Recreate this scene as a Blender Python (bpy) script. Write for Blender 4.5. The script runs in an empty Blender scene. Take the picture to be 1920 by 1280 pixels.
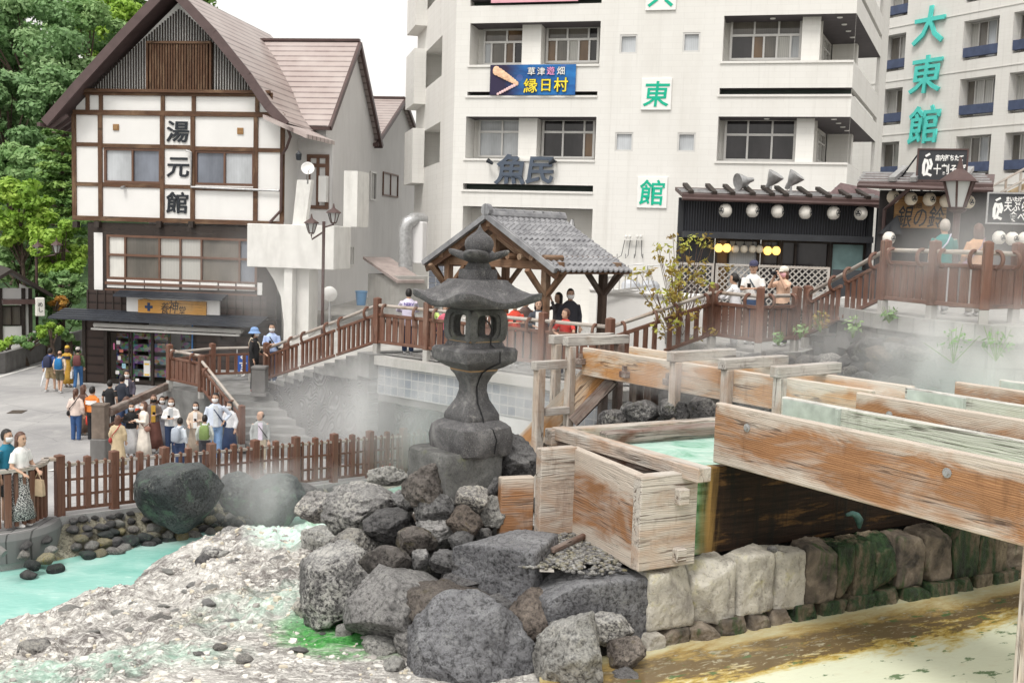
import bpy, bmesh, math, random
from mathutils import Vector, Matrix, noise
S = bpy.context.scene
COL = S.collection
rnd = random.Random(11)
V = Vector
R = math.radians
PI = math.pi
# ------------------------------------------------------------------ camera
CAM = V((0, 0, 6.1)); FPX = 2000.0
PITCH = math.atan(190 / FPX); ROLL = 0.031
_r = V((1, 0, 0)); _u = V((0, math.sin(PITCH), math.cos(PITCH))); _f = V((0, math.cos(PITCH), -math.sin(PITCH)))
CR = _r * math.cos(ROLL) + _u * math.sin(ROLL)
CU = _u * math.cos(ROLL) - _r * math.sin(ROLL)
CF = _f
cam = bpy.data.objects.new('camera', bpy.data.cameras.new('camera'))
COL.objects.link(cam)
cam.matrix_world = Matrix(((CR.x, CU.x, -CF.x, CAM.x), (CR.y, CU.y, -CF.y, CAM.y), (CR.z, CU.z, -CF.z, CAM.z), (0, 0, 0, 1)))
cam.data.sensor_width = 36; cam.data.lens = 36 * FPX / 1920
cam.data.clip_start = 0.1; cam.data.clip_end = 3000
cam.data.dof.use_dof = True; cam.data.dof.focus_distance = 14.0; cam.data.dof.aperture_fstop = 8.0
S.camera = cam
# ------------------------------------------------------------------ sky, sun, exposure
SUN_EL, SUN_AZ = R(58), R(205)          # azimuth measured clockwise from +Y: behind the camera, to the left
W = bpy.data.worlds.new("World"); S.world = W; W.use_nodes = True
nt = W.node_tree; bg = nt.nodes['Background']
sky = nt.nodes.new('ShaderNodeTexSky'); sky.sky_type = 'NISHITA'; sky.sun_disc = False
sky.sun_elevation = SUN_EL; sky.sun_rotation = SUN_AZ; sky.air_density = 1.6; sky.dust_density = 6.0
hsv = nt.nodes.new('ShaderNodeHueSaturation'); hsv.inputs['Saturation'].default_value = 0.10
nt.links.new(sky.outputs[0], hsv.inputs['Color'])
mixw = nt.nodes.new('ShaderNodeMix'); mixw.data_type = 'RGBA'; mixw.inputs[0].default_value = 0.6
nt.links.new(hsv.outputs[0], mixw.inputs[6]); mixw.inputs[7].default_value = (7.7, 7.45, 7.1, 1)   # the bright cloud deck
nt.links.new(mixw.outputs[2], bg.inputs['Color'])
bg.inputs['Strength'].default_value = 0.128
sl = bpy.data.lights.new('sun', 'SUN'); sl.energy = 1.1; sl.angle = R(14); sl.color = (1.0, 0.955, 0.89)
sun = bpy.data.objects.new('sun', sl); COL.objects.link(sun)
_d = V((math.sin(SUN_AZ) * math.cos(SUN_EL), math.cos(SUN_AZ) * math.cos(SUN_EL), math.sin(SUN_EL)))
sun.rotation_euler = _d.to_track_quat('Z', 'Y').to_euler(); sun.location = (0, -20, 40)
S.view_settings.view_transform = 'Standard'; S.view_settings.look = 'None'
S.view_settings.exposure = 0.60; S.view_settings.gamma = 1
S.cycles.max_bounces = 8; S.cycles.diffuse_bounces = 3; S.cycles.volume_bounces = 4
S.cycles.use_denoising = True
S.cycles.volume_step_rate = 2.0; S.cycles.volume_max_steps = 128
# ------------------------------------------------------------------ pixel -> world
def ray(px, py):
 return CR * ((px - 960) / FPX) + CU * ((640 - py) / FPX) + CF
def P(px, py, Y):
 v = ray(px, py); return CAM + v * (Y / v.y)
def G(px, py, z):
 v = ray(px, py); return CAM + v * ((z - CAM.z) / v.z)
# ------------------------------------------------------------------ object helpers
def tag(o, label=None, cat=None, group=None, kind=None):
 if label: o['label'] = label
 if cat: o['category'] = cat
 if group: o['group'] = group
 if kind: o['kind'] = kind
 return o
def thing(name, loc, label, cat, group=None, rz=0):
 o = bpy.data.objects.new(name, None); COL.objects.link(o)
 o.location = loc; o.rotation_euler = (0, 0, rz); o.empty_display_size = 0.2
 return tag(o, label, cat, group)
def wpos(o):
 l = V(o.location)
 while o.parent: o = o.parent; l = l + V(o.location)
 return l
def link_mesh(name, me, mats, parent=None, loc=None):
 if not isinstance(mats, (list, tuple)): mats = [mats]
 for m in mats: me.materials.append(m)
 o = bpy.data.objects.new(name, me); COL.objects.link(o)
 if parent is not None: o.parent = parent
 if loc is not None: o.location = loc
 return o
def copy_tree(o, parent=None):
 c = o.copy(); COL.objects.link(c); c.parent = parent
 for ch in [x for x in KIDS.get(o.name, [])]: copy_tree(ch, c)
 return c
KIDS = {}
def basis(x, up=V((0, 0, 1))):
 x = x.normalized(); y = up.cross(x)
 if y.length < 1e-5: y = V((0, 1, 0)).cross(x)
 y.normalize(); z = x.cross(y)
 return Matrix((x, y, z)).transposed()
class MB:
 """collects shapes in world space; every vertex carries 'loc', its place in its own board (x along the grain)"""
 def __init__(s): s.v = []; s.f = []; s.m = []; s.l = []
 def add(s, vs, fs, mi=0, loc=None):
  b = len(s.v); s.v += [V(p) for p in vs]; s.l += [V(p) for p in (loc or vs)]
  s.f += [tuple(i + b for i in f) for f in fs]; s.m += [mi] * len(fs)
 def poly(s, pts, mi=0): s.add(pts, [tuple(range(len(pts)))], mi)
 def box(s, c, size, rot=None, ch=0.0, mi=0):
  c = V(c); rot = rot or Matrix.Identity(3)
  hx, hy, hz = size[0] / 2, size[1] / 2, size[2] / 2; h = (hx, hy, hz)
  off = V((rnd.uniform(0, 40), 0, rnd.uniform(0, 40)))
  cs = [(a, b, d) for a in (-1, 1) for b in (-1, 1) for d in (-1, 1)]
  if ch <= 0:
   L = [V((a * hx, b * hy, d * hz)) for a, b, d in cs]
   fs = [(0, 1, 3, 2), (4, 6, 7, 5), (0, 4, 5, 1), (2, 3, 7, 6), (0, 2, 6, 4), (1, 5, 7, 3)]
  else:
   ch = min(ch, 0.45 * min(size)); L = []; fs = []
   for k in cs:
    for ax in range(3):
     L.append(V([k[i] * (h[i] - (0 if i == ax else ch)) for i in range(3)]))
   ix = {k: i * 3 for i, k in enumerate(cs)}
   for ax in range(3):
    o1, o2 = [i for i in range(3) if i != ax]
    for sg in (-1, 1):
     q = []
     for a, b in ((-1, -1), (1, -1), (1, 1), (-1, 1)):
      k = [0, 0, 0]; k[ax] = sg; k[o1] = a; k[o2] = b; q.append(ix[tuple(k)] + ax)
     fs.append(q)
    for a in (-1, 1):
     for b in (-1, 1):
      k1 = [0, 0, 0]; k1[ax] = -1; k1[o1] = a; k1[o2] = b; k2 = list(k1); k2[ax] = 1
      i1 = ix[tuple(k1)]; i2 = ix[tuple(k2)]
      fs.append([i1 + o1, i1 + o2, i2 + o2, i2 + o1])
   for k in cs: fs.append([ix[k], ix[k] + 1, ix[k] + 2])
   for n, f in enumerate(fs):
    a, b, d = L[f[0]], L[f[1]], L[f[2]]
    ce = sum((L[i] for i in f), V()) / len(f)
    if (b - a).cross(d - a).dot(ce) < 0: fs[n] = f[::-1]
  s.add([c + rot @ p for p in L], [tuple(f) for f in fs], mi, [p + off for p in L])
 def bar(s, p, q, w, h, up=V((0, 0, 1)), ch=0.0, mi=0, ext=0.0):
  p = V(p); q = V(q); d = q - p
  s.box((p + q) / 2, (d.length + 2 * ext, w, h), basis(d, V(up)), ch, mi)
 def tube(s, pts, r, n=8, mi=0, cap=True):
  pts = [V(p) for p in pts]; rs = r if isinstance(r, (list, tuple)) else [r] * len(pts)
  ring = []; vs = []; fs = []; lo = []; al = 0
  ref = V((0, 0, 1))
  for i, p in enumerate(pts):
   t = (pts[min(i + 1, len(pts) - 1)] - pts[max(i - 1, 0)])
   t = t.normalized() if t.length > 1e-9 else V((0, 0, 1))
   if i == 0:
    if abs(t.z) > 0.95: ref = V((1, 0, 0))
    a = ref.cross(t).normalized()
   else:
    a = (a - t * a.dot(t)); a = a.normalized() if a.length > 1e-6 else ref.cross(t).normalized(); al += (p - pts[i - 1]).length
   b = t.cross(a)
   for k in range(n):
    an = 2 * PI * k / n
    vs.append(p + (a * math.cos(an) + b * math.sin(an)) * rs[i]); lo.append(V((al, math.cos(an) * rs[i], math.sin(an) * rs[i])))
  for i in range(len(pts) - 1):
   for k in range(n):
    k2 = (k + 1) % n
    fs.append((i * n + k, i * n + k2, (i + 1) * n + k2, (i + 1) * n + k))
  if cap: fs += [tuple(range(n))[::-1], tuple((len(pts) - 1) * n + k for k in range(n))]
  off = V((rnd.uniform(0, 40), rnd.uniform(0, 40), 0))
  s.add(vs, fs, mi, [x + off for x in lo])
 def rings(s, rings, mi=0, cap=True, closed=True):
  n = len(rings[0]); vs = [p for r in rings for p in r]; fs = []
  for i in range(len(rings) - 1):
   for k in range(n if closed else n - 1):
    k2 = (k + 1) % n
    fs.append((i * n + k, i * n + k2, (i + 1) * n + k2, (i + 1) * n + k))
  if cap: fs += [tuple(range(n))[::-1], tuple((len(rings) - 1) * n + k for k in range(n))]
  s.add(vs, fs, mi)
 def lathe(s, c, prof, n=16, mi=0, cap=True, axis=None):
  c = V(c); M = axis or Matrix.Identity(3)
  s.rings([[c + M @ V((r * math.cos(2 * PI * k / n), r * math.sin(2 * PI * k / n), z)) for k in range(n)] for r, z in prof], mi, cap)
 def prism(s, pts, vec, mi=0):
  pts = [V(p) for p in pts]; n = len(pts); vec = V(vec)
  nrm = sum(((pts[i] - pts[0]).cross(pts[(i + 1) % n] - pts[0]) for i in range(n)), V())
  if nrm.dot(vec) > 0: pts = pts[::-1]
  s.add(pts + [p + vec for p in pts], [tuple(range(n)), tuple(range(n, 2 * n))[::-1]] + [(i, i + n, (i + 1) % n + n, (i + 1) % n) for i in range(n)], mi)
 def ell(s, c, r, n=10, m=7, rot=None, mi=0):
  c = V(c); rot = rot or Matrix.Identity(3); rg = []
  for i in range(m + 1):
   a = PI * i / m; rr = max(math.sin(a), 1e-3)
   rg.append([c + rot @ V((r[0] * rr * math.cos(2 * PI * k / n), r[1] * rr * math.sin(2 * PI * k / n), -r[2] * math.cos(a))) for k in range(n)])
  s.rings(rg, mi)
 def mesh(s, name, org=V()):
  me = bpy.data.meshes.new(name)
  me.from_pydata([p - org for p in s.v], [], s.f)
  me.polygons.foreach_set('material_index', s.m)
  at = me.attributes.new('loc', 'FLOAT_VECTOR', 'POINT')
  at.data.foreach_set('vector', [x for p in s.l for x in p])
  return me
 def build(s, name, mats, parent=None, smooth=False, org=None):
  if not s.v: return None
  if parent is not None: o0 = wpos(parent)
  elif org is not None: o0 = V(org)
  else:
   xs = [p.x for p in s.v]; ys = [p.y for p in s.v]
   o0 = V(((min(xs) + max(xs)) / 2, (min(ys) + max(ys)) / 2, min(p.z for p in s.v)))
  me = s.mesh(name, o0)
  if smooth: shade(me, smooth)
  o = link_mesh(name, me, mats, parent, None if parent is not None else o0)
  if parent is not None: KIDS.setdefault(parent.name, []).append(o)
  return o
def shade(me, ang=True):
 me.polygons.foreach_set('use_smooth', [True] * len(me.polygons))
 if ang is not True:
  bm = bmesh.new(); bm.from_mesh(me)
  for e in bm.edges:
   if len(e.link_faces) == 2 and e.calc_face_angle(0) > R(ang): e.smooth = False
  bm.to_mesh(me); bm.free()
def fix_normals(me):
 bm = bmesh.new(); bm.from_mesh(me); bmesh.ops.recalc_face_normals(bm, faces=bm.faces); bm.to_mesh(me); bm.free()
def fbm(p, oct=4, lac=2.1, gain=0.5):
 a = 1; t = 0
 for _ in range(oct): t += a * noise.noise(p); p = p * lac + V((7.3, 1.7, 3.1)); a *= gain
 return t
class Frame:
 def __init__(s, a, b):
  s.a = V((a[0], a[1], 0)); s.d = V((b[0] - a[0], b[1] - a[1], 0)); s.len = s.d.length; s.d.normalize()
  s.n = V((s.d.y, -s.d.x, 0))
  if s.n.dot(CAM - s.a) < 0: s.n = -s.n
  s.rot = Matrix((s.d, -s.n, V((0, 0, 1)))).transposed()
 def uz(s, px, py):
  v = ray(px, py); t = (s.a - CAM).dot(s.n) / v.dot(s.n); p = CAM + v * t
  return (p - s.a).dot(s.d), p.z
 def at(s, u, z, o=0.0): return s.a + s.d * u + s.n * o + V((0, 0, z))
 def rect(s, x0, y0, x1, y1):
  c = [s.uz(x0, y0), s.uz(x1, y0), s.uz(x0, y1), s.uz(x1, y1)]
  return ((c[0][0] + c[2][0]) / 2, (c[2][1] + c[3][1]) / 2, (c[1][0] + c[3][0]) / 2, (c[0][1] + c[1][1]) / 2)  # u0,z0,u1,z1
 def box(s, mb, u0, z0, u1, z1, o0, o1, mi=0, ch=0.0):
  """box on the wall from offset o0 to o1 (positive = out towards the viewer)"""
  if u1 - u0 >= z1 - z0:
   mb.box(s.at((u0 + u1) / 2, (z0 + z1) / 2, (o0 + o1) / 2), (abs(u1 - u0), abs(o1 - o0), abs(z1 - z0)), s.rot, ch, mi)
  else:
   rot = Matrix((V((0, 0, 1)), -s.n, -s.d)).transposed()
   mb.box(s.at((u0 + u1) / 2, (z0 + z1) / 2, (o0 + o1) / 2), (abs(z1 - z0), abs(o1 - o0), abs(u1 - u0)), rot, ch, mi)
 def wall(s, mb, u0, z0, u1, z1, holes, depth=0.3, mi=0, rev=None, back=None, o=0.0, open_right=(), open_left=()):
  """flat wall with rectangular holes, their reveals and (if back is a material index) a back face"""
  us = sorted({u0, u1} | {max(u0, min(u1, h[i])) for h in holes for i in (0, 2)})
  zs = sorted({z0, z1} | {max(z0, min(z1, h[i])) for h in holes for i in (1, 3)})
  rev = mi if rev is None else rev
  for i in range(len(us) - 1):
   for j in range(len(zs) - 1):
    cu = (us[i] + us[i + 1]) / 2; cz = (zs[j] + zs[j + 1]) / 2
    if any(h[0] < cu < h[2] and h[1] < cz < h[3] for h in holes): continue
    mb.poly([s.at(us[i], zs[j], o), s.at(us[i + 1], zs[j], o), s.at(us[i + 1], zs[j + 1], o), s.at(us[i], zs[j + 1], o)], mi)
  for k, (a, b, c, d) in enumerate(holes):
   q = lambda u, z, w: s.at(u, z, o - w)
   if k not in open_left: mb.poly([q(a, b, 0), q(a, b, depth), q(a, d, depth), q(a, d, 0)], mi)
   if k not in open_right: mb.poly([q(c, b, 0), q(c, d, 0), q(c, d, depth), q(c, b, depth)], mi)
   mb.poly([q(a, b, 0), q(c, b, 0), q(c, b, depth), q(a, b, depth)], mi)
   mb.poly([q(a, d, 0), q(a, d, depth), q(c, d, depth), q(c, d, 0)], rev)
   if back is not None: mb.poly([q(a, b, depth), q(c, b, depth), q(c, d, depth), q(a, d, depth)], back)
# ------------------------------------------------------------------ lettering
def letters(name, text, mat, fr_at, xdir, zdir, size, parent=None, offset=0.0, extrude=0.012, squash=(1, 1), vertical=False, shear=0.0):
 """text centred on fr_at; xdir/zdir span the sign; built as a solid mesh"""
 cu = bpy.data.curves.new('lettering', 'FONT')
 cu.body = '\n'.join(text) if vertical else text
 cu.size = size; cu.extrude = extrude; cu.offset = offset; cu.align_x = 'CENTER'; cu.align_y = 'CENTER'; cu.shear = shear
 cu.space_line = 0.98; cu.resolution_u = 2
 t = bpy.data.objects.new('lettering', cu); COL.objects.link(t)
 bpy.context.view_layer.update()
 me = bpy.data.meshes.new_from_object(t.evaluated_get(bpy.context.evaluated_depsgraph_get()))
 bpy.data.objects.remove(t)
 if not len(me.vertices): return None
 x = V(xdir).normalized(); z = V(zdir).normalized(); n = x.cross(z)
 xs = [v.co.x for v in me.vertices]; ys = [v.co.y for v in me.vertices]
 cx, cy = (min(xs) + max(xs)) / 2, (min(ys) + max(ys)) / 2
 o0 = wpos(parent) if parent is not None else V(fr_at)
 for v in me.vertices:
  c = v.co; v.co = V(fr_at) + x * ((c.x - cx) * squash[0]) + z * ((c.y - cy) * squash[1]) + n * c.z - o0
 me.materials.clear()
 o = link_mesh(name, me, mat, parent, None if parent is not None else o0)
 if parent is not None: KIDS.setdefault(parent.name, []).append(o)
 return o
# ------------------------------------------------------------------ materials
class Mat:
 def __init__(s, name):
  s.m = bpy.data.materials.new(name); s.m.use_nodes = True; s.nt = s.m.node_tree
  s.b = s.nt.nodes['Principled BSDF']; s.b.inputs['Specular IOR Level'].default_value = 0.35
 def node(s, t, **kw):
  n = s.nt.nodes.new('ShaderNode' + t)
  for k, v in kw.items(): setattr(n, k, v)
  return n
 def put(s, sock, v):
  if v is None: return
  if isinstance(v, bpy.types.NodeSocket): s.nt.links.new(v, sock)
  elif isinstance(v, (tuple, list)) and len(v) == 3 and sock.type == 'RGBA': sock.default_value = (*v, 1)
  else: sock.default_value = v
 def obj(s, rand=True):
  c = s.node('TexCoord').outputs['Object']
  if not rand: return c
  i = s.node('ObjectInfo').outputs['Random']
  return s.vadd(c, s.math('MULTIPLY', i, 57.0))
 def loc(s):
  n = s.node('Attribute'); n.attribute_name = 'loc'; return n.outputs['Vector']
 def geo(s, k='Position'): return s.node('NewGeometry').outputs[k]
 def vadd(s, a, b):
  n = s.node('VectorMath', operation='ADD'); s.put(n.inputs[0], a); s.put(n.inputs[1], b); return n.outputs[0]
 def scale(s, v, sc):
  n = s.node('VectorMath', operation='MULTIPLY'); s.put(n.inputs[0], v); s.put(n.inputs[1], sc); return n.outputs[0]
 def sep(s, v):
  n = s.node('SeparateXYZ'); s.put(n.inputs[0], v); return n.outputs
 def noise(s, vec, scale=5, detail=6, rough=0.55, dist=0.0):
  n = s.node('TexNoise'); s.put(n.inputs['Vector'], vec); n.inputs['Scale'].default_value = scale
  n.inputs['Detail'].default_value = detail; n.inputs['Roughness'].default_value = rough; n.inputs['Distortion'].default_value = dist
  return n.outputs['Fac']
 def voro(s, vec, scale=5, feat='F1', out='Distance', rnd_=1.0):
  n = s.node('TexVoronoi', feature=feat); s.put(n.inputs['Vector'], vec); n.inputs['Scale'].default_value = scale
  n.inputs['Randomness'].default_value = rnd_; return n.outputs[out]
 def wave(s, vec, scale, dist=0, detail=2, axis='X', prof='SIN', dscale=1.0):
  n = s.node('TexWave', bands_direction=axis, wave_profile=prof); s.put(n.inputs['Vector'], vec); n.inputs['Scale'].default_value = scale
  n.inputs['Distortion'].default_value = dist; n.inputs['Detail'].default_value = detail; n.inputs['Detail Scale'].default_value = dscale
  return n.outputs['Fac']
 def ramp(s, fac, stops, interp='LINEAR'):
  n = s.node('ValToRGB'); s.put(n.inputs[0], fac); cr = n.color_ramp; cr.interpolation = interp
  while len(cr.elements) < len(stops): cr.elements.new(0.5)
  for e, (p, c) in zip(cr.elements, stops):
   e.position = p; e.color = (c, c, c, 1) if isinstance(c, (int, float)) else (*c, 1)
  return n.outputs['Color']
 def mix(s, f, a, b, blend='MIX'):
  n = s.node('Mix', data_type='RGBA', blend_type=blend); s.put(n.inputs[0], f); s.put(n.inputs[6], a); s.put(n.inputs[7], b); return n.outputs[2]
 def math(s, op, a, b=None, clamp=False):
  n = s.node('Math', operation=op, use_clamp=clamp); s.put(n.inputs[0], a); s.put(n.inputs[1], b); return n.outputs[0]
 def bump(s, h, strength=0.5, dist=0.02, normal=None):
  n = s.node('Bump'); s.put(n.inputs['Height'], h); n.inputs['Strength'].default_value = strength; n.inputs['Distance'].default_value = dist
  if normal is not None: s.put(n.inputs['Normal'], normal)
  return n.outputs[0]
 def done(s, col, rough=0.6, normal=None, **kw):
  s.put(s.b.inputs['Base Color'], col); s.put(s.b.inputs['Roughness'], rough); s.put(s.b.inputs['Normal'], normal)
  for k, v in kw.items(): s.put(s.b.inputs[k.replace('_', ' ')], v)
  return s.m
def plain(name, col, rough=0.6, var=0.12, sc=3.0, bump=0.15, bsc=40, metal=0.0, spec=0.35, dirt=0.0, dirtcol=(0.2, 0.18, 0.15)):
 m = Mat(name); v = m.obj()
 n = m.noise(v, sc, 5)
 lo = tuple(c * (1 - var) for c in col); hi = tuple(min(1, c * (1 + var)) for c in col)
 c = m.ramp(n, [(0.3, lo), (0.7, hi)])
 if dirt > 0:
  d = m.noise(m.scale(v, (1.6, 1.6, 0.35)), 1.4, 8, 0.65)
  c = m.mix(m.math('MULTIPLY', m.ramp(d, [(0.48, 0), (0.75, 1)]), dirt), c, dirtcol)
 nb = m.noise(v, bsc, 3)
 return m.done(c, rough, m.bump(nb, bump, 0.01), Metallic=metal, Specular_IOR_Level=spec)
def wood(name, dark, mid, light, pale, palef=0.4, rough=0.75, ring=26.0, bump=0.5, stain=0.0, edge=0):
 """sawn board, weathered: grain along x of 'loc', rings seen as cathedral bands, grey bleaching in patches"""
 m = Mat(name); l = m.loc()
 st = m.scale(l, (0.02, 1.0, 0.75))
 warp = m.noise(m.scale(l, (0.35, 1.3, 1.3)), 1.6, 3)
 wv = m.node('VectorMath', operation='MULTIPLY_ADD'); m.put(wv.inputs[0], st); wv.inputs[1].default_value = (1, 1, 1)
 m.put(wv.inputs[2], m.scale(warp, (0.0, 0.11, 0.11)))
 rings = m.wave(wv.outputs[0], ring / 1.1, 0.9, 3, 'DIAGONAL', 'SIN', 1.0)
 fine = m.noise(m.scale(l, (0.9, 46, 46)), 1.3, 5, 0.65)
 big = m.noise(m.scale(l, (0.7, 2.0, 2.0)), 1.3, 5, 0.6, 0.6)
 c = m.ramp(rings, [(0.0, tuple(.25 * a + .75 * b for a, b in zip(dark, mid))), (0.5, mid), (1.0, tuple(.5 * a + .5 * b for a, b in zip(light, mid)))])
 c = m.mix(m.ramp(fine, [(0.35, 0.0), (0.7, 0.6)]), c, dark)
 bl = m.noise(m.scale(l, (0.5, 2.6, 2.6)), 1.5, 4, 0.6); c = m.mix(m.ramp(bl, [(0.45, 0), (0.7, 0.6)]), c, tuple(.6 * x for x in mid))
 pm = m.ramp(m.math('ADD', big, m.math('MULTIPLY', fine, 0.25)), [(0.72 - palef * 0.4, 0), (0.95 - palef * 0.4, 1)])
 c = m.mix(m.math('MULTIPLY', pm, 0.9), c, m.mix(m.ramp(fine, [(.3, 0), (.7, 1)]), pale, tuple(x * 0.5 for x in pale)))
 ck = m.noise(m.scale(l, (0.30, 8, 8)), 1.0, 3, 0.5, 0.4); ckm = m.ramp(m.math('ABSOLUTE', m.math('SUBTRACT', ck, 0.5)), [(0.0, 1), (0.006, 1), (0.014, 0)])
 ckm = m.math('MULTIPLY', ckm, m.ramp(big, [(0.45, 0), (0.56, 1)])); c = m.mix(m.math('MULTIPLY', ckm, 0.85), c, tuple(x * 0.3 for x in dark))
 dr = m.noise(m.scale(l, (2.2, 0.5, 1.0)), 2.0, 6, 0.7); c = m.mix(m.math('MULTIPLY', m.ramp(dr, [(0.56, 0), (0.72, 1)]), 0.5), c, tuple(x * 0.6 for x in dark))
 if edge:
  yy = m.sep(l)[1]; ev = m.math('ADD', m.math('ABSOLUTE', m.math('ADD', yy, 0.03)), m.math('MULTIPLY', m.math('SUBTRACT', big, 0.5), 0.55))
  em = m.ramp(ev, [(edge - .07, 0), (edge + .07, 1)]); c = m.mix(m.math('MULTIPLY', em, 0.85), c, m.mix(fine, (0.68, 0.62, 0.54), (0.40, 0.35, 0.30)))
 k = m.voro(m.scale(l, (1.0, 2.2, 0.0)), 1.25)
 km = m.ramp(k, [(0.0, 1), (0.03, .8), (0.045, .3), (0.06, .7), (0.075, 0)])
 c = m.mix(m.math('MULTIPLY', km, 0.85), c, tuple(x * 0.45 for x in dark))
 if stain > 0:
  sv = m.noise(m.scale(l, (0.9, 3.0, 3.0)), 2.2, 6, 0.7)
  c = m.mix(m.math('MULTIPLY', m.ramp(sv, [(0.55, 0), (0.68, 1)]), stain), c, (0.035, 0.025, 0.02))
 h = m.math('SUBTRACT', m.math('ADD', m.math('MULTIPLY', rings, 0.25), m.math('MULTIPLY', fine, 0.8)), ckm)
 return m.done(c, rough, m.bump(h, bump, 0.012))
def rockmat(name, base, hi, lo, lichen=0.3, lich=(0.55, 0.53, 0.46), moss=0.0, mosscol=(0.05, 0.10, 0.03), scale=1.0, vary=True):
 m = Mat(name); v = m.obj()
 big = m.noise(v, 1.6 * scale, 9, 0.62, 0.4)
 fine = m.noise(v, 21 * scale, 10, 0.74)
 gr = m.noise(v, 95 * scale, 4, 0.7)
 c = m.ramp(big, [(0.30, tuple(.6 * a + .4 * b for a, b in zip(lo, base))), (0.5, base), (0.70, hi)])
 c = m.mix(m.ramp(fine, [(0.38, .95), (0.53, 0)]), c, tuple(x * 0.35 for x in lo))
 lm = m.ramp(m.math('ADD', m.math('MULTIPLY', fine, 0.62), m.math('MULTIPLY', m.noise(v, 3.3 * scale, 6, 0.6), 0.42)), [(0.60 - 0.12 * lichen, 0), (0.70 - 0.12 * lichen, 1)])
 c = m.mix(m.math('MULTIPLY', lm, min(1, 0.35 + lichen)), c, lich)
 up = m.sep(m.geo('Normal'))[2]
 dust = m.math('MULTIPLY', m.ramp(up, [(0.35, 0), (0.95, 0.5)]), m.ramp(gr, [(0.35, 0), (0.65, 1)]))
 c = m.mix(dust, c, tuple(min(1, x * 1.5 + 0.03) for x in hi))
 if moss > 0:
  mm = m.ramp(m.noise(v, 2.1, 5, 0.7), [(0.62 - 0.2 * moss, 0), (0.72 - 0.15 * moss, 1)])
  c = m.mix(m.math('MULTIPLY', mm, 0.8), c, mosscol)
 crack = m.ramp(m.voro(m.vadd(v, m.scale(m.noise(v, 3, 4), (0.5, 0.5, 0.5))), 2.3 * scale, 'DISTANCE_TO_EDGE'), [(0.0, 0), (0.03, 1)])
 c = m.mix(m.math('MULTIPLY', m.math('SUBTRACT', 1.0, crack), 0.35), c, (0.01, 0.01, 0.01))
 h = m.math('ADD', m.math('MULTIPLY', fine, 1.0), m.math('MULTIPLY', gr, 0.22))
 h = m.math('ADD', h, m.math('MULTIPLY', crack, 0.10))
 if vary: ob = m.node('ObjectInfo').outputs['Random']; hv = m.node('HueSaturation'); m.put(hv.inputs['Color'], c); m.put(hv.inputs['Value'], m.math('ADD', .80, m.math('MULTIPLY', ob, .6))); m.put(hv.inputs['Saturation'], m.math('ADD', .7, m.math('MULTIPLY', m.math('FRACT', m.math('MULTIPLY', ob, 7.0)), .9))); c = hv.outputs[0]
 return m.done(c, m.ramp(fine, [(0.3, 0.55), (0.7, 0.9)]), m.bump(h, 1.0, 0.10), Specular_IOR_Level=0.3)
M = {}
M['rock_dark'] = rockmat('dark_lava_rock', (0.145, 0.142, 0.145), (0.30, 0.295, 0.29), (0.048, 0.047, 0.048), 0.25, (0.42, 0.41, 0.38))
M['rock_brown'] = rockmat('brown_lava_rock', (0.155, 0.135, 0.122), (0.30, 0.265, 0.235), (0.05, 0.042, 0.038), 0.25, (0.38, 0.34, 0.27), 0.12, (0.12, 0.10, 0.03))
M['rock_grey'] = rockmat('grey_rock', (0.28, 0.275, 0.27), (0.46, 0.45, 0.44), (0.12, 0.118, 0.12), 0.3, (0.5, 0.49, 0.46))
M['rock_pale'] = rockmat('pale_rock', (0.46, 0.45, 0.42), (0.66, 0.65, 0.62), (0.20, 0.195, 0.19), 0.45, (0.74, 0.72, 0.66), vary=False)
M['rock_light'] = rockmat('light_patched_rock', (0.26, 0.25, 0.245), (0.48, 0.47, 0.45), (0.065, 0.062, 0.064), 0.75, (0.60, 0.58, 0.53))
M['rock_slab'] = rockmat('slate_slab', (0.25, 0.252, 0.268), (0.46, 0.465, 0.48), (0.11, 0.108, 0.116), 0.12, (0.5, 0.5, 0.47), vary=False)
M['rock_far'] = rockmat('bank_rock', (0.16, 0.155, 0.155), (0.36, 0.35, 0.34), (0.05, 0.048, 0.048), 0.45, (0.5, 0.49, 0.45), 0.1, (0.16, 0.17, 0.06))
M['rock_green'] = rockmat('boulder_algae', (0.075, 0.085, 0.088), (0.16, 0.175, 0.17), (0.035, 0.037, 0.04), 0.10, (0.55, 0.55, 0.45), 0.35, (0.13, 0.22, 0.15))
M['rock_sulphur'] = rockmat('sulphur_rock', (0.42, 0.39, 0.29), (0.62, 0.58, 0.44), (0.17, 0.16, 0.13), 0.5, (0.65, 0.62, 0.50), 0.25, (0.45, 0.37, 0.10))
M['rubble_bed'] = rockmat('rubble_bed', (0.05, 0.05, 0.05), (0.09, 0.09, 0.085), (0.02, 0.02, 0.02), 0.1)
M['wood_flume'] = wood('flume_wood', (0.14, 0.06, 0.028), (0.36, 0.178, 0.082), (0.52, 0.30, 0.15), (0.62, 0.56, 0.50), 0.34, 0.7, 30, 0.8, 0.2, .30)
M['wood_pale'] = wood('bleached_wood', (0.24, 0.13, 0.07), (0.46, 0.33, 0.24), (0.60, 0.49, 0.40), (0.68, 0.64, 0.58), 0.62, 0.8, 34, 0.8, 0.4)
M['wood_orange'] = wood('orange_wood', (0.20, 0.08, 0.03), (0.50, 0.25, 0.09), (0.64, 0.40, 0.20), (0.70, 0.62, 0.50), 0.4, 0.75, 24, 0.6, 0.2, .21)
M['wood_grey'] = wood('grey_wood', (0.16, 0.11, 0.08), (0.34, 0.27, 0.22), (0.48, 0.41, 0.35), (0.60, 0.57, 0.53), 0.85, 0.8, 26, 0.6, 0.3)
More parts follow.
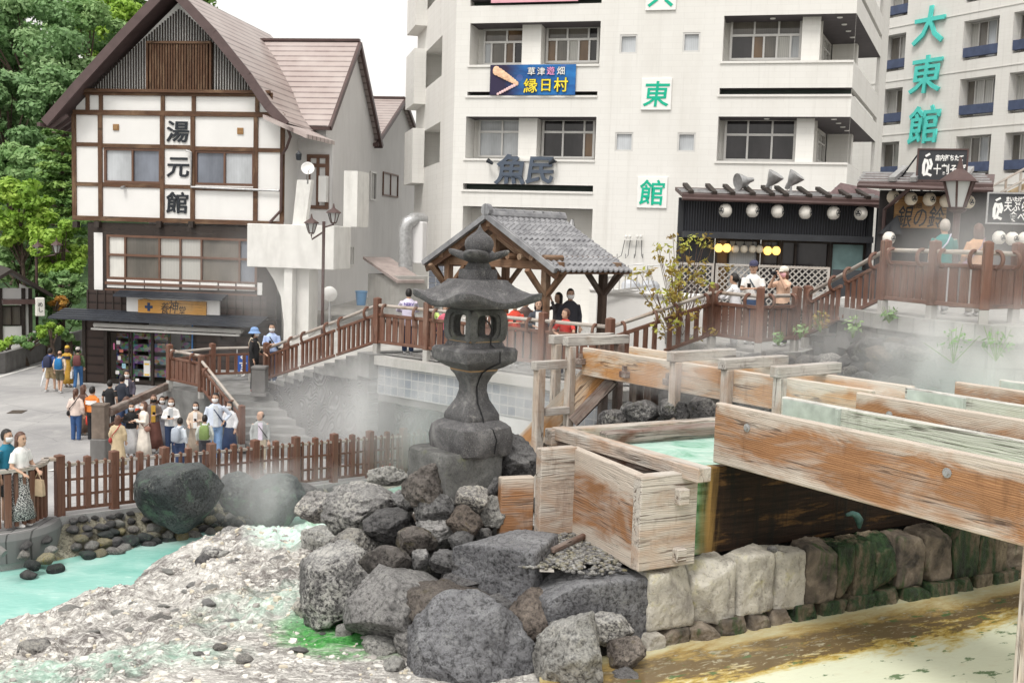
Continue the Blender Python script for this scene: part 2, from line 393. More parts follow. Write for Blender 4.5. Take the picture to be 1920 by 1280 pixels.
M['wood_dark'] = wood('dark_weathered_wood', (0.05, 0.022, 0.014), (0.13, 0.062, 0.04), (0.24, 0.14, 0.10), (0.42, 0.36, 0.32), 0.55, 0.7, 30, 0.8, 0.3)
M['timber_dark'] = wood('timber_dark', (0.014, 0.011, 0.010), (0.037, 0.026, 0.021), (0.062, 0.044, 0.034), (0.09, 0.075, 0.065), 0.2, 0.6, 20, 0.4)
M['timber_brown'] = wood('timber_brown', (0.04, 0.018, 0.010), (0.115, 0.055, 0.028), (0.20, 0.105, 0.055), (0.27, 0.17, 0.10), 0.3, 0.65, 22, 0.4, 0.5)
M['sign_wood'] = wood('sign_wood', (0.40, 0.17, 0.035), (0.68, 0.36, 0.09), (0.80, 0.48, 0.15), (0.78, 0.48, 0.18), 0.3, 0.5, 14, 0.2)
M['sign_wood_dull'] = wood('sign_wood_dull', (0.20, 0.10, 0.035), (0.36, 0.20, 0.08), (0.46, 0.28, 0.12), (0.46, 0.30, 0.15), 0.3, 0.6, 14, 0.2)
M['rail'] = wood('railing_wood', (0.105, 0.046, 0.030), (0.175, 0.083, 0.055), (0.215, 0.105, 0.070), (0.33, 0.22, 0.17), 0.22, 0.55, 12, 0.25)
M['rail_top'] = wood('handrail_wood', (0.26, 0.18, 0.13), (0.42, 0.33, 0.26), (0.52, 0.44, 0.37), (0.58, 0.53, 0.48), 0.8, 0.55, 14, 0.25)
M['lattice'] = wood('lattice_wood', (0.30, 0.26, 0.22), (0.44, 0.38, 0.33), (0.52, 0.47, 0.42), (0.60, 0.57, 0.53), 0.8, 0.7, 14, 0.2)
M['plaster'] = plain('white_plaster', (0.75, 0.742, 0.725), 0.8, 0.03, 1.2, 0.1, 60, dirt=0.10, dirtcol=(0.5, 0.48, 0.45))
M['hotel'] = None
M['grey_wall'] = plain('grey_white_wall', (0.70, 0.69, 0.685), 0.8, 0.05, 0.5, 0.1, 30, dirt=0.25, dirtcol=(0.45, 0.43, 0.42))
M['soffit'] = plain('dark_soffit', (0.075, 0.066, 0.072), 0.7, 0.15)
M['black'] = plain('black_paint', (0.012, 0.012, 0.014), 0.45, 0.2)
M['charcoal'] = plain('charcoal_paint', (0.035, 0.037, 0.042), 0.5, 0.2)
M['navy_metal'] = plain('dark_metal_roof', (0.03, 0.034, 0.043), 0.55, 0.25, 2, 0.1)
M['steel'] = plain('aluminium_frame', (0.60, 0.59, 0.57), 0.4, 0.06, metal=0.4)
M['brown_frame'] = plain('brown_frame', (0.14, 0.075, 0.05), 0.45, 0.15)
M['brown_metal'] = plain('brown_metal', (0.085, 0.052, 0.048), 0.45, 0.2)
M['verge'] = plain('roof_verge_brown', (0.10, 0.068, 0.066), 0.5, 0.15)
M['white'] = plain('white_paint', (0.80, 0.79, 0.77), 0.5, 0.03)
M['offwhite'] = plain('aged_white_paint', (0.70, 0.69, 0.66), 0.6, 0.06, dirt=0.3)
M['paper'] = plain('paper', (0.82, 0.80, 0.75), 0.8, 0.04, 8, 0.3)
M['ink'] = plain('ink_black', (0.018, 0.022, 0.028), 0.5, 0.15)
M['slate_letter'] = plain('slate_letter', (0.075, 0.095, 0.13), 0.5, 0.1)
M['green_letter'] = plain('green_letter', (0.0, 0.42, 0.26), 0.5, 0.1)
M['teal_letter'] = plain('teal_letter', (0.10, 0.62, 0.55), 0.5, 0.1)
M['bolt'] = plain('rusty_iron', (0.10, 0.075, 0.06), 0.5, 0.35, 14, 0.4, metal=0.5)
M['galv'] = plain('galvanised', (0.42, 0.42, 0.42), 0.4, 0.2, 10, metal=0.6)
M['concrete'] = plain('concrete', (0.40, 0.39, 0.37), 0.85, 0.15, 1.5, 0.4, 30, dirt=0.5)
M['concrete_dark'] = plain('dark_concrete', (0.17, 0.165, 0.16), 0.85, 0.25, 2, 0.4, 30, dirt=0.5, dirtcol=(0.06, 0.055, 0.05))
M['stone_step'] = plain('step_stone', (0.20, 0.20, 0.195), 0.8, 0.3, 2.5, 0.4, 26, dirt=0.4, dirtcol=(0.09, 0.09, 0.085))
M['curtain'] = plain('curtain', (0.62, 0.60, 0.56), 0.9, 0.08, 2)
M['glow'] = None
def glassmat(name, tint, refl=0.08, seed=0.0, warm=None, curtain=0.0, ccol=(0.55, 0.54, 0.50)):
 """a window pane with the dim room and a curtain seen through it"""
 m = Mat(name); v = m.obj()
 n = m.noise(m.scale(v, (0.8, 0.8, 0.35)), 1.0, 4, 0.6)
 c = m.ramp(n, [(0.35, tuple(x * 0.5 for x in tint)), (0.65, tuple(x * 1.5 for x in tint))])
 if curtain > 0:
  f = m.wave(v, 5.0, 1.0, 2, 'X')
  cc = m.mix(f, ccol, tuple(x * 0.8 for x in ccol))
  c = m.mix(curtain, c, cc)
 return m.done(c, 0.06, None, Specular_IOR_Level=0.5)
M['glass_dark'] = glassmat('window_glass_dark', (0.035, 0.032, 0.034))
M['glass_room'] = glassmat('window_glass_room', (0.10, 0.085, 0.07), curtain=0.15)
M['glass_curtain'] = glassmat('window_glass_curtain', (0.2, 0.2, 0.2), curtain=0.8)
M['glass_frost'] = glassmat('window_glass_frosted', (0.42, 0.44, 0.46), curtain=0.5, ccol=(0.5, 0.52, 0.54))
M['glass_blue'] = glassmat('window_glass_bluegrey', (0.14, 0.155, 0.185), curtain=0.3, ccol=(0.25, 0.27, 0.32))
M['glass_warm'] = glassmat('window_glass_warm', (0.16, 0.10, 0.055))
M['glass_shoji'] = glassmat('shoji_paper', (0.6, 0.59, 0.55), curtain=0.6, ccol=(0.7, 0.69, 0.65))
def hotelwall():
 m = Mat('hotel_wall'); p = m.geo('Position'); v = m.scale(p, (1, 1, 1))
 x, y, z = m.sep(p)
 a = m.node('CombineXYZ'); m.put(a.inputs[0], m.math('ADD', x, m.math('MULTIPLY', y, 0.3))); m.put(a.inputs[1], z)
 br = m.node('TexBrick'); m.put(br.inputs['Vector'], a.outputs[0]); br.inputs['Scale'].default_value = 1.0
 br.inputs['Brick Width'].default_value = 0.62; br.inputs['Row Height'].default_value = 0.2; br.inputs['Mortar Size'].default_value = 0.008
 br.inputs['Color1'].default_value = (0.735, 0.722, 0.69, 1); br.inputs['Color2'].default_value = (0.715, 0.702, 0.67, 1); br.inputs['Mortar'].default_value = (0.68, 0.665, 0.635, 1)
 d = m.noise(m.scale(p, (1.2, 1.2, 0.25)), 0.7, 8, 0.65)
 c = m.mix(m.math('MULTIPLY', m.ramp(d, [(0.47, 0), (0.75, 1)]), 0.30), br.outputs['Color'], (0.50, 0.47, 0.42))
 stv = m.noise(m.scale(p, (3.2, 3.2, 0.10)), 1.0, 6, 0.65); c = m.mix(m.math('MULTIPLY', m.ramp(stv, [(0.56, 0), (0.74, 1)]), 0.28), c, (0.42, 0.40, 0.36))
 return m.done(c, 0.75, m.bump(br.outputs['Fac'], 0.15, 0.01))
M['hotel'] = hotelwall()
def stripes(name, a, b, freq, axis='X', rough=0.45, bump=0.6, use='loc', var=0.25, prof='SIN', metal=0.0, pale=None):
 m = Mat(name); v = m.loc() if use == 'loc' else m.obj(False)
 w = m.wave(v, freq, 0, 0, axis, prof)
 n = m.noise(m.scale(v, (.35, .35, .35)), 1.6, 6, 0.65)
 c = m.ramp(w, [(0.1, b), (0.32, a)])
 c = m.mix(m.ramp(n, [(0.4, 0), (0.75, var)]), c, pale or tuple(min(1, x * 2.2) for x in a))
 return m.done(c, rough, m.bump(w, bump, 0.03), Metallic=metal)
M['roof_metal'] = stripes('brown_seam_roof', (0.40, 0.33, 0.31), (0.13, 0.095, 0.09), 0.9, 'Y', 0.4, 0.8, pale=(0.62, 0.57, 0.54), var=0.5, prof='SAW')
M['corrugated'] = stripes('black_corrugated', (0.045, 0.048, 0.058), (0.010, 0.010, 0.013), 4.2, 'X', 0.4, 0.8)
M['lapboard'] = stripes('dark_lapboard', (0.045, 0.031, 0.027), (0.014, 0.010, 0.009), 0.9, 'Y', 0.55, 0.8, prof='SAW', var=0.35, pale=(0.10, 0.062, 0.045))
def asphalt():
 m = Mat('street_paving'); p = m.geo('Position')
 g = m.noise(p, 38, 4, 0.8); b = m.noise(p, 0.35, 6, 0.6, 0.5); mid = m.noise(m.scale(p, (1, 0.5, 1)), 1.1, 6, 0.65)
 c = m.ramp(b, [(0.35, (0.32, 0.315, 0.315)), (0.65, (0.48, 0.47, 0.46))])
 c = m.mix(m.ramp(mid, [(0.52, 0), (0.70, 0.55)]), c, (0.60, 0.585, 0.56))
 c = m.mix(m.ramp(g, [(0.4, 0.35), (0.7, 0)]), c, (0.12, 0.12, 0.125))
 br = m.voro(m.scale(p, (0.35, 0.35, 0.35)), 1.0, 'DISTANCE_TO_EDGE')
 c = m.mix(m.ramp(br, [(0.0, 0.5), (0.006, 0)]), c, (0.1, 0.1, 0.1))
 return m.done(c, 0.8, m.bump(g, 0.4, 0.01))
M['street'] = asphalt()
def tilewall(name, c1, c2, mortar, w, h, off=0.5, use='loc', rough=0.4, ms=0.012, dirt=0.3, dirtcol=(0.2, 0.19, 0.18)):
 m = Mat(name); v = m.loc() if use == 'loc' else m.geo('Position')
 br = m.node('TexBrick'); m.put(br.inputs['Vector'], v); br.inputs['Scale'].default_value = 1; br.offset = off
 br.inputs['Brick Width'].default_value = w; br.inputs['Row Height'].default_value = h; br.inputs['Mortar Size'].default_value = ms
 br.inputs['Color1'].default_value = (*c1, 1); br.inputs['Color2'].default_value = (*c2, 1); br.inputs['Mortar'].default_value = (*mortar, 1)
 n = m.noise(v, 2.2, 7, 0.65)
 c = m.mix(m.ramp(n, [(0.45, 0), (0.75, dirt)]), br.outputs['Color'], dirtcol)
 return m.done(c, rough, m.bump(br.outputs['Fac'], -0.5, 0.01))
M['bluetile'] = tilewall('blue_grey_tile', (0.17, 0.195, 0.235), (0.31, 0.325, 0.345), (0.42, 0.42, 0.41), 0.24, 0.22, 0.0, ms=0.012, dirt=.6, dirtcol=(.42, .41, .40))
M['blockwall'] = tilewall('concrete_blocks', (0.24, 0.236, 0.225), (0.33, 0.322, 0.305), (0.15, 0.147, 0.14), 0.55, 0.35, 0.5, rough=0.85, dirt=.6)
M['paver'] = tilewall('terrace_pavers', (0.32, 0.315, 0.30), (0.39, 0.38, 0.365), (0.22, 0.22, 0.21), 0.4, 0.4, 0.5, use='pos', rough=0.85)
def leafmat(name, a, b, c3):
 m = Mat(name); i = m.node('Attribute'); i.attribute_name = 'tint'
 p = m.obj(False); n = m.noise(p, 0.9, 4, 0.6)
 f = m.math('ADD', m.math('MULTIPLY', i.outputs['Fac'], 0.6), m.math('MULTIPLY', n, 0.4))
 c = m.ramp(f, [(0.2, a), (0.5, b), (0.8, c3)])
 m.b.inputs['Subsurface Weight'].default_value = 0.0
 tr = m.node('BsdfTranslucent'); m.put(tr.inputs[0], c)
 mx = m.node('MixShader'); mx.inputs[0].default_value = 0.3
 m.done(c, 0.55)
 out = m.nt.nodes['Material Output']
 m.nt.links.new(m.b.outputs[0], mx.inputs[1]); m.nt.links.new(tr.outputs[0], mx.inputs[2]); m.nt.links.new(mx.outputs[0], out.inputs[0])
 return m.m
M['leaf_mid'] = leafmat('leaf_mid_green', (0.10, 0.20, 0.07), (0.21, 0.37, 0.13), (0.36, 0.51, 0.22))
M['leaf_blue'] = leafmat('leaf_blue_green', (0.11, 0.21, 0.085), (0.22, 0.37, 0.155), (0.39, 0.54, 0.27))
M['leaf_bright'] = leafmat('leaf_bright_green', (0.16, 0.30, 0.04), (0.29, 0.47, 0.065), (0.46, 0.62, 0.12))
M['leaf_pine'] = leafmat('leaf_pine', (0.05, 0.12, 0.03), (0.14, 0.26, 0.06), (0.30, 0.44, 0.11))
M['leaf_autumn'] = leafmat('leaf_autumn', (0.28, 0.16, 0.03), (0.50, 0.25, 0.05), (0.55, 0.42, 0.10))
M['leaf_shrub'] = leafmat('leaf_shrub', (0.22, 0.10, 0.03), (0.36, 0.28, 0.06), (0.48, 0.58, 0.10))
M['bark'] = plain('bark', (0.09, 0.065, 0.05), 0.9, 0.4, 6, 0.8, 20)
M['twig'] = plain('twig', (0.24, 0.16, 0.13), 0.9, 0.3, 6)
# ------------------------------------------------------------------ terrain, water, streets
def grid(name, xs, ys, zf, mat, keep=None, kind='structure', smooth=True):
 vs = []; ix = {}; fs = []
 for i, x in enumerate(xs):
  for j, y in enumerate(ys):
   ix[i, j] = len(vs); vs.append(V((x, y, zf(x, y))))
 for i in range(len(xs) - 1):
  for j in range(len(ys) - 1):
   if keep and not keep((xs[i] + xs[i + 1]) / 2, (ys[j] + ys[j + 1]) / 2): continue
   fs.append((ix[i, j], ix[i + 1, j], ix[i + 1, j + 1], ix[i, j + 1]))
 me = bpy.data.meshes.new(name); me.from_pydata(vs, [], fs)
 if smooth: shade(me)
 bm = bmesh.new(); bm.from_mesh(me); bmesh.ops.delete(bm, geom=[v for v in bm.verts if not v.link_faces], context='VERTS'); bm.to_mesh(me); bm.free()
 return tag(link_mesh(name, me, mat), kind=kind)
def lin(a, b, n): return [a + (b - a) * i / (n - 1) for i in range(n)]
E1 = V((0.88, 0.476, 0)).normalized(); E2 = V((-E1.y, E1.x, 0))          # along the tank front / away to the back left
POOL_Z = 1.5; POND_Z = 0.06; TERR = 3.17; LAND = 1.41
m = Mat('ground_soil'); p = m.geo()
n = m.noise(p, 0.4, 8, 0.6)
M['soil'] = m.done(m.ramp(n, [(0.3, (0.07, 0.065, 0.05)), (0.7, (0.16, 0.15, 0.11))]), 0.9, m.bump(m.noise(p, 6, 6), 0.6, 0.1))
g = MB(); g.poly([(-900, -300, -0.6), (900, -300, -0.6), (900, 1500, -0.6), (-900, 1500, -0.6)])
tag(g.build('ground', M['soil']), kind='structure')
# --- street: a sheet that drops away from the pond rail
def street_z(x, y):
 return 0.72 * max(0.0, min(1.0, (30 - y) / 10.5))
FA = V((-8.36, 19.35, 0)); FB = V((-2.1, 26.2, 0))
def street_edge(x):
 if x < -10.25: return 19.0 - 0.95 + min(2.0, (-10.25 - x)) * 0.0
 if x < -8.36: return 19.0 - math.sqrt(max(0, 0.95 ** 2 - max(0, x + 9.3) ** 2)) if x > -9.3 else 18.05
 return FA.y + (x - FA.x) / (FB.x - FA.x) * (FB.y - FA.y)
xs = [-45, -35, -28, -22, -18, -15, -13, -11.5, -10.3, -9.6, -9.3] + lin(-9.1, -8.4, 9) + lin(-8.3, 3.5, 28)
ts = [0, 0.01, 0.02, 0.04, 0.07, 0.1, 0.14, 0.2, 0.3, 0.5, 0.75, 1]
vs = []; fs = []
for x in xs:
 e = street_edge(x)
 vs.append(V((x, e, -0.5)))
 for t in ts:
  y = e + (95 - e) * t; vs.append(V((x, y, street_z(x, y))))
nr = len(ts) + 1
for i in range(len(xs) - 1):
 for j in range(nr - 1): fs.append((i * nr + j, (i + 1) * nr + j, (i + 1) * nr + j + 1, i * nr + j + 1))
me = bpy.data.meshes.new('street'); me.from_pydata(vs, [], fs); shade(me, 40)
tag(link_mesh('street', me, M['street']), kind='structure')
# --- pond: milky turquoise water
m = Mat('pond_water'); p = m.geo()
n1 = m.noise(m.scale(p, (1, 1.6, 1)), 0.35, 5, 0.6, 0.6); n2 = m.noise(m.scale(p, (1.2, 2.2, 1)), 3.0, 5, 0.6)
c = m.ramp(n1, [(0.30, (0.17, 0.46, 0.39)), (0.50, (0.31, 0.60, 0.53)), (0.68, (0.52, 0.74, 0.68))])
x, y, z = m.sep(p)
alg = m.math('MULTIPLY', m.ramp(m.noise(p, 1.7, 5, 0.7), [(0.50, 0), (0.62, 1)]), m.ramp(m.math('SUBTRACT', m.math('ADD', m.math('MULTIPLY', y, 0.1), m.math('MULTIPLY', x, -0.05)), 1.9), [(0.45, 0), (0.60, 1)]))
c = m.mix(m.math('MULTIPLY', alg, 0.7), c, (0.10, 0.36, 0.16))
c = m.mix(m.math('MULTIPLY', m.ramp(n2, [(0.60, 0), (0.72, 1)]), 0.35), c, (0.78, 0.90, 0.86))
M['pond'] = m.done(c, 0.10, m.bump(m.noise(m.scale(p, (1, 2.2, 1)), 5.0, 4, 0.6), 0.25, 0.03), Specular_IOR_Level=0.5)
tag(grid('pond_water', lin(-30, 6, 10), lin(9, 30, 8), lambda x, y: POND_Z, M['pond']), kind='structure')
# --- mineral mound between the pond and the rock pile
SHORE = [G(*q, POND_Z) for q in ((-260, 1260), (-120, 1215), (0, 1182), (77, 1160), (92, 1140), (150, 1117), (222, 1107), (247, 1099), (262, 1073), (295, 1050), (345, 1030), (405, 1017), (455, 1008), (500, 1001), (575, 993), (650, 981))]
def seg_dist(p, a, b):
 d = b - a; t = max(0, min(1, (p - a).dot(d) / d.length_squared)); q = a + d * t
 return (p - q).length, d.x * (p.y - a.y) - d.y * (p.x - a.x)
def shore_dist(x, y):
 p = V((x, y, 0)); best = 1e9; sg = 1
 for a, b in zip(SHORE, SHORE[1:]):
  d, s = seg_dist(p, V((a.x, a.y, 0)), V((b.x, b.y, 0)))
  if d < best - 1e-9: best = d; sg = -1 if s > 0 else 1
 return best * sg
def mound_z(x, y):
 d = shore_dist(x, y)
 base = POND_Z - 0.35 if d < -0.6 else POND_Z + d * 0.5
 if d > -0.6:
  n = fbm(V((x * 0.8, y * 0.8, 3)), 4) * 0.16
  base = POND_Z + (d * 0.42 if d < 0.5 else 0.21 + (d - 0.5) * 0.215) + n * min(1, max(0, d * 1.4 + 0.2))
  q = V((x * 2.4 + y * 0.8, y * 2.6, 1)); r = 1 - abs(noise.noise(q)); base += 0.13 * (r ** 3) * min(1, max(0, d))
  base += 0.05 * fbm(V((x * 6, y * 11, 5)), 4) * min(1, max(0, d * 2 + .3))
  base = min(base, 1.45 + 0.25 * n)
 ch = max(0, 1 - abs((x + 3.55) - (y - 20.5) * -0.25) / 1.5) * max(0, min(1, (y - 16.8) / 1.5))
 base -= 0.13 * ch * min(1, max(0, d))
 return base
m = Mat('mineral_crust'); p = m.geo()
big = m.noise(m.scale(p, (1, 1.3, 1)), 0.75, 8, 0.62, 0.5); mid = m.noise(m.scale(p, (1, 1.5, 1)), 3.4, 9, 0.68, 0.3); fine = m.noise(p, 17, 8, 0.7)
c = m.ramp(mid, [(0.32, (0.45, 0.43, 0.405)), (0.46, (0.67, 0.65, 0.61)), (0.62, (0.77, 0.75, 0.705))])
dk = m.math('MULTIPLY', m.ramp(big, [(0.44, 0), (0.56, 1)]), m.ramp(mid, [(0.40, 1.0), (0.58, 0.08)]))
c = m.mix(m.math('MULTIPLY', dk, 0.85), c, (0.22, 0.205, 0.20))
c = m.mix(m.math('MULTIPLY', m.ramp(m.noise(p, 1.1, 4, 0.7), [(0.58, 0), (0.72, 1)]), 0.35), c, (0.72, 0.63, 0.40))
cv = m.noise(m.scale(p, (1, 2.1, 1)), 2.6, 9, 0.72, 1.4); cr = m.ramp(m.math('ABSOLUTE', m.math('SUBTRACT', cv, 0.5)), [(0, 0), (0.03, 1)])
cv2 = m.noise(m.scale(p, (1, 1.6, 1)), 7.5, 6, 0.7, 0.8); cr = m.math('MULTIPLY', cr, m.ramp(m.math('ABSOLUTE', m.math('SUBTRACT', cv2, 0.47)), [(0, 0.25), (0.03, 1)]))
c = m.mix(m.math('MULTIPLY', m.math('SUBTRACT', 1.0, cr), m.ramp(big, [(0.35, 0.35), (0.6, 1)])), c, (0.12, 0.10, 0.09))
x, y, z = m.sep(p)
def blob(cx, cy, rx, ry):
 a = m.math('MULTIPLY', m.math('SUBTRACT', x, cx), 1 / rx); b = m.math('MULTIPLY', m.math('SUBTRACT', y, cy), 1 / ry)
 return m.math('SUBTRACT', 1.0, m.math('ADD', m.math('MULTIPLY', a, a), m.math('MULTIPLY', b, b)), True)
nz = m.noise(m.scale(p, (1, 1.8, 1)), 2.2, 7, 0.7, 0.8)
strong = m.math('MULTIPLY', blob(-1.75, 12.3, 1.1, 1.0), m.ramp(nz, [(0.32, 0), (0.55, 1)]))
c = m.mix(m.math('MULTIPLY', strong, 1.7, True), c, m.ramp(fine, [(0.35, (0.03, 0.22, 0.045)), (0.6, (0.13, 0.50, 0.12)), (0.75, (0.45, 0.72, 0.40))]))
pale = m.math('MAXIMUM', m.math('MULTIPLY', blob(-4.9, 11.4, 2.3, 0.75), 1.4, True), m.math('MULTIPLY', blob(-2.9, 13.6, 1.5, 1.6), 0.8))
c = m.mix(m.math('MULTIPLY', m.math('MULTIPLY', pale, m.ramp(nz, [(0.36, 0), (0.60, 1)])), 0.85), c, m.ramp(fine, [(0.35, (0.30, 0.52, 0.40)), (0.65, (0.66, 0.82, 0.72))]))
strm = m.math('MULTIPLY', blob(-3.6, 20.2, 1.4, 2.6), 1.8, True)
c = m.mix(m.math('MULTIPLY', strm, m.ramp(nz, [(0.25, 0.35), (0.5, 1)])), c, m.ramp(nz, [(0.35, (0.25, 0.62, 0.36)), (0.46, (0.62, 0.83, 0.73)), (0.62, (0.80, 0.88, 0.84))]))
rough = m.mix(m.math('MAXIMUM', strm, m.math('MULTIPLY', strong, 1.5, True)), (0.92, 0.92, 0.92), (0.2, 0.2, 0.2))
h = m.math('ADD', m.math('ADD', m.math('MULTIPLY', mid, 1.0), m.math('MULTIPLY', fine, 0.45)), m.math('MULTIPLY', cr, 0.28))
M['crust'] = m.done(c, rough, m.bump(h, .75, 0.035), Specular_IOR_Level=.2)
tag(grid('mineral_mound', lin(-9.5, 0.6, 230), lin(9.4, 22.6, 290), mound_z, M['crust'], keep=lambda x, y: shore_dist(x, y) > -0.9), kind='structure')
# --- right hand pool, sulphur yellow with brown algae drifts
m = Mat('pool_water'); p = m.geo()
mp = m.node('Mapping'); m.put(mp.inputs[0], p); mp.inputs['Rotation'].default_value = (0, 0, -math.atan2(E1.y, E1.x))
q = mp.outputs[0]; u, w, z = m.sep(q)                     # u along the wall, w away from it
C0 = V((1.44, 11.97, 0)); w0 = C0.dot(E2)
nz = m.noise(m.scale(q, (0.55, 1.6, 1)), 0.9, 8, 0.62, 0.9); nf = m.noise(m.scale(q, (1, 2.4, 1)), 5.0, 8, 0.7, 0.5)
dw = m.math('SUBTRACT', w0 - 0.12, w)                      # distance out from the stone wall
f = m.math('ADD', dw, m.math('MULTIPLY', m.math('SUBTRACT', nz, 0.5), 1.7))
f = m.math('ADD', f, m.math('MULTIPLY', m.math('SUBTRACT', nf, 0.5), 0.9))
c = m.ramp(m.math('MULTIPLY', f, 0.40), [(0.0, (0.56, 0.55, 0.38)), (0.10, (0.53, 0.46, 0.26)), (0.20, (0.38, 0.27, 0.10)), (0.27, (0.16, 0.115, 0.06)), (0.40, (0.17, 0.12, 0.06)), (0.45, (0.50, 0.36, 0.09)), (0.51, (0.64, 0.57, 0.30)), (0.58, (0.73, 0.76, 0.59))])
c = m.mix(m.math('MULTIPLY', m.ramp(nf, [(0.55, 0), (0.66, 1)]), 0.55), c, (0.68, 0.67, 0.50))
gs = m.math('MULTIPLY', m.ramp(m.noise(m.scale(q, (1, 1.9, 1)), 2.9, 6, 0.65), [(0.60, 0), (0.645, 1)]), m.ramp(dw, [(0.45, 0), (0.6, 1)]))
c = m.mix(m.math('MULTIPLY', gs, 0.85), c, (0.07, 0.155, 0.055))
M['pool'] = m.done(c, 0.13, m.bump(m.noise(m.scale(q, (1, 2, 1)), 7.0, 4, 0.6), 0.18, 0.02), Specular_IOR_Level=0.5)
g = MB(); g.poly([(0.4, 3, POOL_Z), (26, 3, POOL_Z), (26, 24, POOL_Z), (0.4, 12.2, POOL_Z)])
tag(g.build('pool_water', M['pool']), kind='structure')
# --- rock bed that carries the boulders under and around the lantern
BED = [(-2.3, 13.2, 1.05), (-1.2, 11.6, 1.15), (0.3, 10.9, 1.3), (1.3, 11.3, 1.5), (-2.2, 14.8, 1.3), (-1.6, 13.2, 1.75), (-0.9, 12.6, 1.75), (0.2, 12.0, 1.9), (-1.3, 14.2, 2.35), (-0.6, 13.6, 2.6), (0.2, 13.2, 2.4), (0.6, 12.7, 2.32), (1.2, 12.2, 2.35), (0.9, 13.6, 2.35), (-0.6, 14.8, 2.6), (-1.2, 16.5, 1.8), (0.0, 17, 2.2), (-2.6, 17.5, 0.6), (1.2, 15.5, 2.2), (-3.4, 15, 0.5), (-2.2, 11, 0.6), (2.0, 10.5, 0.9), (-0.5, 10.2, 0.9), (-2.4, 19.5, 0.3), (0.5, 20, 1.2)]
def idw(pts, x, y, pw=3.0):
 a = b = 0
 for px, py, pz in pts:
  w_ = 1 / ((px - x) ** 2 + (py - y) ** 2 + 1e-3) ** (pw / 2); a += w_ * pz; b += w_
 return a / b
def bed_z(x, y): return idw(BED, x, y) + 0.07 * fbm(V((x * 3, y * 3, 0)), 3) - 0.12
tag(grid('rock_bed', lin(-3.2, 1.9, 60), lin(10.2, 20.5, 110), bed_z, M['rubble_bed'],
   keep=lambda x, y: x < 1.3 and not (y > C0.y + (x - C0.x) * E1.y / E1.x + 0.1 and (V((x, y, 0)) - C0).dot(E1) > 0.2)), kind='structure')
# --- bank of lava rubble between the far flume and the upper deck
BANK = [(2.3, 19, 2.5), (1.8, 17.5, 2.0), (3, 21.5, 2.9), (4.2, 21.8, 3.6), (5, 22, 3.85), (4.3, 17.6, 3.2), (6, 17.5, 3.7), (6.9, 19, 4.35), (9.5, 18, 4.25), (13, 18, 4.3), (5.5, 15.5, 2.6), (8, 16, 3.2), (3, 15.5, 1.9), (10, 15.5, 3.2), (8.5, 14.8, 2.3), (0.5, 21, 0.9), (1.0, 19, 1.2), (16, 18, 4.4), (13, 15, 3.0), (20, 20, 4.5)]
def bank_z(x, y): return idw(BANK, x, y) + 0.10 * fbm(V((x * 1.7, y * 1.7, 9)), 3) - 0.05
tag(grid('rubble_bank', lin(0.4, 18, 90), lin(14.2, 22.6, 50), bank_z, M['rubble_bed'],
   keep=lambda x, y: y > C0.y + (x - C0.x) * E1.y / E1.x + 2.9 and not (x < 4 and y < 23 - (x + 3.25) * 0.2 and x < 1.2 and y < 15)), kind='structure')
# --- terrace by the hotel, alley, landing
RT = V((-3.40, 26.7, 0)); RM = V((2.02, 22.0, 0)); RF = V((-7.4, 32.0, 0)); SD = (RT - RF).normalized(); SN = V((-SD.y, SD.x, 0))
g = MB()
tp = [RT, RM, V((4.3, 22.4, 0)), V((30, 22.4, 0)), V((40, 80, 0)), V((-4.4, 80, 0)), V((-4.4, 40, 0)), RT + SN * 3.0]
g.poly([(a.x, a.y, TERR) for a in tp])
tag(g.build('terrace', M['paver']), kind='structure')
g = MB()
lp = [P(300, 730, 31.7), V((-8.95, 30.35, 0)), V((-7.9, 30.6, 0)), RF, RF + SN * 3.2, V((-6.2, 37, 0)), V((-10.6, 37, 0)), V((-10.9, 32, 0))]
lp = [V((-10.4, 31.6, 0)), V((-8.95, 30.5, 0)), V((-6.9, 30.7, 0)), RF + SN * 3.2, V((-4.6, 36, 0)), V((-10.6, 36, 0))]
g.prism([(a.x, a.y, LAND) for a in lp], (0, 0, -1.6))
tag(g.build('landing', M['stone_step']), kind='structure')
g = MB(); g.poly([(-8.6, 35.5, LAND - 0.1), (-3.0, 29.8, LAND - 0.1), (-1.5, 29, TERR - .02), (-4.3, 44, TERR - 0.02), (-8.2, 44, TERR - 0.02)])
g.poly([(-8.2, 44, TERR - 0.02), (-4.3, 44, TERR - 0.02), (-4, 80, TERR + 0.6), (-8, 80, TERR + 0.6)])
tag(g.build('alley', M['concrete']), kind='structure')
# --- wooded hill
m = Mat('hill_cover'); p = m.geo(); n = m.noise(p, 0.5, 8, 0.7)
M['hill'] = m.done(m.ramp(n, [(0.35, (0.02, 0.045, 0.02)), (0.65, (0.07, 0.13, 0.045))]), 0.95, m.bump(m.noise(p, 1.5, 6), 1.0, 0.6))
def hill_z(x, y):
 return -0.5 + max(0, min(1, (y - 62) / 60)) ** 0.8 * 26 * max(0, min(1, (-6 - x) / 22)) + fbm(V((x * .05, y * .05, 2))) * 1.5 * max(0, min(1, (y - 62) / 30))
tag(grid('hill', lin(-120, -6, 40), lin(60, 180, 40), hill_z, M['hill']), kind='structure')
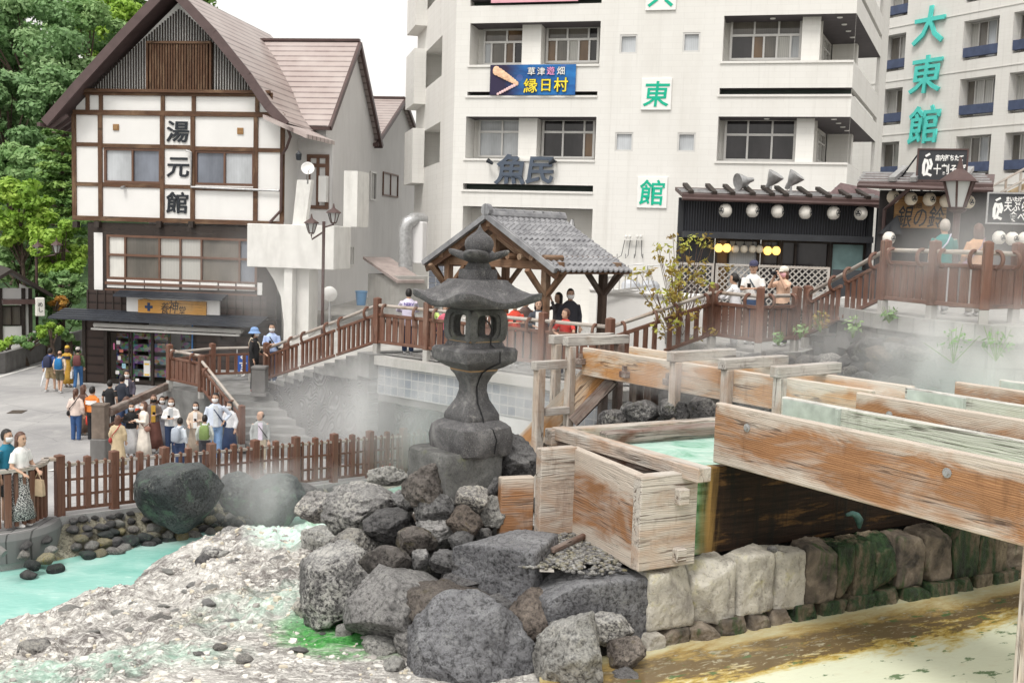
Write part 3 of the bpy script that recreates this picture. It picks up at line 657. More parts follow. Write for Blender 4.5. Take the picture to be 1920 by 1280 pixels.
# ------------------------------------------------------------------ buildings
def shifted(fr, o):
 f = Frame((0, 0), (1, 0)); f.a = fr.a + fr.n * o; f.d = fr.d; f.n = fr.n; f.rot = fr.rot; f.len = fr.len; return f
def window(fr, rc, parent, fmat, glass, cols=(0.5,), transom=None, o=0.0, w=0.06, d=0.08, name='window', rec=0.04, label=None, tcols=None):
 """frame and mullions as one mesh, the panes as its sub-part; glass = list of materials cycled over the panes"""
 u0, z0, u1, z1 = rc; f = MB()
 fr.box(f, u0, z0, u1, z0 + w, o - d / 2, o + d / 2); fr.box(f, u0, z1 - w, u1, z1, o - d / 2, o + d / 2)
 fr.box(f, u0, z0 + w, u0 + w, z1 - w, o - d / 2, o + d / 2 - .002); fr.box(f, u1 - w, z0 + w, u1, z1 - w, o - d / 2, o + d / 2 - .002)
 cs = [u0 + (u1 - u0) * c for c in cols]
 zt = None if transom is None else z0 + (z1 - z0) * transom
 for c in cs: fr.box(f, c - w * .4, z0 + w, c + w * .4, (zt - w / 2) if zt else z1 - w, o - d / 2, o + d / 2 - .006)
 if zt:
  fr.box(f, u0 + w, zt - w / 2, u1 - w, zt + w / 2, o - d / 2, o + d / 2 - .004)
  ts = cs if tcols is None else [u0 + (u1 - u0) * c for c in tcols]
  for c in ts: fr.box(f, c - w * .4, zt + w / 2, c + w * .4, z1 - w, o - d / 2, o + d / 2 - .006)
 fo = f.build(name, fmat, parent)
 if label: fo['label'] = label
 g = MB(); ed = [u0] + cs + [u1]
 zz = zt if zt else z1
 gl = glass if isinstance(glass, (list, tuple)) else [glass]; ms = []
 for x in gl:
  if x not in ms: ms.append(x)
 k = 0
 for i in range(len(ed) - 1):
  g.poly([fr.at(ed[i], z0, o - rec), fr.at(ed[i + 1], z0, o - rec), fr.at(ed[i + 1], zz, o - rec), fr.at(ed[i], zz, o - rec)], ms.index(gl[k % len(gl)])); k += 1
 if zt:
  et = [u0] + ts + [u1]
  for i in range(len(et) - 1):
   g.poly([fr.at(et[i], zz, o - rec), fr.at(et[i + 1], zz, o - rec), fr.at(et[i + 1], z1, o - rec), fr.at(et[i], z1, o - rec)], ms.index(gl[k % len(gl)])); k += 1
 g.build('pane', ms, fo)
 return fo
# ---------------- the timbered house on the left
HA = P(140, 720, 42.0); HB = P(530, 735, 40.7)
hf = Frame(HA, HB)
house = thing('timbered_house', (HA + HB) / 2 * 1.0, 'white half timbered house with steep brown gable roof and a shop on the ground floor', 'house')
house.location.z = 0
hu0, hz_mid = hf.uz(140, 411); hu1 = hf.uz(530, 415)[0]; hz_plate = hf.uz(335, 175)[1]; hz_beam = hf.uz(335, 213)[1]
apex = hf.uz(337, -6); HD = V((0.16, 0.987, 0)).normalized()       # ridge direction, away from the viewer
w = MB()
wl = hf.rect(195, 278, 302, 344); wr = hf.rect(365, 283, 477, 348)
hz_w = hf.uz(530, 227)[1]; hf.wall(w, hu0, hz_mid, hu1, hz_w, [wl, wr], 0.12)
w.poly([hf.at(hu0, hz_w), hf.at(hu1, hz_w)] + [hf.at(*hf.uz(x, y)) for x, y in ((505, 210), (468, 156), (405, 80), (334, 6), (252, 88), (172, 170), (143, 200))])
bk = lambda u, z: hf.at(u, z) + HD * 9.0
w.poly([hf.at(hu1, 0), bk(hu1, 0), bk(hu1, hf.uz(545, 235)[1] - .1), hf.at(hu1, hf.uz(545, 235)[1] - .1)])
w.poly([hf.at(hu0, hz_mid), hf.at(hu0, hz_plate - 1), bk(hu0, hz_plate - 1), bk(hu0, hz_mid)])
w.build('wall', M['plaster'], house)
window(hf, wl, house, M['brown_frame'], [M['glass_frost'], M['glass_blue']], (0.5,), o=-0.03, w=0.09)
window(hf, wr, house, M['brown_frame'], [M['glass_blue'], M['glass_frost']], (0.5,), o=-0.03, w=0.09)
t = MB(); tw = 0.075
def hbeam(y0, y1, x0, x1, h=0.15, o=0.05):
 a = hf.uz(x0, y0); b = hf.uz(x1, y1); z = (a[1] + b[1]) / 2
 hf.box(t, a[0], z - h / 2, b[0], z + h / 2, 0, o)
def hpost(x, y0, y1, wd=0.17, o=0.065):
 a = hf.uz(x, y0); b = hf.uz(x, y1); u = (a[0] + b[0]) / 2
 hf.box(t, u - wd / 2, b[1], u + wd / 2, a[1], 0, o)
hbeam(172, 181, 152, 512, 0.16, 0.08); hbeam(208, 219, 138, 532, 0.19, 0.075); hbeam(411, 417, 138, 532, 0.18, 0.08)
hbeam(270, 272, 140, 188); hbeam(273, 275, 190, 304); hbeam(275, 277, 306, 362); hbeam(278, 281, 364, 480); hbeam(281, 283, 482, 530)
hbeam(345, 346, 140, 188); hbeam(347, 348, 190, 304, .17); hbeam(350, 351, 306, 362)
hbeam(353, 356, 364, 480, .14)
for x, yb in ((140, 412), (189, 412), (305, 414), (362, 415), (480, 416), (530, 417)): hpost(x, 214, yb)
for x in (165, 190, 306, 364, 483, 508): hpost(x, 178, 210, 0.15)
t.build('timber_frame', M['timber_brown'], house)
gl = MB(); bb = MB()
zb = hz_plate + 0.12; n = 66
u_l = hf.uz(170, 172)[0]; u_r = hf.uz(500, 180)[0]
prof = [(0, 1.0), (0.33, 0.70), (0.62, 0.40), (0.84, 0.15), (1.0, 0.0)]
def topz(u):
 s = abs(u - apex[0]) / ((u_r - apex[0]) if u > apex[0] else (apex[0] - u_l)); s = min(1, s)
 return zb + (apex[1] - 0.45 - zb) * (1 - s) ** 0.92
pu0 = hf.uz(281, 80)[0]; pu1 = hf.uz(396, 80)[0]; pz = hf.uz(338, 80)[1]
for i in range(n):
 u = u_l + (u_r - u_l) * (i + 0.5) / n
 zt = topz(u)
 if zt < zb + 0.1: continue
 dark = pu0 < u < pu1
 if dark:
  hf.box(bb, u - .034, zb, u + .034, min(pz, zt), 0.02, 0.16)
  if zt > pz + .15: hf.box(gl, u - .026, pz + .02, u + .026, zt, 0.005, 0.05)
 else: hf.box(gl, u - .026, zb, u + .026, zt, 0.005, 0.05)
hf.box(bb, pu0 - .06, pz - .07, pu1 + .06, pz + .02, 0.05, 0.2); hf.box(bb, pu0 - .08, zb, pu0, pz, 0.05, 0.18); hf.box(bb, pu1, zb, pu1 + .08, pz, 0.05, 0.18)
hf.box(bb, u_l - .2, zb - .12, u_r + .2, zb - .005, 0.085, 0.2)
o_ = gl.build('gable_lattice', M['timber_dark'], house)
bb.build('gable_panel', M['timber_brown'], house)
b2 = MB(); hf.box(b2, pu0, zb, pu1, pz - .07, 0.005, 0.018); b2.build('gable_hatch', M['timber_dark'], house)
ov = 0.75
rp_l = [hf.uz(334, -14), hf.uz(252, 72), hf.uz(172, 160), hf.uz(106, 236)]
rp_r = [hf.uz(334, -14), hf.uz(415, 72), hf.uz(478, 150), hf.uz(515, 205), hf.uz(548, 240)]
rf = MB(); vg = MB()
for rp, sg in ((rp_l, -1), (rp_r, 1)):
 dep = 8.8
 for (ua, za), (ub, zb_) in zip(rp, rp[1:]):
  nrm = V((-(zb_ - za), 0, (ub - ua))) * sg; k = math.hypot(ub - ua, zb_ - za)
  du = -(zb_ - za) / k * sg * 0.14; dz = (ub - ua) / k * sg * 0.14
  f0 = lambda u, z: hf.at(u, z, ov)
  f1 = lambda u, z: hf.at(u, z, 0) + HD * dep
  top = [f0(ua + du, za + dz), f0(ub + du, zb_ + dz), f1(ub + du, zb_ + dz), f1(ua + du, za + dz)]
  bot = [f0(ua, za), f0(ub, zb_), f1(ub, zb_), f1(ua, za)]
  b = len(rf.v)
  L = k
  acc = sum(math.hypot(q[0] - p_[0], q[1] - p_[1]) for p_, q in zip(rp, rp[1:]) if q[1] > zb_ + 1e-6 or (p_[1] > za + 1e-6))
  lo = [V((0, acc, 0)), V((0, acc + L, 0)), V((dep + ov, acc + L, 0)), V((dep + ov, acc, 0))]
  fs = [(0, 1, 2, 3)] if sg < 0 else [(3, 2, 1, 0)]
  rf.add(top, fs, 0, lo); rf.add(bot, [(0, 1, 2, 3)], 1)
  a1 = hf.at(ua, za, ov + .05); a2 = hf.at(ub, zb_, ov + .05)
  v1 = V(hf.d * du + V((0, 0, dz))) * 1.5; v0 = -v1 * 0.6
  vg.prism([a1 + v0, a2 + v0, a2 + v1, a1 + v1], -hf.n * 0.1)
 ue, ze = rp[-1]
 rf.bar(hf.at(ue, ze, ov - .1), hf.at(ue, ze) + HD * dep, 0.12, 0.16, mi=1)
rfo = rf.build('roof', [M['roof_metal'], M['verge']], house)
vg.build('verge_board', M['verge'], rfo)
gt = MB(); ue, ze = rp_l[-1]
gt.bar(hf.at(ue - .12, ze - .05, 1.0), hf.at(ue - .12, ze - .05) + HD * 6, 0.14, 0.14)
for k in range(6): gt.bar(hf.at(ue + .05, ze - .12, 0.5 - k * .5), hf.at(hu0 + .05, ze + .35, 0.5 - k * .5), 0.1, 0.12)
gt.build('eave_rafters', M['verge'], house)
gp = MB()
pts = [hf.at(*hf.uz(548, 243), 0.5), hf.at(*hf.uz(551, 258), 0.35), hf.at(*hf.uz(540, 278), 0.16), hf.at(*hf.uz(531, 292), 0.14), hf.at(*hf.uz(529, 395), 0.14), hf.at(*hf.uz(508, 418), 0.14)]
gp.tube(pts, 0.055, 8); gp.build('drain_pipe', M['brown_metal'], house)
gp = MB(); gp.tube([hf.at(*hf.uz(352, 283), 0.13), hf.at(*hf.uz(361, 286), 0.13), hf.at(*hf.uz(361, 351), 0.13), hf.at(*hf.uz(526, 358), 0.13)], 0.045, 8); gp.build('conduit', M['galv'], house)
for x, y in ((218, 239), (451, 246)):
 g = MB(); u, z = hf.uz(x, y); hf.box(g, u - .12, z - .12, u + .12, z + .12, 0.0, 0.05, ch=.01)
 hf.box(g, u - .07, z - .07, u + .07, z + .07, 0.045, 0.06); g.build('vent_cover', M['sign_wood_dull'], house)
g = MB(); g.tube([hf.at(*hf.uz(234, 350), 0.0), hf.at(*hf.uz(234, 353), 0.22)], [.05, .07], 10); g.build('vent_pipe', M['galv'], house)
for ch, x, y in (('湯', 334, 247), ('元', 334, 314), ('館', 333, 380)):
 u, z = hf.uz(x, y)
 letters('lettering', ch, M['ink'], hf.at(u, z, 0.02), hf.d, V((0, 0, 1)), 0.95, house, 0.014, 0.03, (1.0, 0.9), shear=.06)
z_top = hz_mid - 0.09; z_sh = hf.uz(320, 590)[1]
lw = MB()
wb = hf.rect(200, 444, 482, 528)
hf.wall(lw, hu0 + .55, z_sh, hu1 - .2, z_top, [wb], 0.15)
lw.build('lower_wall', M['timber_dark'], house)
fo = window(hf, wb, house, M['brown_frame'], [M['glass_shoji'], M['glass_room'], M['glass_curtain'], M['glass_curtain'], M['glass_room'], M['glass_blue']],
  (0.125, 0.355, 0.495, 0.635, 0.885), 0.55, o=-0.02, w=0.09, tcols=(0.125, 0.355, 0.495, 0.635, 0.885))
wp = MB()
for k, (a, b) in enumerate(((201, 233), (237, 270), (272, 301), (303, 336), (342, 374), (376, 408), (411, 441), (444, 478))):
 r = hf.rect(a, 524 + k * .9, b, 539 + k * .9); hf.box(wp, *r, 0.0, 0.02)
r = hf.rect(177, 436, 193, 543); hf.box(wp, *r, 0.0, 0.03); r = hf.rect(483, 530, 492, 553); hf.box(wp, *r, 0.0, 0.03)
wp.build('panel_row', M['plaster'], house)
fb = MB()
for y0, y1 in ((530, 541), (541.5, 557)):
 a = hf.uz(198, y0); b = hf.uz(483, y1 if y0 < 535 else y1); z = (a[1] + b[1]) / 2; hf.box(fb, a[0], z - .06, b[0], z + .06, 0.02, 0.06)
fb.build('sill_beam', M['brown_frame'], house)
cb = MB()
for x in (146, 186, 302, 362): u, z = hf.uz(x, 420); hf.box(cb, u - .1, z - .14, u + .1, z + .1, 0, 0.22)
cb.build('beam_end', M['timber_dark'], house)
lb = MB()
def locpoly(mb, fr, u0, z0, u1, z1, o, mi=0):
 mb.add([fr.at(u0, z0, o), fr.at(u1, z0, o), fr.at(u1, z1, o), fr.at(u0, z1, o)], [(0, 1, 2, 3)], mi, [V((u0, z0, 0)), V((u1, z0, 0)), V((u1, z1, 0)), V((u0, z1, 0))])
zc1 = hf.uz(320, 548)[1]; zc2 = hf.uz(320, 592)[1]
locpoly(lb, hf, hf.uz(170, 560)[0], zc2, hf.uz(505, 560)[0], zc1, 0.30)
zgl = hf.uz(250, 615)[1]
locpoly(lb, hf, hf.uz(164, 660)[0], 0, hf.uz(206, 660)[0], zc2, 0.28)
locpoly(lb, hf, hf.uz(364, 660)[0], 0, hf.uz(520, 660)[0], zc2, 0.10)
sw = lb.build('shop_wall', M['lapboard'], house)
for x in (173, 190, 205, 220, 235, 432, 448, 462, 478, 494): bt = MB(); u = hf.uz(x, 565)[0]; hf.box(bt, u - .02, zc2, u + .02, zc1, 0.31, 0.335); bt.build('batten', M['timber_dark'], sw)
for x in (166, 206): bt = MB(); u = hf.uz(x, 660)[0]; hf.box(bt, u - .07, 0, u + .07, zc2, 0.2, 0.34); bt.build('door_post', M['timber_dark'], sw)
def tinroof(name, x0, x1, yb, yf, out, th=0.07, slope=.45):
 u0 = hf.uz(x0, yf)[0]; u1 = hf.uz(x1, yf)[0]; zf = hf.uz((x0 + x1) / 2, yf)[1]
 g = MB(); pr = [hf.at(u0, zf, 0.3 + out), hf.at(u0, zf + th, 0.3 + out), hf.at(u0, zf + th + slope, 0.3), hf.at(u0, zf + slope, 0.3)]
 g.prism(pr, hf.d * (u1 - u0))
 for k in range(4):
  a = 0.12 + k * .22; g.bar(hf.at(u0, zf + th + slope * a + .012, 0.3 + out * (1 - a)), hf.at(u1, zf + th + slope * a + .012, 0.3 + out * (1 - a)), .03, .02)
 return g.build(name, M['navy_metal'], house)
tinroof('sign_canopy', 233, 434, 548, 558, 0.55, slope=.16)
tinroof('shop_canopy', 130, 508, 585, 601, 1.15, slope=.28)
sg = thing('shop_sign', hf.at(hf.uz(333, 590)[0], hf.uz(333, 590)[1], 0.4), 'long golden wood shop sign with dark blue cross on white backing', 'sign')
g = MB(); hf.box(g, *hf.rect(247, 558, 420, 592), 0.32, 0.40); g.build('backing_board', M['white'], sg)
r = hf.rect(270, 562, 396, 592); cu, cz = (r[0] + r[2]) / 2, (r[1] + r[3]) / 2
g = MB(); k = 10
top = [hf.at(r[0] + (r[2] - r[0]) * i / k, r[3] + rnd.uniform(-.03, .03), .40) for i in range(k + 1)]; bot = [hf.at(r[0] + (r[2] - r[0]) * i / k, r[1] + rnd.uniform(-.03, .03), .40) for i in range(k + 1)]
g.prism(top + bot[::-1], hf.n * 0.07); g.l = [V(((p - sg.location).dot(hf.d), p.z, 0)) for p in g.v]
g.build('board', M['sign_wood'], sg)
u, z = hf.uz(290, 574); g = MB(); hf.box(g, u - .16, z - .05, u + .16, z + .05, .472, .482); hf.box(g, u - .055, z - .16, u + .055, z + .16, .472, .484); g.build('cross', plain('navy_paint', (0.02, 0.05, 0.13), .4), sg)
for ch, x, y, s in (('養', 320, 576, .42), ('神', 336, 574, .5), ('堂', 352, 581, .36)):
 letters('lettering', ch, M['ink'], hf.at(*hf.uz(x, y), .475), hf.d, V((0, 0, 1)), s, sg, 0.0, .006, (0.85, 1.1), shear=.15)
g = MB(); a = hf.uz(196, 607); b = hf.uz(468, 617); zz = (a[1] + b[1]) / 2
g.tube([hf.at(a[0], zz, .75), hf.at(b[0], zz, .75)], .09, 10); g.bar(hf.at(a[0], zz - .14, .95), hf.at(b[0], zz - .14, .95), .1, .07)
for f in (.02, .5, .98): uu = a[0] + (b[0] - a[0]) * f; g.bar(hf.at(uu, zz, .3), hf.at(uu, zz - .12, .95), .05, .06)
g.build('awning_roll', M['offwhite'], house)
fl = 0.02
inn = MB(); ud0 = hf.uz(206, 660)[0]; ud1 = hf.uz(364, 660)[0]
inn.poly([hf.at(ud0, fl, 0.1), hf.at(ud1, fl, 0.1), hf.at(ud1, fl, -3), hf.at(ud0, fl, -3)]); inn.poly([hf.at(ud0, fl, -3), hf.at(ud1, fl, -3), hf.at(ud1, zc2, -3), hf.at(ud0, zc2, -3)])
inn.poly([hf.at(ud0, fl, .1), hf.at(ud0, fl, -3), hf.at(ud0, zc2, -3), hf.at(ud0, zc2, .1)]); inn.poly([hf.at(ud1, fl, .1), hf.at(ud1, zc2, .1), hf.at(ud1, zc2, -3), hf.at(ud1, fl, -3)])
inn.build('shop_interior', plain('shop_inside', (0.22, 0.19, 0.16), .8), house)
m = Mat('shop_goods'); v = m.obj(); vo = m.voro(m.scale(v, (1, 1, 1.2)), 7.5, 'F1', 'Color', 0.8)
hs = m.node('HueSaturation'); m.put(hs.inputs['Color'], vo); hs.inputs['Saturation'].default_value = .75; hs.inputs['Value'].default_value = .5
M['goods'] = m.done(hs.outputs[0], .6)
gd = MB()
for k in range(5):
 u = ud0 + .35 + (ud1 - ud0 - .6) * k / 4; o = -.5 if k < 3 else -1.6
 for s in range(4): hf.box(gd, u - .32, .25 + s * .5, u + .32, .58 + s * .5 + rnd.uniform(-.08, .06), o - .3, o)
 for q in (-.34, .34): hf.box(gd, u + q - .02, 0.02, u + q + .02, 2.2, o - .3, o - .02)
gd.build('goods_shelf', M['goods'], house)
gm = Mat('door_glass'); bs = gm.b; bs.inputs['Transmission Weight'].default_value = 1.0; bs.inputs['Roughness'].default_value = 0.0; bs.inputs['IOR'].default_value = 1.02
gm.done((.9, .93, .93), 0.0); M['glass_clear'] = gm.m
for x0, x1 in ((208, 247), (249, 289)):
 r = hf.rect(x0, 620, x1, 716); r = (r[0], 0.05, r[2], r[3])
 d = MB(); hf.box(d, r[0], r[1], r[2], r[1] + .14, .1, .15); hf.box(d, r[0], r[3] - .08, r[2], r[3], .1, .15); hf.box(d, r[0], r[1] + .14, r[0] + .06, r[3] - .08, .1, .15); hf.box(d, r[2] - .06, r[1] + .14, r[2], r[3] - .08, .1, .15)
 dd = d.build('sliding_door', M['timber_dark'], house)
 d = MB(); d.poly([hf.at(r[0], r[1], .12), hf.at(r[2], r[1], .12), hf.at(r[2], r[3], .12), hf.at(r[0], r[3], .12)]); d.build('pane', M['glass_clear'], dd)
 ps = MB()
 spec = ((.45, .78, .16, .14, 0), (.6, .62, .16, .12, 1), (.5, .48, .13, .16, 0), (.72, .33, .16, .2, 2), (.4, .2, .15, .14, 0), (.25, .7, .06, .25, 3)) if x0 < 240 else ((.75, .3, .27, .62, 0), (.75, .38, .2, .06, 4), (.75, .18, .2, .06, 4), (.3, .07, .15, .1, 0))
 for fx, fz, ww, hh, mi in spec:
  cx = r[0] + (r[2] - r[0]) * fx; cz = r[1] + (r[3] - r[1]) * fz; hf.box(ps, cx - ww / 2, cz - hh / 2, cx + ww / 2, cz + hh / 2, .151 + mi * .003, .153 + mi * .003, mi)
 ps.build('poster', [M['white'], plain('sticker_red', (.6, .2, .15)), plain('poster_blue', (.35, .6, .7)), plain('poster_pink', (.75, .2, .4)), plain('price_yellow', (.85, .55, .05))], dd)
g = MB(); r = hf.rect(289, 617, 364, 622); hf.box(g, ud0, zgl - .15, ud1, zgl + .1, .1, .18); u = hf.uz(290, 660)[0]; hf.box(g, u - .05, 0, u + .05, zgl - .15, .1, .2); u = hf.uz(364, 660)[0]; hf.box(g, u - .06, 0, u + .06, zgl - .15, .1, .2)
g.build('door_frame', M['timber_dark'], house)
g = MB(); uu = hf.uz(366, 650)[0]; g.tube([hf.at(uu, .5, .25), hf.at(uu, 2.6, .25)], .03, 6); g.build('blue_pole', plain('blue_pole', (.05, .2, .5), .4), house)
r = hf.rect(415, 618, 445, 640); window(hf, r, house, M['timber_dark'], [M['glass_room']], (), o=.12)
# ---------------- rear wings: white gabled ends with brown roofs
def wing(FLp, AXp, FRp, name, label, ridge_len, wins, group=None):
 FL, A, FR = FLp, AXp, FRp
 fr = Frame(FL, FR); rd = -fr.n
 th = thing(name, V(((FL.x + FR.x) / 2, (FL.y + FR.y) / 2, 0)), label, 'building')
 g = MB(); ze = (FL.z + FR.z) / 2
 uA = (V((A.x, A.y, 0)) - fr.a).dot(fr.d)
 g.poly([fr.at(0, -.2), fr.at(fr.len, -.2), fr.at(fr.len, ze), fr.at(uA, A.z), fr.at(0, ze)])
 g.poly([fr.at(0, -.2), fr.at(0, ze), fr.at(0, ze, -ridge_len), fr.at(0, -.2, -ridge_len)])
 g.poly([fr.at(fr.len, -.2), fr.at(fr.len, -.2, -ridge_len), fr.at(fr.len, ze, -ridge_len), fr.at(fr.len, ze)])
 g.build('wall', M['grey_wall'], th)
 r = MB(); k = .10
 for ue, sg in ((-.35, 0), (fr.len + .35, 1)):
  zz = ze - .35 * (A.z - ze) / max(.1, (uA if sg == 0 else fr.len - uA))
  top = [fr.at(ue, zz + k, .25), fr.at(ue, zz + k, -ridge_len), fr.at(uA, A.z + k, -ridge_len), fr.at(uA, A.z + k, .25)]
  L = math.hypot(ue - uA, A.z - zz)
  r.add(top, [(0, 1, 2, 3)] if sg == 0 else [(3, 2, 1, 0)], 0, [V((0, L, 0)), V((ridge_len, L, 0)), V((ridge_len, 0, 0)), V((0, 0, 0))])
  r.bar(fr.at(ue, zz, .27), fr.at(uA, A.z, .27), .12, .2, mi=1)
  r.bar(fr.at(ue, zz, .27), fr.at(ue, zz, -ridge_len), .12, .14, mi=1)
 r.bar(fr.at(uA, A.z + .14, .25), fr.at(uA, A.z + .14, -ridge_len), .22, .1, mi=1)
 r.build('roof', [M['roof_metal'], M['brown_metal']], th)
 for a in wins:
  window(fr, fr.rect(*a), th, M['brown_frame'] if a[2] - a[0] > 20 else M['steel'], M['glass_room'] if a[2] - a[0] > 20 else M['glass_dark'], (.5,), o=.03, w=.07)
 return th, fr
wing2, w2f = wing(P(612, 222, 43), P(655, 82, 46.6), P(702, 262, 50), 'rear_wing', 'grey white gable end with brown roof joined behind the timbered house', 7.5,
   [(652, 460, 662, 498), (660, 332, 666, 358), (693, 322, 704, 376)])
wing3, w3f = wing(P(700, 262, 50.2), P(768, 189, 55), P(790, 300, 60), 'rear_building', 'low grey building with brown roof between the timbered house and the white hotel', 9.0, [(717, 325, 745, 369)])
# ---------------- white entrance block with stairs on the flank of the house
eb = thing('entrance_block', P(545, 640, 39.0), 'white entrance annex with blank boxed landing and outside stairs beside the timbered house', 'building')
eb.location.z = 0
ef = Frame(P(463, 700, 39.2), P(627, 700, 38.4))
g = MB(); r = ef.rect(463, 421, 626, 503)
ef.box(g, r[0], r[1], r[2], r[3], -1.6, 0.0, ch=.02)
g.build('landing_box', M['offwhite'], eb)
g = MB()
r2 = ef.rect(486, 505, 568, 640)
pr = [ef.at(r2[0], r[1], -.5), ef.at(r2[2], r[1], -.5), ef.at(r2[2], 0.5, -.5), ef.at(r2[0] + 1.05, 0.5, -.5), ef.at(r2[0] + .62, r[1] - 1.1, -.5), ef.at(r2[0] + .35, r[1] - .5, -.5)]
g.prism(pr, -ef.n * .8)
u = ef.uz(537, 580)[0]; ef.box(g, u - .16, 1.2, u + .16, r[1], -.45, -.12)
g.build('support_wall', M['offwhite'], eb)
g = MB()
r3 = ef.rect(540, 280, 622, 420);
ef.box(g, r3[2] - .45, r[3] + .003, r3[2] + .1, r3[3] - .6, -3.4, -2.2); g.build('parapet', M['offwhite'], eb); g = MB()
g.prism([ef.at(r3[0], r[3], -.4), ef.at(r3[0] + .5, r[3], -.4), ef.at(ef.uz(575, 336)[0], ef.uz(575, 336)[1], -.4), ef.at(ef.uz(548, 336)[0], ef.uz(548, 336)[1], -.4)], -ef.n * .25)
g.build('parapet', M['offwhite'], eb)
df = shifted(ef, -3.2)
g = MB(); rr = df.rect(536, 262, 622, 430); df.box(g, rr[0], rr[1], rr[2], rr[3], -.2, 0); g.build('porch_wall', M['grey_wall'], eb)
rr = df.rect(576, 290, 617, 392); d_ = window(df, rr, eb, M['brown_frame'], [M['glass_warm'], M['glass_dark']], (.5,), .8, o=.03, w=.14, name='door')
g = MB(); u, z = df.uz(610, 355); df.box(g, u - .16, z - .5, u + .16, z + .5, .06, .3); eb_ac = g
g.build('air_conditioner', M['white'], eb)
g = MB(); rr = df.rect(550, 236, 628, 262); g.prism([df.at(rr[0], rr[1] + .5, 2.6), df.at(rr[2], rr[1] - .2, 2.6), df.at(rr[2], rr[1] - .05, 2.6), df.at(rr[0], rr[1] + .65, 2.6)], -df.n * 2.6); g.build('porch_roof', M['roof_metal'], eb)
g = MB()
for k in range(9):
 z = LAND + .17 * k; c = ef.uz(588, 640)[0] + k * .06
 g.box(ef.at(c, z + .05, -.2 - k * .33), (2.0 - k * .03, .5, .3), ef.rot)
g.build('stair', M['concrete'], eb)
sd = thing('satellite_dish', P(577, 330, 38), 'round white satellite dish on the wall above the white entrance block', 'satellite dish')
g = MB(); ax = basis(V((.2, -1, .35)), V((0, 0, 1))); mm = Matrix((ax.col[1], ax.col[2], ax.col[0])).transposed()
g.lathe(P(577, 316, 38), [(.01, -.05), (.12, -.04), (.2, -.01), (.235, .03), (.225, .035), (.19, .0), (.1, -.025), (.01, -.03)], 20, axis=mm); g.build('dish', M['white'], sd, True)
g = MB(); g.tube([P(577, 318, 38.05), P(577, 332, 38.15), P(577, 345, 38.2)], .03, 6); g.tube([P(577, 326, 37.95), P(580, 318, 37.7)], .015, 6); g.build('mount', M['galv'], sd)
wlamp = thing('wall_lantern', P(560, 300, 38.2), 'small dark wall lantern beside the door of the white entrance block', 'lamp')
g = MB(); g.lathe(P(560, 300, 38.2), [(.03, -.02), (.09, .0), (.11, .2), (.02, .32)], 6); g.tube([P(560, 288, 38.2), P(565, 288, 38.6)], .02, 6); g.build('lantern_case', M['ink'], wlamp)
# ---------------- the white hotel
H0 = V((-2.36, 39.3, 0)); H1 = V((11.0, 36.0, 0)); H2 = V((15.6, 46.4, 0)); HL = V((-4.6, 48.4, 0))
ff = Frame(H0, H1); fsd = Frame(H1, H2); fl_ = Frame(HL, H0)
hotel = thing('white_hotel', (H0 + H1) / 2 + V((0, 0, TERR)), 'large cream white hotel of several storeys with recessed balconies and green characters on square panels', 'hotel')
ZT = 22.5
op = {k: ff.rect(*v) for k, v in dict(T=(884, -132, 1128, -54), Ts=(882, -3, 1128, 9), A=(881, 42, 1125, 122), As=(876, 172, 1120, 180), B=(873, 219, 1117, 299), Bs=(868, 346, 1112, 358), C=(867, 389, 1110, 470)).items()}
op['C'] = (op['C'][0], TERR + .02, op['C'][2], op['C'][3])
fe = ff.len
ra = ff.rect(1356, 28, 1574, 115); rb = ff.rect(1345, 219, 1573, 304); rs = ff.rect(1349, 165, 1577, 178)
rt = ff.rect(1360, -140, 1575, -62); rts = ff.rect(1352, -22, 1577, -10)
RWs = [(r[0], r[1], fe, r[3]) for r in (ra, rb, rs, rt, rts)]
smalls = [ff.rect(*q) for q in ((1162, 65, 1195, 101), (1280, 61, 1313, 98), (1153, 248, 1187, 284), (1270, 249, 1304, 285), (1166, -115, 1199, -80), (1288, -118, 1320, -83))]
hw = MB(); DEP = 1.15
holes = list(op.values());
ff.wall(hw, 0, TERR - .3, fe, ZT, holes + RWs + smalls, DEP * 0 + .14, 0)          # shallow reveals first
hw2 = MB()
for k, r in list(op.items()) + [('R%d' % i, r) for i, r in enumerate(RWs)]:
 sl_ = k in ('Ts', 'As', 'Bs', 'R2', 'R4'); dp = .5 if sl_ else DEP
 q = lambda u, z, w_: ff.at(u, z, -w_)
 right = k.startswith('R')
 hw2.poly([q(r[0], r[1], .14), q(r[0], r[1], dp), q(r[0], r[3], dp), q(r[0], r[3], .14)], 0)
 if not right: hw2.poly([q(r[2], r[1], .14), q(r[2], r[3], .14), q(r[2], r[3], dp), q(r[2], r[1], dp)], 0)
 ue = r[2] + (0 if not right else 0)
 hw2.poly([q(r[0], r[1] - .001, .0), q(ue, r[1] - .001, .0), q(ue, r[1] - .001, dp), q(r[0], r[1] - .001, dp)], 0)
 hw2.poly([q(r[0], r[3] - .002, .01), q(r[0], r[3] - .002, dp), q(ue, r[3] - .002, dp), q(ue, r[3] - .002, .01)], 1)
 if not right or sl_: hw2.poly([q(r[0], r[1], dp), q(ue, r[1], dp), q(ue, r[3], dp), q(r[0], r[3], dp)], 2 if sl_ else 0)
for r in (ra, rb, rs, rt, rts):
 pass
fsd.wall(hw, 0, TERR - .3, fsd.len, ZT, [(0, r[1], 8.6, r[3]) for r in (ra, rb, rs, rt, rts)], .14, 0, open_left=(0, 1, 2, 3, 4))
ib = 1.15
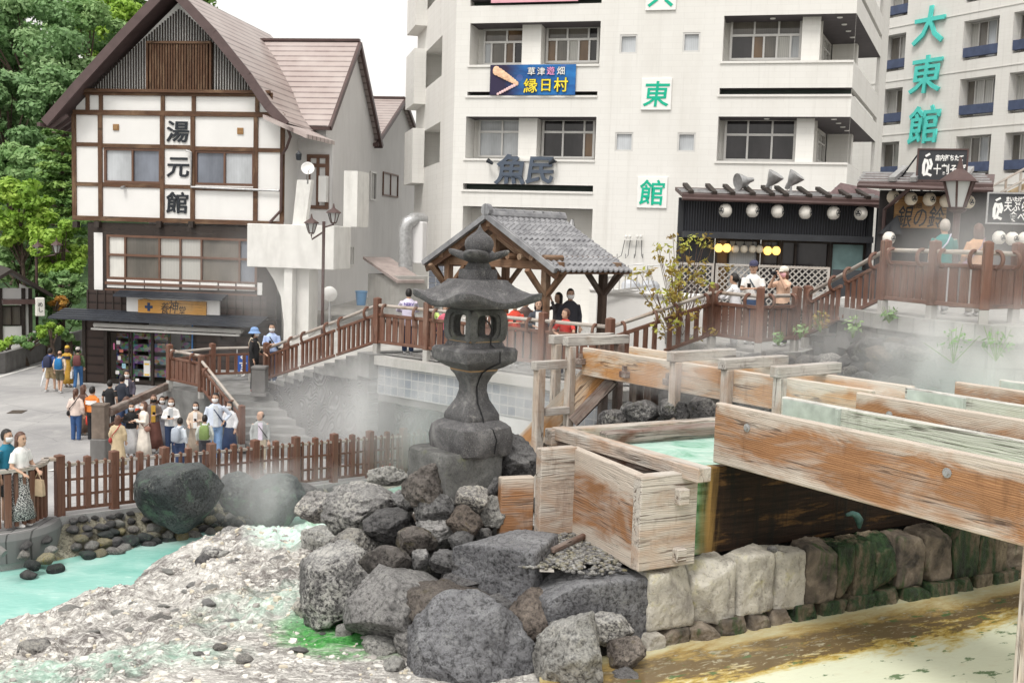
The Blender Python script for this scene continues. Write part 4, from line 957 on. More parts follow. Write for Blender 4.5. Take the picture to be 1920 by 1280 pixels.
for r in (ra, rb, rt):
 a = ff.at(r[0], 0, 0);
 sl3 = [ff.at(r[0], 0, -.01), H1 + (ff.d - fsd.d) * -0.0, fsd.at(8.6, 0, -.01), fsd.at(8.6, 0, -2.0), ff.at(r[0], 0, -2.2)]
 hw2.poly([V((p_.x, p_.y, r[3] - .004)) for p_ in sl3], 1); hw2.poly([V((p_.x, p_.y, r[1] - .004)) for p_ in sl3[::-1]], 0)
 uc = fe - 1.9 if r is not rb else fe - 2.1
 ffb = shifted(ff, -ib); fsb = shifted(fsd, -1.5)
 hw2.poly([ffb.at(r[0], r[1]), ffb.at(fe - 1.0, r[1]), ffb.at(fe - 1.0, r[3]), ffb.at(r[0], r[3])], 0)
 c1 = ffb.at(fe - 1.0, 0)
 c2 = fsb.at(2.6, 0)
 hw2.poly([V((c1.x, c1.y, r[1])), V((c2.x, c2.y, r[1])), V((c2.x, c2.y, r[3])), V((c1.x, c1.y, r[3]))], 0)
 hw2.poly([fsb.at(2.6, r[1]), fsb.at(8.6, r[1]), fsb.at(8.6, r[3]), fsb.at(2.6, r[3])], 0)
 fsb_w = (2.9, r[1] + .3, 4.6, r[3] - .15); window(fsb, fsb_w, hotel, M['steel'], [M['glass_curtain'], M['glass_room']], (.5,), .66, o=.05)
 g = MB(); g.box(fsb.at(5.6, (r[1] + r[3]) / 2, .5), (.5, .9, r[3] - r[1] - .01), fsd.rot); g.build('pillar', M['hotel'], hotel)
g = MB(); g.poly([(p_.x, p_.y, ZT) for p_ in (HL, H0, H1, H2, V((12, 60, 0)), V((-3, 60, 0)))]); g.build('roof_slab', M['concrete'], hotel)
lwin = []
for r in (op['T'], op['A'], op['B']):
 ua = fl_.uz(795, 100)[0]; ub = fl_.uz(829, 100)[0]; lwin.append((ua, r[1] + .05, ub, r[3] + .1))
fl_.wall(hw, 0, -.2, fl_.len, ZT, lwin, .9, 0, 1)
for (ua, za, ub, zb_) in lwin:
 fb_ = shifted(fl_, -.9); window(fb_, (ua, za + .02, ub, zb_ - .5), hotel, M['steel'], [M['glass_room'], M['glass_curtain']], (.55,), o=.05)
hw.build('wall', M['hotel'], hotel)
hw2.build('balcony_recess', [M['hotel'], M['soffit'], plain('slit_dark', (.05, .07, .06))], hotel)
for r, dz in ((op['A'], 0), (op['B'], 0), (op['T'], 0)):
 g = MB(); fl_.box(g, 0.1, r[1] - .6, 2.6, r[1] + 1.7, 0.0, .5); g.build('ledge', M['hotel'], hotel)
for r in (op['A'], op['B'], ra, rb, op['As'], op['Bs'], rs):
 g = MB(); e = fe if r in (ra, rb, rs) else r[2]; ff.box(g, r[0] - .06, r[1] - .065, e, r[1] + .012, -.2, .05); g.build('parapet_cap', M['hotel'], hotel)
fb_ = shifted(ff, -DEP)
GR = M['glass_room']; GW = M['glass_warm']; GD = M['glass_dark']; GC = M['glass_curtain']; GF = M['glass_frost']
for px, gls, cols, tr, tc in (((907, 54, 988, 123), [GF, GR, GW, GD, GR, GW, GR], (.2, .52, .72), .62, (.55,)),
     ((1025, 50, 1124, 119), [GW, GR, GC, GW, GD, GR, GR, GD], (.2, .42, .62, .82), .64, (.4, .8)),
     ((898, 223, 981, 296), [GF, GF, GF, GF], (.54,), .66, (.54,)),
     ((1017, 223, 1116, 298), [GD, GD, GW, GD, GD, GD], (.4, .8), .66, (.4, .8)),
     ((1369, 36, 1503, 114), [GD, GW, GR, GC, GF, GR, GR, GR], (.33, .48, .66, .85), .6, (.34, .68)),
     ((1358, 223, 1492, 303), [GD, GD, GD, GD, GD, GD], (.33, .67), .62, (.33, .67))):
 window(fb_, fb_.rect(*px), hotel, M['steel'], gls, cols, tr, o=.06, w=.08, tcols=tc)
for r in smalls:
 window(ff, r, hotel, M['steel'], [GF], (), o=-.06, w=.06)
for px in ((988, 42, 1023, 123), (981, 219, 1015, 298), (1503, 28, 1537, 115), (1492, 219, 1525, 304)):
 g = MB(); r = fb_.rect(*px); fb_.box(g, r[0], r[1] - .1, r[2], r[3] + .1, .08, .75); g.build('pillar', M['hotel'], hotel)
g = MB()
for r in (ra, rb):
 for k in range(4):
  p_ = ff.at(fe - .5, r[3] - .01, -.5) + fsd.d * (1.2 * k); g.lathe(p_ - V((0, 0, .03)), [(.09, 0), (.1, .025)], 10)
 g.lathe(ff.at(r[0] + 1.6, r[3] - .035, -.5), [(.09, 0), (.1, .025)], 10)
g.build('ceiling_spot', M['white'], hotel)
for ch, x, y in (('大', 1240, -10), ('東', 1231, 177), ('館', 1223, 361)):
 u, z = ff.uz(x, y); sp = thing('wall_sign', ff.at(u, z - .5, .1), 'square white panel with green character %s, %s on the hotel front' % (ch, {'大': 'cut by the picture top', '東': 'between the two upper window rows', '館': 'lowest of three'}[ch]), 'sign')
 g = MB(); ff.box(g, u - .52, z - .54, u + .52, z + .54, 0.005, .07, ch=.01); g.build('panel', M['white'], sp)
 letters('lettering', ch, M['green_letter'], ff.at(u, z, .075), ff.d, V((0, 0, 1)), .92, sp, .011, .012, shear=.08)
for ch, x, y, s in (('魚', 957, 318, 1.36), ('民', 1013, 320, 1.28)):
 letters('lettering', ch, M['slate_letter'], ff.at(*ff.uz(x, y), .10), ff.d, V((0, 0, 1)), s * .86, hotel, .024, .05, (1.0, .95), shear=.12)
g = MB()
for x in (918, 1043):
 g = MB()
 p_ = ff.at(*ff.uz(x, 303), 0); g.tube([p_, p_ + ff.n * .35], .03, 6); g.tube([p_ + ff.n * .3 + V((0, 0, .02)), p_ + ff.n * .3 + ff.d * (.2 if x < 1000 else -.2) + V((0, 0, -.1))], [.09, .05], 8)
 g.build('sign_lamp', M['ink'], hotel)
bn = thing('festival_banner', ff.at(*ff.uz(1000, 180), .08), 'blue festival banner with lantern picture hung on the hotel balcony', 'banner')
r = ff.rect(920, 122, 1080, 179)
m = Mat('banner_cloth'); l = m.loc(); x, y, z = m.sep(l)
n = m.noise(m.scale(l, (1, 1, 1)), 2.2, 5, .6)
side = m.ramp(m.math('ADD', x, m.math('MULTIPLY', n, .25)), [(.30, 0), (.55, 1)])
c = m.mix(side, (.025, .018, .055), m.ramp(n, [(.35, (.01, .07, .26)), (.65, (.02, .19, .50))]))
ri = m.voro(m.scale(l, (1, .36, 1)), 5.5); c = m.mix(m.ramp(ri, [(.16, .30), (.2, .35), (.215, 0)]), c, (.14, .16, .42))
M['banner'] = m.done(c, .6)
g = MB(); nx = 24; vs = []; lo = []; fs = []
for i in range(nx + 1):
 for j in (0, 1, 2, 3):
  u = r[0] + (r[2] - r[0]) * i / nx; z = r[1] + (r[3] - r[1]) * j / 3
  vs.append(ff.at(u, z, .085 + .02 * math.sin(i * .9 + j) * (1 - j / 4))); lo.append(V((i / nx, j / 3, 0)))
for i in range(nx):
 for j in range(3): fs.append((i * 4 + j, (i + 1) * 4 + j, (i + 1) * 4 + j + 1, i * 4 + j + 1))
b_ = len(vs); vs2 = [p_ - ff.n * .012 for p_ in vs]; g.add(vs + vs2, fs + [tuple(k + b_ for k in f[::-1]) for f in fs], 0, lo + lo); g.build('cloth', M['banner'], bn, True)
g = MB(); W_ = r[2] - r[0]; H_ = r[3] - r[1]
for k in range(9):
 fx = .075 + .245 * (k / 8) ** .85; fz = .80 - .42 * (k / 8) ** .9; s = .17 - .011 * k
 g.ell(ff.at(r[0] + W_ * fx, r[1] + H_ * fz, .12), (s * .8, .02, s), 12, 6, ff.rot, 0)
for k in range(9):
 fx = .10 + .22 * k / 8; fz = .03 + .33 * (k / 8); s = .05 + .002 * k
 g.ell(ff.at(r[0] + W_ * fx, r[1] + H_ * fz, .12), (s, .015, s), 8, 5, ff.rot, 1)
g.build('lantern_picture', [plain('picture_peach', (.85, .52, .34), .7, .3, 9), plain('picture_pink', (.80, .55, .55), .7)], bn)
for ch, x, y, s, mt in (('草', 998, 135, .30, 'white'), ('津', 1016, 135, .30, 'white'), ('遊', 1034, 134, .30, 'pinkl'), ('畑', 1053, 134, .30, 'white'), ('縁', 996, 162, .52, 'yell'), ('日', 1025, 161, .48, 'yell'), ('村', 1053, 160, .52, 'yell')):
 if 'yell' not in M: M['yell'] = plain('letter_yellow', (.85, .68, .04), .5, .15); M['pinkl'] = plain('letter_pink', (.85, .35, .62), .5)
 letters('lettering', ch, M['ink'], ff.at(*ff.uz(x, y), .123), ff.d, V((0, 0, 1)), s, bn, .020 if s > .4 else .010, .003)
 letters('lettering', ch, M[mt], ff.at(*ff.uz(x, y), .132), ff.d, V((0, 0, 1)), s, bn, .006 if s > .4 else .002, .003)
pb = tag(MB(), None) if False else None
g = MB(); r = ff.rect(922, -30, 1085, 5); ff.box(g, *r, .06, .075); g.poly([ff.at(r[0] + .001, r[1], .078), ff.at(r[0] + 1, r[1], .078), ff.at(r[0] + 1, r[1] + .02, .078), ff.at(r[0] + .001, r[1] + .02, .078)], 0)
tag(g.build('banner', plain('pink_cloth', (.72, .38, .45), .7)), 'pink banner on the topmost hotel balcony, cut by the top of the picture', 'banner')
# ---------------- far hotel on the right
K0 = V(((1640 - 960) / 2000 * 61.8, 61.8, 0)); K1 = V(((2150 - 960) / 2000 * 48.5, 48.5, 0))
kf = Frame(K0, K1)
far = thing('far_hotel', (K0 + K1) / 2 + V((0, 0, TERR)), 'far cream hotel wing with rows of dark windows and huge teal characters', 'hotel')
kw = MB(); hs = []; wins = []
zr = kf.uz(1834, 36)[1]
rows = [zr + 3.0 * k for k in (1, 0, -1, -2, -3)]
cols_ = [(kf.uz(1652, 160)[0], kf.uz(1693, 160)[0]), (kf.uz(1801, 140)[0], kf.uz(1867, 140)[0]), (kf.uz(1893, 140)[0], kf.uz(1962, 140)[0]), (kf.uz(1990, 140)[0], kf.uz(2060, 140)[0])]
for zt in rows:
 for ci, (a, b) in enumerate(cols_): hs.append((a, zt - 2.05, b, zt)); wins.append((a, zt, b, ci))
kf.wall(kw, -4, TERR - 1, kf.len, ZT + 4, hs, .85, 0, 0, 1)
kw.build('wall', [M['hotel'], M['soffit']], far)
kb = shifted(kf, -.6)
M['bp'] = plain('blue_panel', (.065, .085, .15), .5, .2)
for a, zt, b, ci in wins:
 wo = window(kb, (a, zt - 1.95, b, zt - .02), far, M['steel'], [GC, GR, GF, GC] if (ci + int(zt)) % 2 else [GR, GC, GC, GF], (.25, .5, .75) if ci else (.45, .75), o=0, w=.06)
 g = MB(); kf.box(g, a - .02, zt - 1.86, b + .02, zt - 1.38, -.35, -.06); g.build('blue_panel', M['bp'], far)
for ch, x, y in (('大', 1745, 48), ('東', 1739, 140), ('館', 1736, 234)):
 letters('lettering', ch, M['teal_letter'], kf.at(*kf.uz(x, y), .15), kf.d, V((0, 0, 1)), 2.15, far, .028, .06, shear=.08)
g = MB()
for k in range(6):
 z = rows[0] - 2.6 - (k - 1) * 3.0; g.bar(kf.at(-4, z, .02), kf.at(kf.len, z, .02), .03, .05)
g.build('string_course', M['hotel'], far)
# ------------------------------------------------------------------ railings
UPZ = V((0, 0, 1))
def railing(name, label, pts, style='board', post_h=1.38, group='brown wooden railings round the terrace', foot=0.24, posts=None, curls=True, cat='railing', post_w=.16):
 pts = [V(p) for p in pts]
 th = thing(name, sum(pts, V()) / len(pts), label, cat, group)
 th.location.z = min(p.z for p in pts)
 for i, p in enumerate(pts):
  if posts is not None and i not in posts: continue
  g = MB(); d = (pts[min(i + 1, len(pts) - 1)] - pts[max(i - 1, 0)]); d.z = 0; rot = basis(d)
  vr = Matrix((UPZ, rot.col[1], -rot.col[0])).transposed()
  g.box(p + V((0, 0, (post_h + foot) / 2)), (post_h - foot, post_w, post_w), vr, .012)
  c = p + V((0, 0, post_h)); h = post_w / 2 - .012; x = rot.col[0]; y = rot.col[1]
  g.add([c + x * a * h + y * b * h for a, b in ((-1, -1), (1, -1), (1, 1), (-1, 1))] + [c + V((0, 0, .03))], [(0, 1, 4), (1, 2, 4), (2, 3, 4), (3, 0, 4)])
  po = g.build('post', M['rail'], th)
  if foot > .05:
   g = MB(); g.box(p + V((0, 0, foot / 2 - .05)), (post_w * .92, post_w * .92, foot + .1), rot, .01); g.build('footing', M['concrete'], po)
 for a, b in zip(pts, pts[1:]):
  d = b - a; L = math.hypot(d.x, d.y); e = V((d.x, d.y, 0)).normalized() * (post_w / 2); rot = basis(V((d.x, d.y, 0)))
  e.z = d.z / L * post_w / 2
  a1, b1 = a + e, b - e
  zh = .87 * post_h; zs = .70 * post_h; zb = .21 * post_h
  g = MB(); ov = e.normalized() * .05
  g.tube([a1 + UPZ * zh - ov, b1 + UPZ * zh + ov], .042, 10); g.build('handrail', M['rail_top'], th)
  g = MB(); g.bar(a1 + UPZ * zs, b1 + UPZ * zs, .07, .075, ch=.01); g.build('middle_rail', M['rail'], th)
  g = MB(); g.bar(a1 + UPZ * zb, b1 + UPZ * zb, .07, .075, ch=.01); g.build('bottom_rail', M['rail'], th)
  g = MB()
  if style == 'board': n = max(2, round((L - post_w) / .235)); sw, st = .185, .03
  else: n = max(2, round((L - post_w) / .26)); sw, st = .10, .06
  for k in range(n):
   p = a1.lerp(b1, (k + .5) / n)
   vr = Matrix((UPZ, rot.col[1], -rot.col[0])).transposed()
   q = p + UPZ * ((zb + zs) / 2)
   sl = abs(d.z) / L * sw / 2
   g.box(q, (zs - zb - .07 + sl, st, sw), vr, .006)
  g.build('slat_panel', M['rail'], th)
  if curls:
   side = rot.col[1]
   if side.dot(CAM - a) < 0: side = -side
   fs = (.16, .84) if L < 2.6 else (.08, .5, .92) if style == 'board' else [(.25 + k) / max(1, round(L / 1.2)) for k in range(max(1, round(L / 1.2)))]
   for f in fs:
    p = a1.lerp(b1, f); g = MB(); arc = []
    for k in range(11):
     t = -.3 + k / 10 * (PI + .5)
     arc.append(p + UPZ * ((zh + zs) / 2 + math.cos(t) * (zh - zs) * .62) + side * (.055 + math.sin(t) * .10))
    g.tube(arc, .036, 6); g.build('curl', M['rail'], th)
 return th
TF = V((RF.x, RF.y, LAND)); TT = V((RT.x, RT.y, TERR)); TM = V((RM.x, RM.y, TERR))
n_b = 3
railing('stair_railing', 'long sloping railing of the upper stairs left of the stone lantern', [TF, TF.lerp(TT, .34), TF.lerp(TT, .67), TT], 'bal', posts=(0,))
tpts = [TT.lerp(TM, k / 4) for k in range(5)]
railing('terrace_railing', 'board railing along the terrace edge behind the stone lantern', tpts)
B0 = P(1333, 650, 23.3); B0.z = 3.9; B1 = P(1421, 648, 22.0); B1.z = 3.9; B2 = P(1489, 645, 23.0); B2.z = 3.9; B3 = P(1510, 635, 23.8); B3.z = 3.9
D0 = P(1654, 588, 20.5); D0.z = 4.93; D1 = P(1745, 597, 19.0); D1.z = 4.93; D2 = P(1843, 605, 18.0); D2.z = 4.93; D3 = P(1899, 604, 18.6); D3.z = 4.93; D4 = P(2010, 604, 18.4); D4.z = 4.93
railing('stair_railing', 'short sloping railing half hidden by the shrub, up to the small balcony', [TM, TM.lerp(B0, .5), B0], 'bal', posts=())
railing('balcony_railing', 'board railing round the small lookout where three visitors stand', [B0, B1, B2])
railing('stair_railing', 'sloping baluster railing from the small lookout up to the upper deck', [B3, B3.lerp(D0, .5), D0], 'bal', posts=(0,))
railing('deck_railing', 'tall board railing of the upper deck at the right, partly veiled by steam', [D0, D1, D2, D3, D4])
C_ = P(453, 832, 28.4); C_.z = .3; Bp = P(377, 749, 30.2); Bp.z = LAND; A_ = P(318, 728, 31.4); A_.z = LAND
Dp = P(398, 712, 33.0); Dp.z = LAND; Ep = P(470, 716, 33.6); Ep.z = LAND; Fp = P(535, 716, 33.8); Fp.z = LAND
railing('stair_railing', 'steep railing down the lower steps to the street', [Bp, C_], 'bal', 1.15, foot=.1, post_w=.15)
railing('landing_railing', 'railing at the left corner of the stair landing', [A_, Bp], 'board', 1.3, posts=(0,))
railing('landing_railing', 'thin railing across the back of the stair landing', [A_ + V((.05, .3, 0)), Dp, Ep, Fp], 'bal', 1.2, posts=(1, 2, 3), curls=False)
st = thing('stone_steps', P(540, 826, 29), 'grey stone steps rising from the street to the landing', 'steps')
for k in range(6):
 z = .42 + .165 * k; d0 = 28.5 + .36 * k
 Lp = V(P(446 - k * 11, 800, d0)); Rp = P(648 - k * 19.5, 800, 28.0 + .49 * k)
 g = MB(); bk = V((.25, 1, 0)).normalized() * (2.4)
 g.prism([(Lp.x, Lp.y, z - .165 - (.3 if k == 0 else 0.0)), (Rp.x, Rp.y, z - .165 - (.3 if k == 0 else 0)), (Rp.x, Rp.y, z), (Lp.x, Lp.y, z)], bk * (1 - .1 * k))
 g.build('step', M['stone_step'], st)
up = thing('stone_steps', TF.lerp(TT, .5), 'upper flight of grey stone steps behind the long sloping railing', 'steps')
nst = 11
for k in range(nst):
 a = TF.lerp(TT, k / nst); b = TF.lerp(TT, 1.0); z = LAND + (k + 1) * (TERR - LAND) / nst
 a = V((a.x, a.y, z)) + SD * .25 - SN * .35; b = TF.lerp(TT, (k + 1.02) / nst) + SD * .25 - SN * .35
 g = MB(); g.prism([(a.x, a.y, z), (b.x, b.y, z), (b.x, b.y, z - .6), (a.x, a.y, z - .6)], SN * 3.2); g.build('step', M['stone_step'], up)
ped = thing('stone_pedestal', P(487, 745, 30.5), 'square dark stone pedestal at the top of the lower steps', 'pedestal')
ped.location.z = LAND
c = P(487, 745, 30.5); g = MB(); g.box((c.x, c.y, LAND + .05), (.46, .46, .1), None, .01); g.build('base', M['concrete_dark'], ped)
g = MB(); g.box((c.x, c.y, LAND + .44), (.40, .40, .68), None, .02); g.build('shaft', M['concrete_dark'], ped)
g = MB(); g.box((c.x, c.y, LAND + .82), (.43, .43, .08), None, .015); g.build('cap', M['concrete_dark'], ped)
m = Mat('wave_relief'); l = m.loc();
wp_ = m.noise(l, .35, 3, .5)
vv = m.vadd(l, m.scale(wp_, (2.2, 2.2, 0)))
vo = m.node('TexVoronoi', feature='F1'); m.put(vo.inputs['Vector'], m.scale(vv, (1, 1, 0))); vo.inputs['Scale'].default_value = 1.7
rg = m.math('SINE', m.math('MULTIPLY', vo.outputs['Distance'], 58.0))
rr = m.math('ADD', m.math('MULTIPLY', rg, .5), .5)
nz = m.noise(l, 8, 6, .6)
c = m.ramp(m.math('ADD', m.math('MULTIPLY', rr, .75), m.math('MULTIPLY', nz, .35)), [(.15, (.06, .06, .063)), (.6, (.105, .105, .109)), (.95, (.16, .16, .164))])
M['relief'] = m.done(c, .55, m.bump(rr, 1.0, .09))
rw = thing('relief_wall', TF.lerp(TT, .6) - SN * .4, 'dark grey wall carved with wave and scale reliefs beneath the stairs', 'wall')
rw.location.z = .2
g = MB(); o_ = SN * .37
L1 = (TT - TF).length; q0 = TF - o_ - SD * .3; q1 = TT - o_ + SD * .25
def lz(p, z, u): return V((p.x, p.y, z))
pr = [lz(q0, .1, 0), lz(q1, .1, 0), lz(q1, 2.5, 0)]
stp = []
for k in range(nst, 0, -1):
 b = TF.lerp(TT, (k + .02) / nst) - o_; a = TF.lerp(TT, (k - 1) / nst) - o_; z = LAND + k * (TERR - LAND) / nst - .16
 if z < 2.5: stp += [lz(b + SD * .25, z, 0), lz(a + SD * .25, z, 0)]
pr += stp + [lz(q0, LAND - .1, 0)]
g.prism(pr, SN * .3); g.l = [V(((p - q0).dot(SD), p.z, 0)) for p in g.v]; g.build('relief_panel', M['relief'], rw)
q2 = TM - o_ * .2; e3 = (TM - TT).normalized(); n3 = V((-e3.y, e3.x, 0)); q1b = TT - n3 * .15; q2b = TM - n3 * .15
g = MB(); ee = q1b + e3 * 3.1
g.prism([lz(q1b + n3 * .8, .1, 0), lz(ee + n3 * .8, .1, 0), lz(ee + n3 * .8, 2.16, 0), lz(q1b + n3 * .8, 2.16, 0)], n3 * .3); g.l = [V(((p - q1b).dot(e3) + 9, p.z, 0)) for p in g.v]; g.build('relief_panel', M['relief'], rw)
tw_ = thing('terrace_wall', (q1b + q2b) / 2, 'blue grey tiled retaining wall with pale plaster below the terrace railing', 'wall'); tw_.location.z = 0
def wallslab(a, b, z0, z1, n, t, mat, name, par, lo=0):
 g = MB(); g.prism([(a.x, a.y, z0), (b.x, b.y, z0), (b.x, b.y, z1), (a.x, a.y, z1)], n * t); e = (b - a).normalized()
 g.l = [V(((p - a).dot(e) + lo, p.z, 0)) for p in g.v]; return g.build(name, mat, par)
wallslab(q1b, q2b + e3 * .6, 2.18, TERR - .26, n3, .6, M['bluetile'], 'tile_band', tw_)
wallslab(q1b - e3 * .1 - n3 * .12, q2b + e3 * .6 - n3 * .12, TERR - .256, TERR - .04, n3, .9, M['concrete'], 'coping', tw_)
M['palewall'] = tilewall('pale_panel_wall', (.56, .56, .56), (.62, .62, .61), (.47, .47, .47), 1.1, .55, .5, rough=.6, dirt=.5, dirtcol=(.42, .42, .43))
wallslab(q1b + e3 * 2.9 + n3 * .02, q2b + e3 * 2.2 + n3 * .02, -.2, 2.176, n3, .5, M['palewall'], 'lower_wall', tw_, 3)
g = MB(); g.prism([lz(q1b + n3 * .02, 2.0, 0), lz(q1b + e3 * 3.2 + n3 * .02, 2.0, 0), lz(q1b + e3 * 3.2 + n3 * .02, 2.176, 0), lz(q1b + n3 * .02, 2.176, 0)], n3 * .8); g.build('lintel', M['concrete_dark'], tw_)
g = MB(); g.prism([(p.x, p.y, 3.9) for p in (B0 + V((-.2, -.15, 0)), B1 + V((0, -.2, 0)), B2 + V((.2, -.1, 0)), B3 + V((.3, .1, 0)), B3 + V((.5, 4, 0)), B0 + V((-.5, 4, 0)))], (0, 0, -.3))
tag(g.build('lookout_floor', M['paver']), kind='structure')
pv = [D0 + V((-.25, -.25, 0)), D1 + V((-.05, -.3, 0)), D2 + V((.05, -.3, 0)), D4 + V((6, -.6, 0)), D4 + V((10, 22, 0)), D0 + V((1.2, 22, 0)), D0 + V((-.3, 3.0, 0))]
g = MB(); g.prism([(p.x, p.y, 4.93) for p in pv], (0, 0, -.28))
tag(g.build('upper_deck_floor', M['paver']), kind='structure')
bw = thing('block_wall', (D0 + D2) / 2 - V((0, 0, 1)), 'grey concrete block wall under the upper deck', 'wall')
for a, b, nm in ((pv[0], pv[1], 'block_panel'), (pv[1], pv[2], 'block_panel'), (pv[2], pv[3], 'block_panel')):
 e = (b - a).normalized(); n_ = V((-e.y, e.x, 0)); wallslab(a + n_ * .12, b + n_ * .12, 3.6, 4.646, n_, .4, M['blockwall'], nm, bw, rnd.uniform(0, 5))
g = MB(); a = pv[0]; b = V((a.x + .3, a.y + 3.2, 0)); e = V((b.x - a.x, b.y - a.y, 0)).normalized(); n_ = V((e.y, -e.x, 0)); wallslab(V((a.x + .12, a.y + .12, 0)), b, 3.6, 4.646, n_, .3, M['blockwall'], 'block_panel', bw)
for k in range(6):
 z = 3.9 + .17 * (k + 1); p = B3.lerp(D0, (k + .3) / 6); g = MB(); e = (D0 - B3); e.z = 0; e.normalize(); n_ = V((-e.y, e.x, 0))
 if k == 0: us = thing('stone_steps', B3.lerp(D0, .5), 'short flight of steps from the lookout up to the right hand deck', 'steps')
 g.prism([(p + n_ * .1 - UPZ * (p.z - z)), (p + n_ * 1.6 - UPZ * (p.z - z)), (p + n_ * 1.6 - UPZ * (p.z - z + .35)), (p + n_ * .1 - UPZ * (p.z - z + .35))], e * .65); g.build('step', M['stone_step'], us)
# ------------------------------------------------------------------ pavilion
pvn = thing('pavilion', V((.4, 25.7, TERR)), 'open timber pavilion with grey tiled gable roof behind the stone lantern', 'pavilion')
gd_ = V((1.06 + 2.19, 24.0 - 27.4, 0)).normalized(); rd_ = V((-gd_.y, gd_.x, 0))            # gable line, ridge direction
RE = P(1048, 509, 24.0); LE = P(800, 496, 27.4); hwid = (V((RE.x, RE.y, 0)) - V((LE.x, LE.y, 0))).length
ze = (RE.z + LE.z) / 2; mid = (RE + LE) / 2; zr = P(935, 407, mid.y).z; RL = 2.55
def pt(a, t, z): return V((mid.x, mid.y, 0)) + gd_ * a + rd_ * t + V((0, 0, z))
m = Mat('roof_tile'); p = m.loc(); n = m.noise(p, 2.0, 6, .65)
x, y, z = m.sep(p)
rowl = m.ramp(m.math('FRACT', m.math('MULTIPLY', y, 1 / .30)), [(0, 0.0), (.16, 1)])
c = m.ramp(n, [(.35, (.16, .16, .17)), (.65, (.31, .31, .32))]); c = m.mix(m.math('MULTIPLY', m.math('SUBTRACT', 1.0, rowl), .8), c, (.04, .04, .045))
M['tile'] = m.done(c, .5, m.bump(n, .2, .02))
tl = MB(); half = hwid / 2; Ls = math.hypot(half, zr - ze)
for sg in (1, -1):
 nx, ny = 14, 11; cs = RL / nx; rs_ = Ls / ny
 for i in range(nx):
  for j in range(ny):
   K = 6; vs = []; lo = []; fs = []
   for e_ in (0, 1):
    s_ = (j + e_ * 1.04) * rs_
    for k in range(K + 1):
     t = (i + k / K) * cs; h = .055 * (max(0, math.sin(k / K * 2 * PI + .4)) ** .8) + .03 * e_ + .02
     f = s_ / Ls; a = sg * half * f; z_ = zr + (ze - zr) * f
     nrm = V((0, 0, 1)) * (half / Ls) + gd_ * sg * ((zr - ze) / Ls)
     vs.append(pt(a, t - .05, z_) + nrm * h); lo.append(V((t, s_, 0)))
   for k in range(K): fs.append((k, k + 1, K + 2 + k, K + 1 + k) if sg > 0 else (k, K + 1 + k, K + 2 + k, k + 1))
   b0 = K + 1
   vs += [v_ - V((0, 0, .045)) for v_ in vs[b0:b0 + K + 1]]; lo += lo[b0:b0 + K + 1]
   for k in range(K): fs.append((b0 + k, b0 + k + 1, b0 + K + 1 + k + 1, b0 + K + 1 + k))
   tl.add(vs, fs, 0, lo)
rfo = tl.build('roof', M['tile'], pvn)
g = MB()
for sg in (1, -1):
 g.prism([pt(0, -.05, zr - .05), pt(sg * half, -.05, ze - .05), pt(sg * half, -.05, ze), pt(0, -.05, zr)], rd_ * (RL + .05))
g.build('roof_boards', M['timber_brown'], rfo)
g = MB()
g.tube([pt(0, -.1, zr + .12), pt(0, RL, zr + .12)], .09, 10); g.tube([pt(0, -.08, zr + .05), pt(0, RL, zr + .05)], .13, 10)
for k in range(8): g.tube([pt(0, .1 + k * .32, zr + .12), pt(0, .16 + k * .32, zr + .12)], .10, 10)
g.tube([pt(0, -.16, zr + .16), pt(0, -.04, zr + .16)], .15, 12)
g.build('ridge', M['tile'], rfo)
g = MB()
for sg in (1, -1):
 g.bar(pt(0, -.1, zr + .02), pt(sg * half, -.1, ze + .03), .12, .12)
g.build('verge_tile', M['tile'], rfo)
g = MB()
for sg in (1, -1):
 a = pt(0, -.02, zr - .18); b = pt(sg * half, -.02, ze - .10); g.bar(a, b, .05, .2)
g.build('barge_board', M['timber_brown'], pvn)
M['pav'] = wood('pavilion_wood', (.09, .045, .025), (.21, .115, .065), (.30, .18, .11), (.40, .29, .20), .3, .65, 20, .4)
M['pavd'] = wood('pavilion_wood_dark', (.04, .025, .018), (.09, .06, .045), (.14, .10, .08), (.42, .38, .34), .3, .7, 20, .6, .2)
po = {}
for k, (a, t, mt) in enumerate(((half - .62, .22, 'pav'), (half - .62, RL - .35, 'pavd'), (-half + .62, .22, 'pav'), (-half + .62, RL - .35, 'pav'))):
 g = MB(); b = pt(a, t, TERR); tp_ = pt(a, t, ze + .22); g.bar(b, tp_, .17, .17, gd_, .01); g.build('post', M[mt], pvn)
 for dd in (gd_, -gd_, rd_, -rd_):
  g = MB(); g.bar(b + UPZ * (ze - TERR - .62), b + UPZ * (ze - TERR + .02) + dd * .62, .09, .13, UPZ.cross(dd), .008); g.build('brace', M[mt], pvn)
for t in (.22, RL - .35):
 g = MB(); g.bar(pt(-half + .1, t, ze + .12), pt(half - .1, t, ze + .12), .14, .2, ch=.01); g.build('tie_beam', M['pav'], pvn)
 g = MB(); g.bar(pt(0, t, ze + .2), pt(0, t, zr - .1), .13, .13, gd_); g.build('king_post', M['pav'], pvn)
 for sg in (1, -1):
  g = MB(); g.bar(pt(sg * 1.15, t, ze + .2), pt(.06 * sg, t, zr - .45), .1, .12, rd_); g.build('strut', M['pav'], pvn)
for a in (half - .62, -half + .62, 0):
 g = MB(); g.bar(pt(a, -.05, (ze + .27) if a else zr - .15), pt(a, RL, (ze + .27) if a else zr - .15), .14, .16); g.build('purlin', M['pav'], pvn)
for k in range(5):
 g = MB(); a = .35 + k * .4; g.tube([pt(a, -.1, ze + .30), pt(a, .5, ze + .30)], .075, 10); g.build('beam_end', M['pav'], pvn)
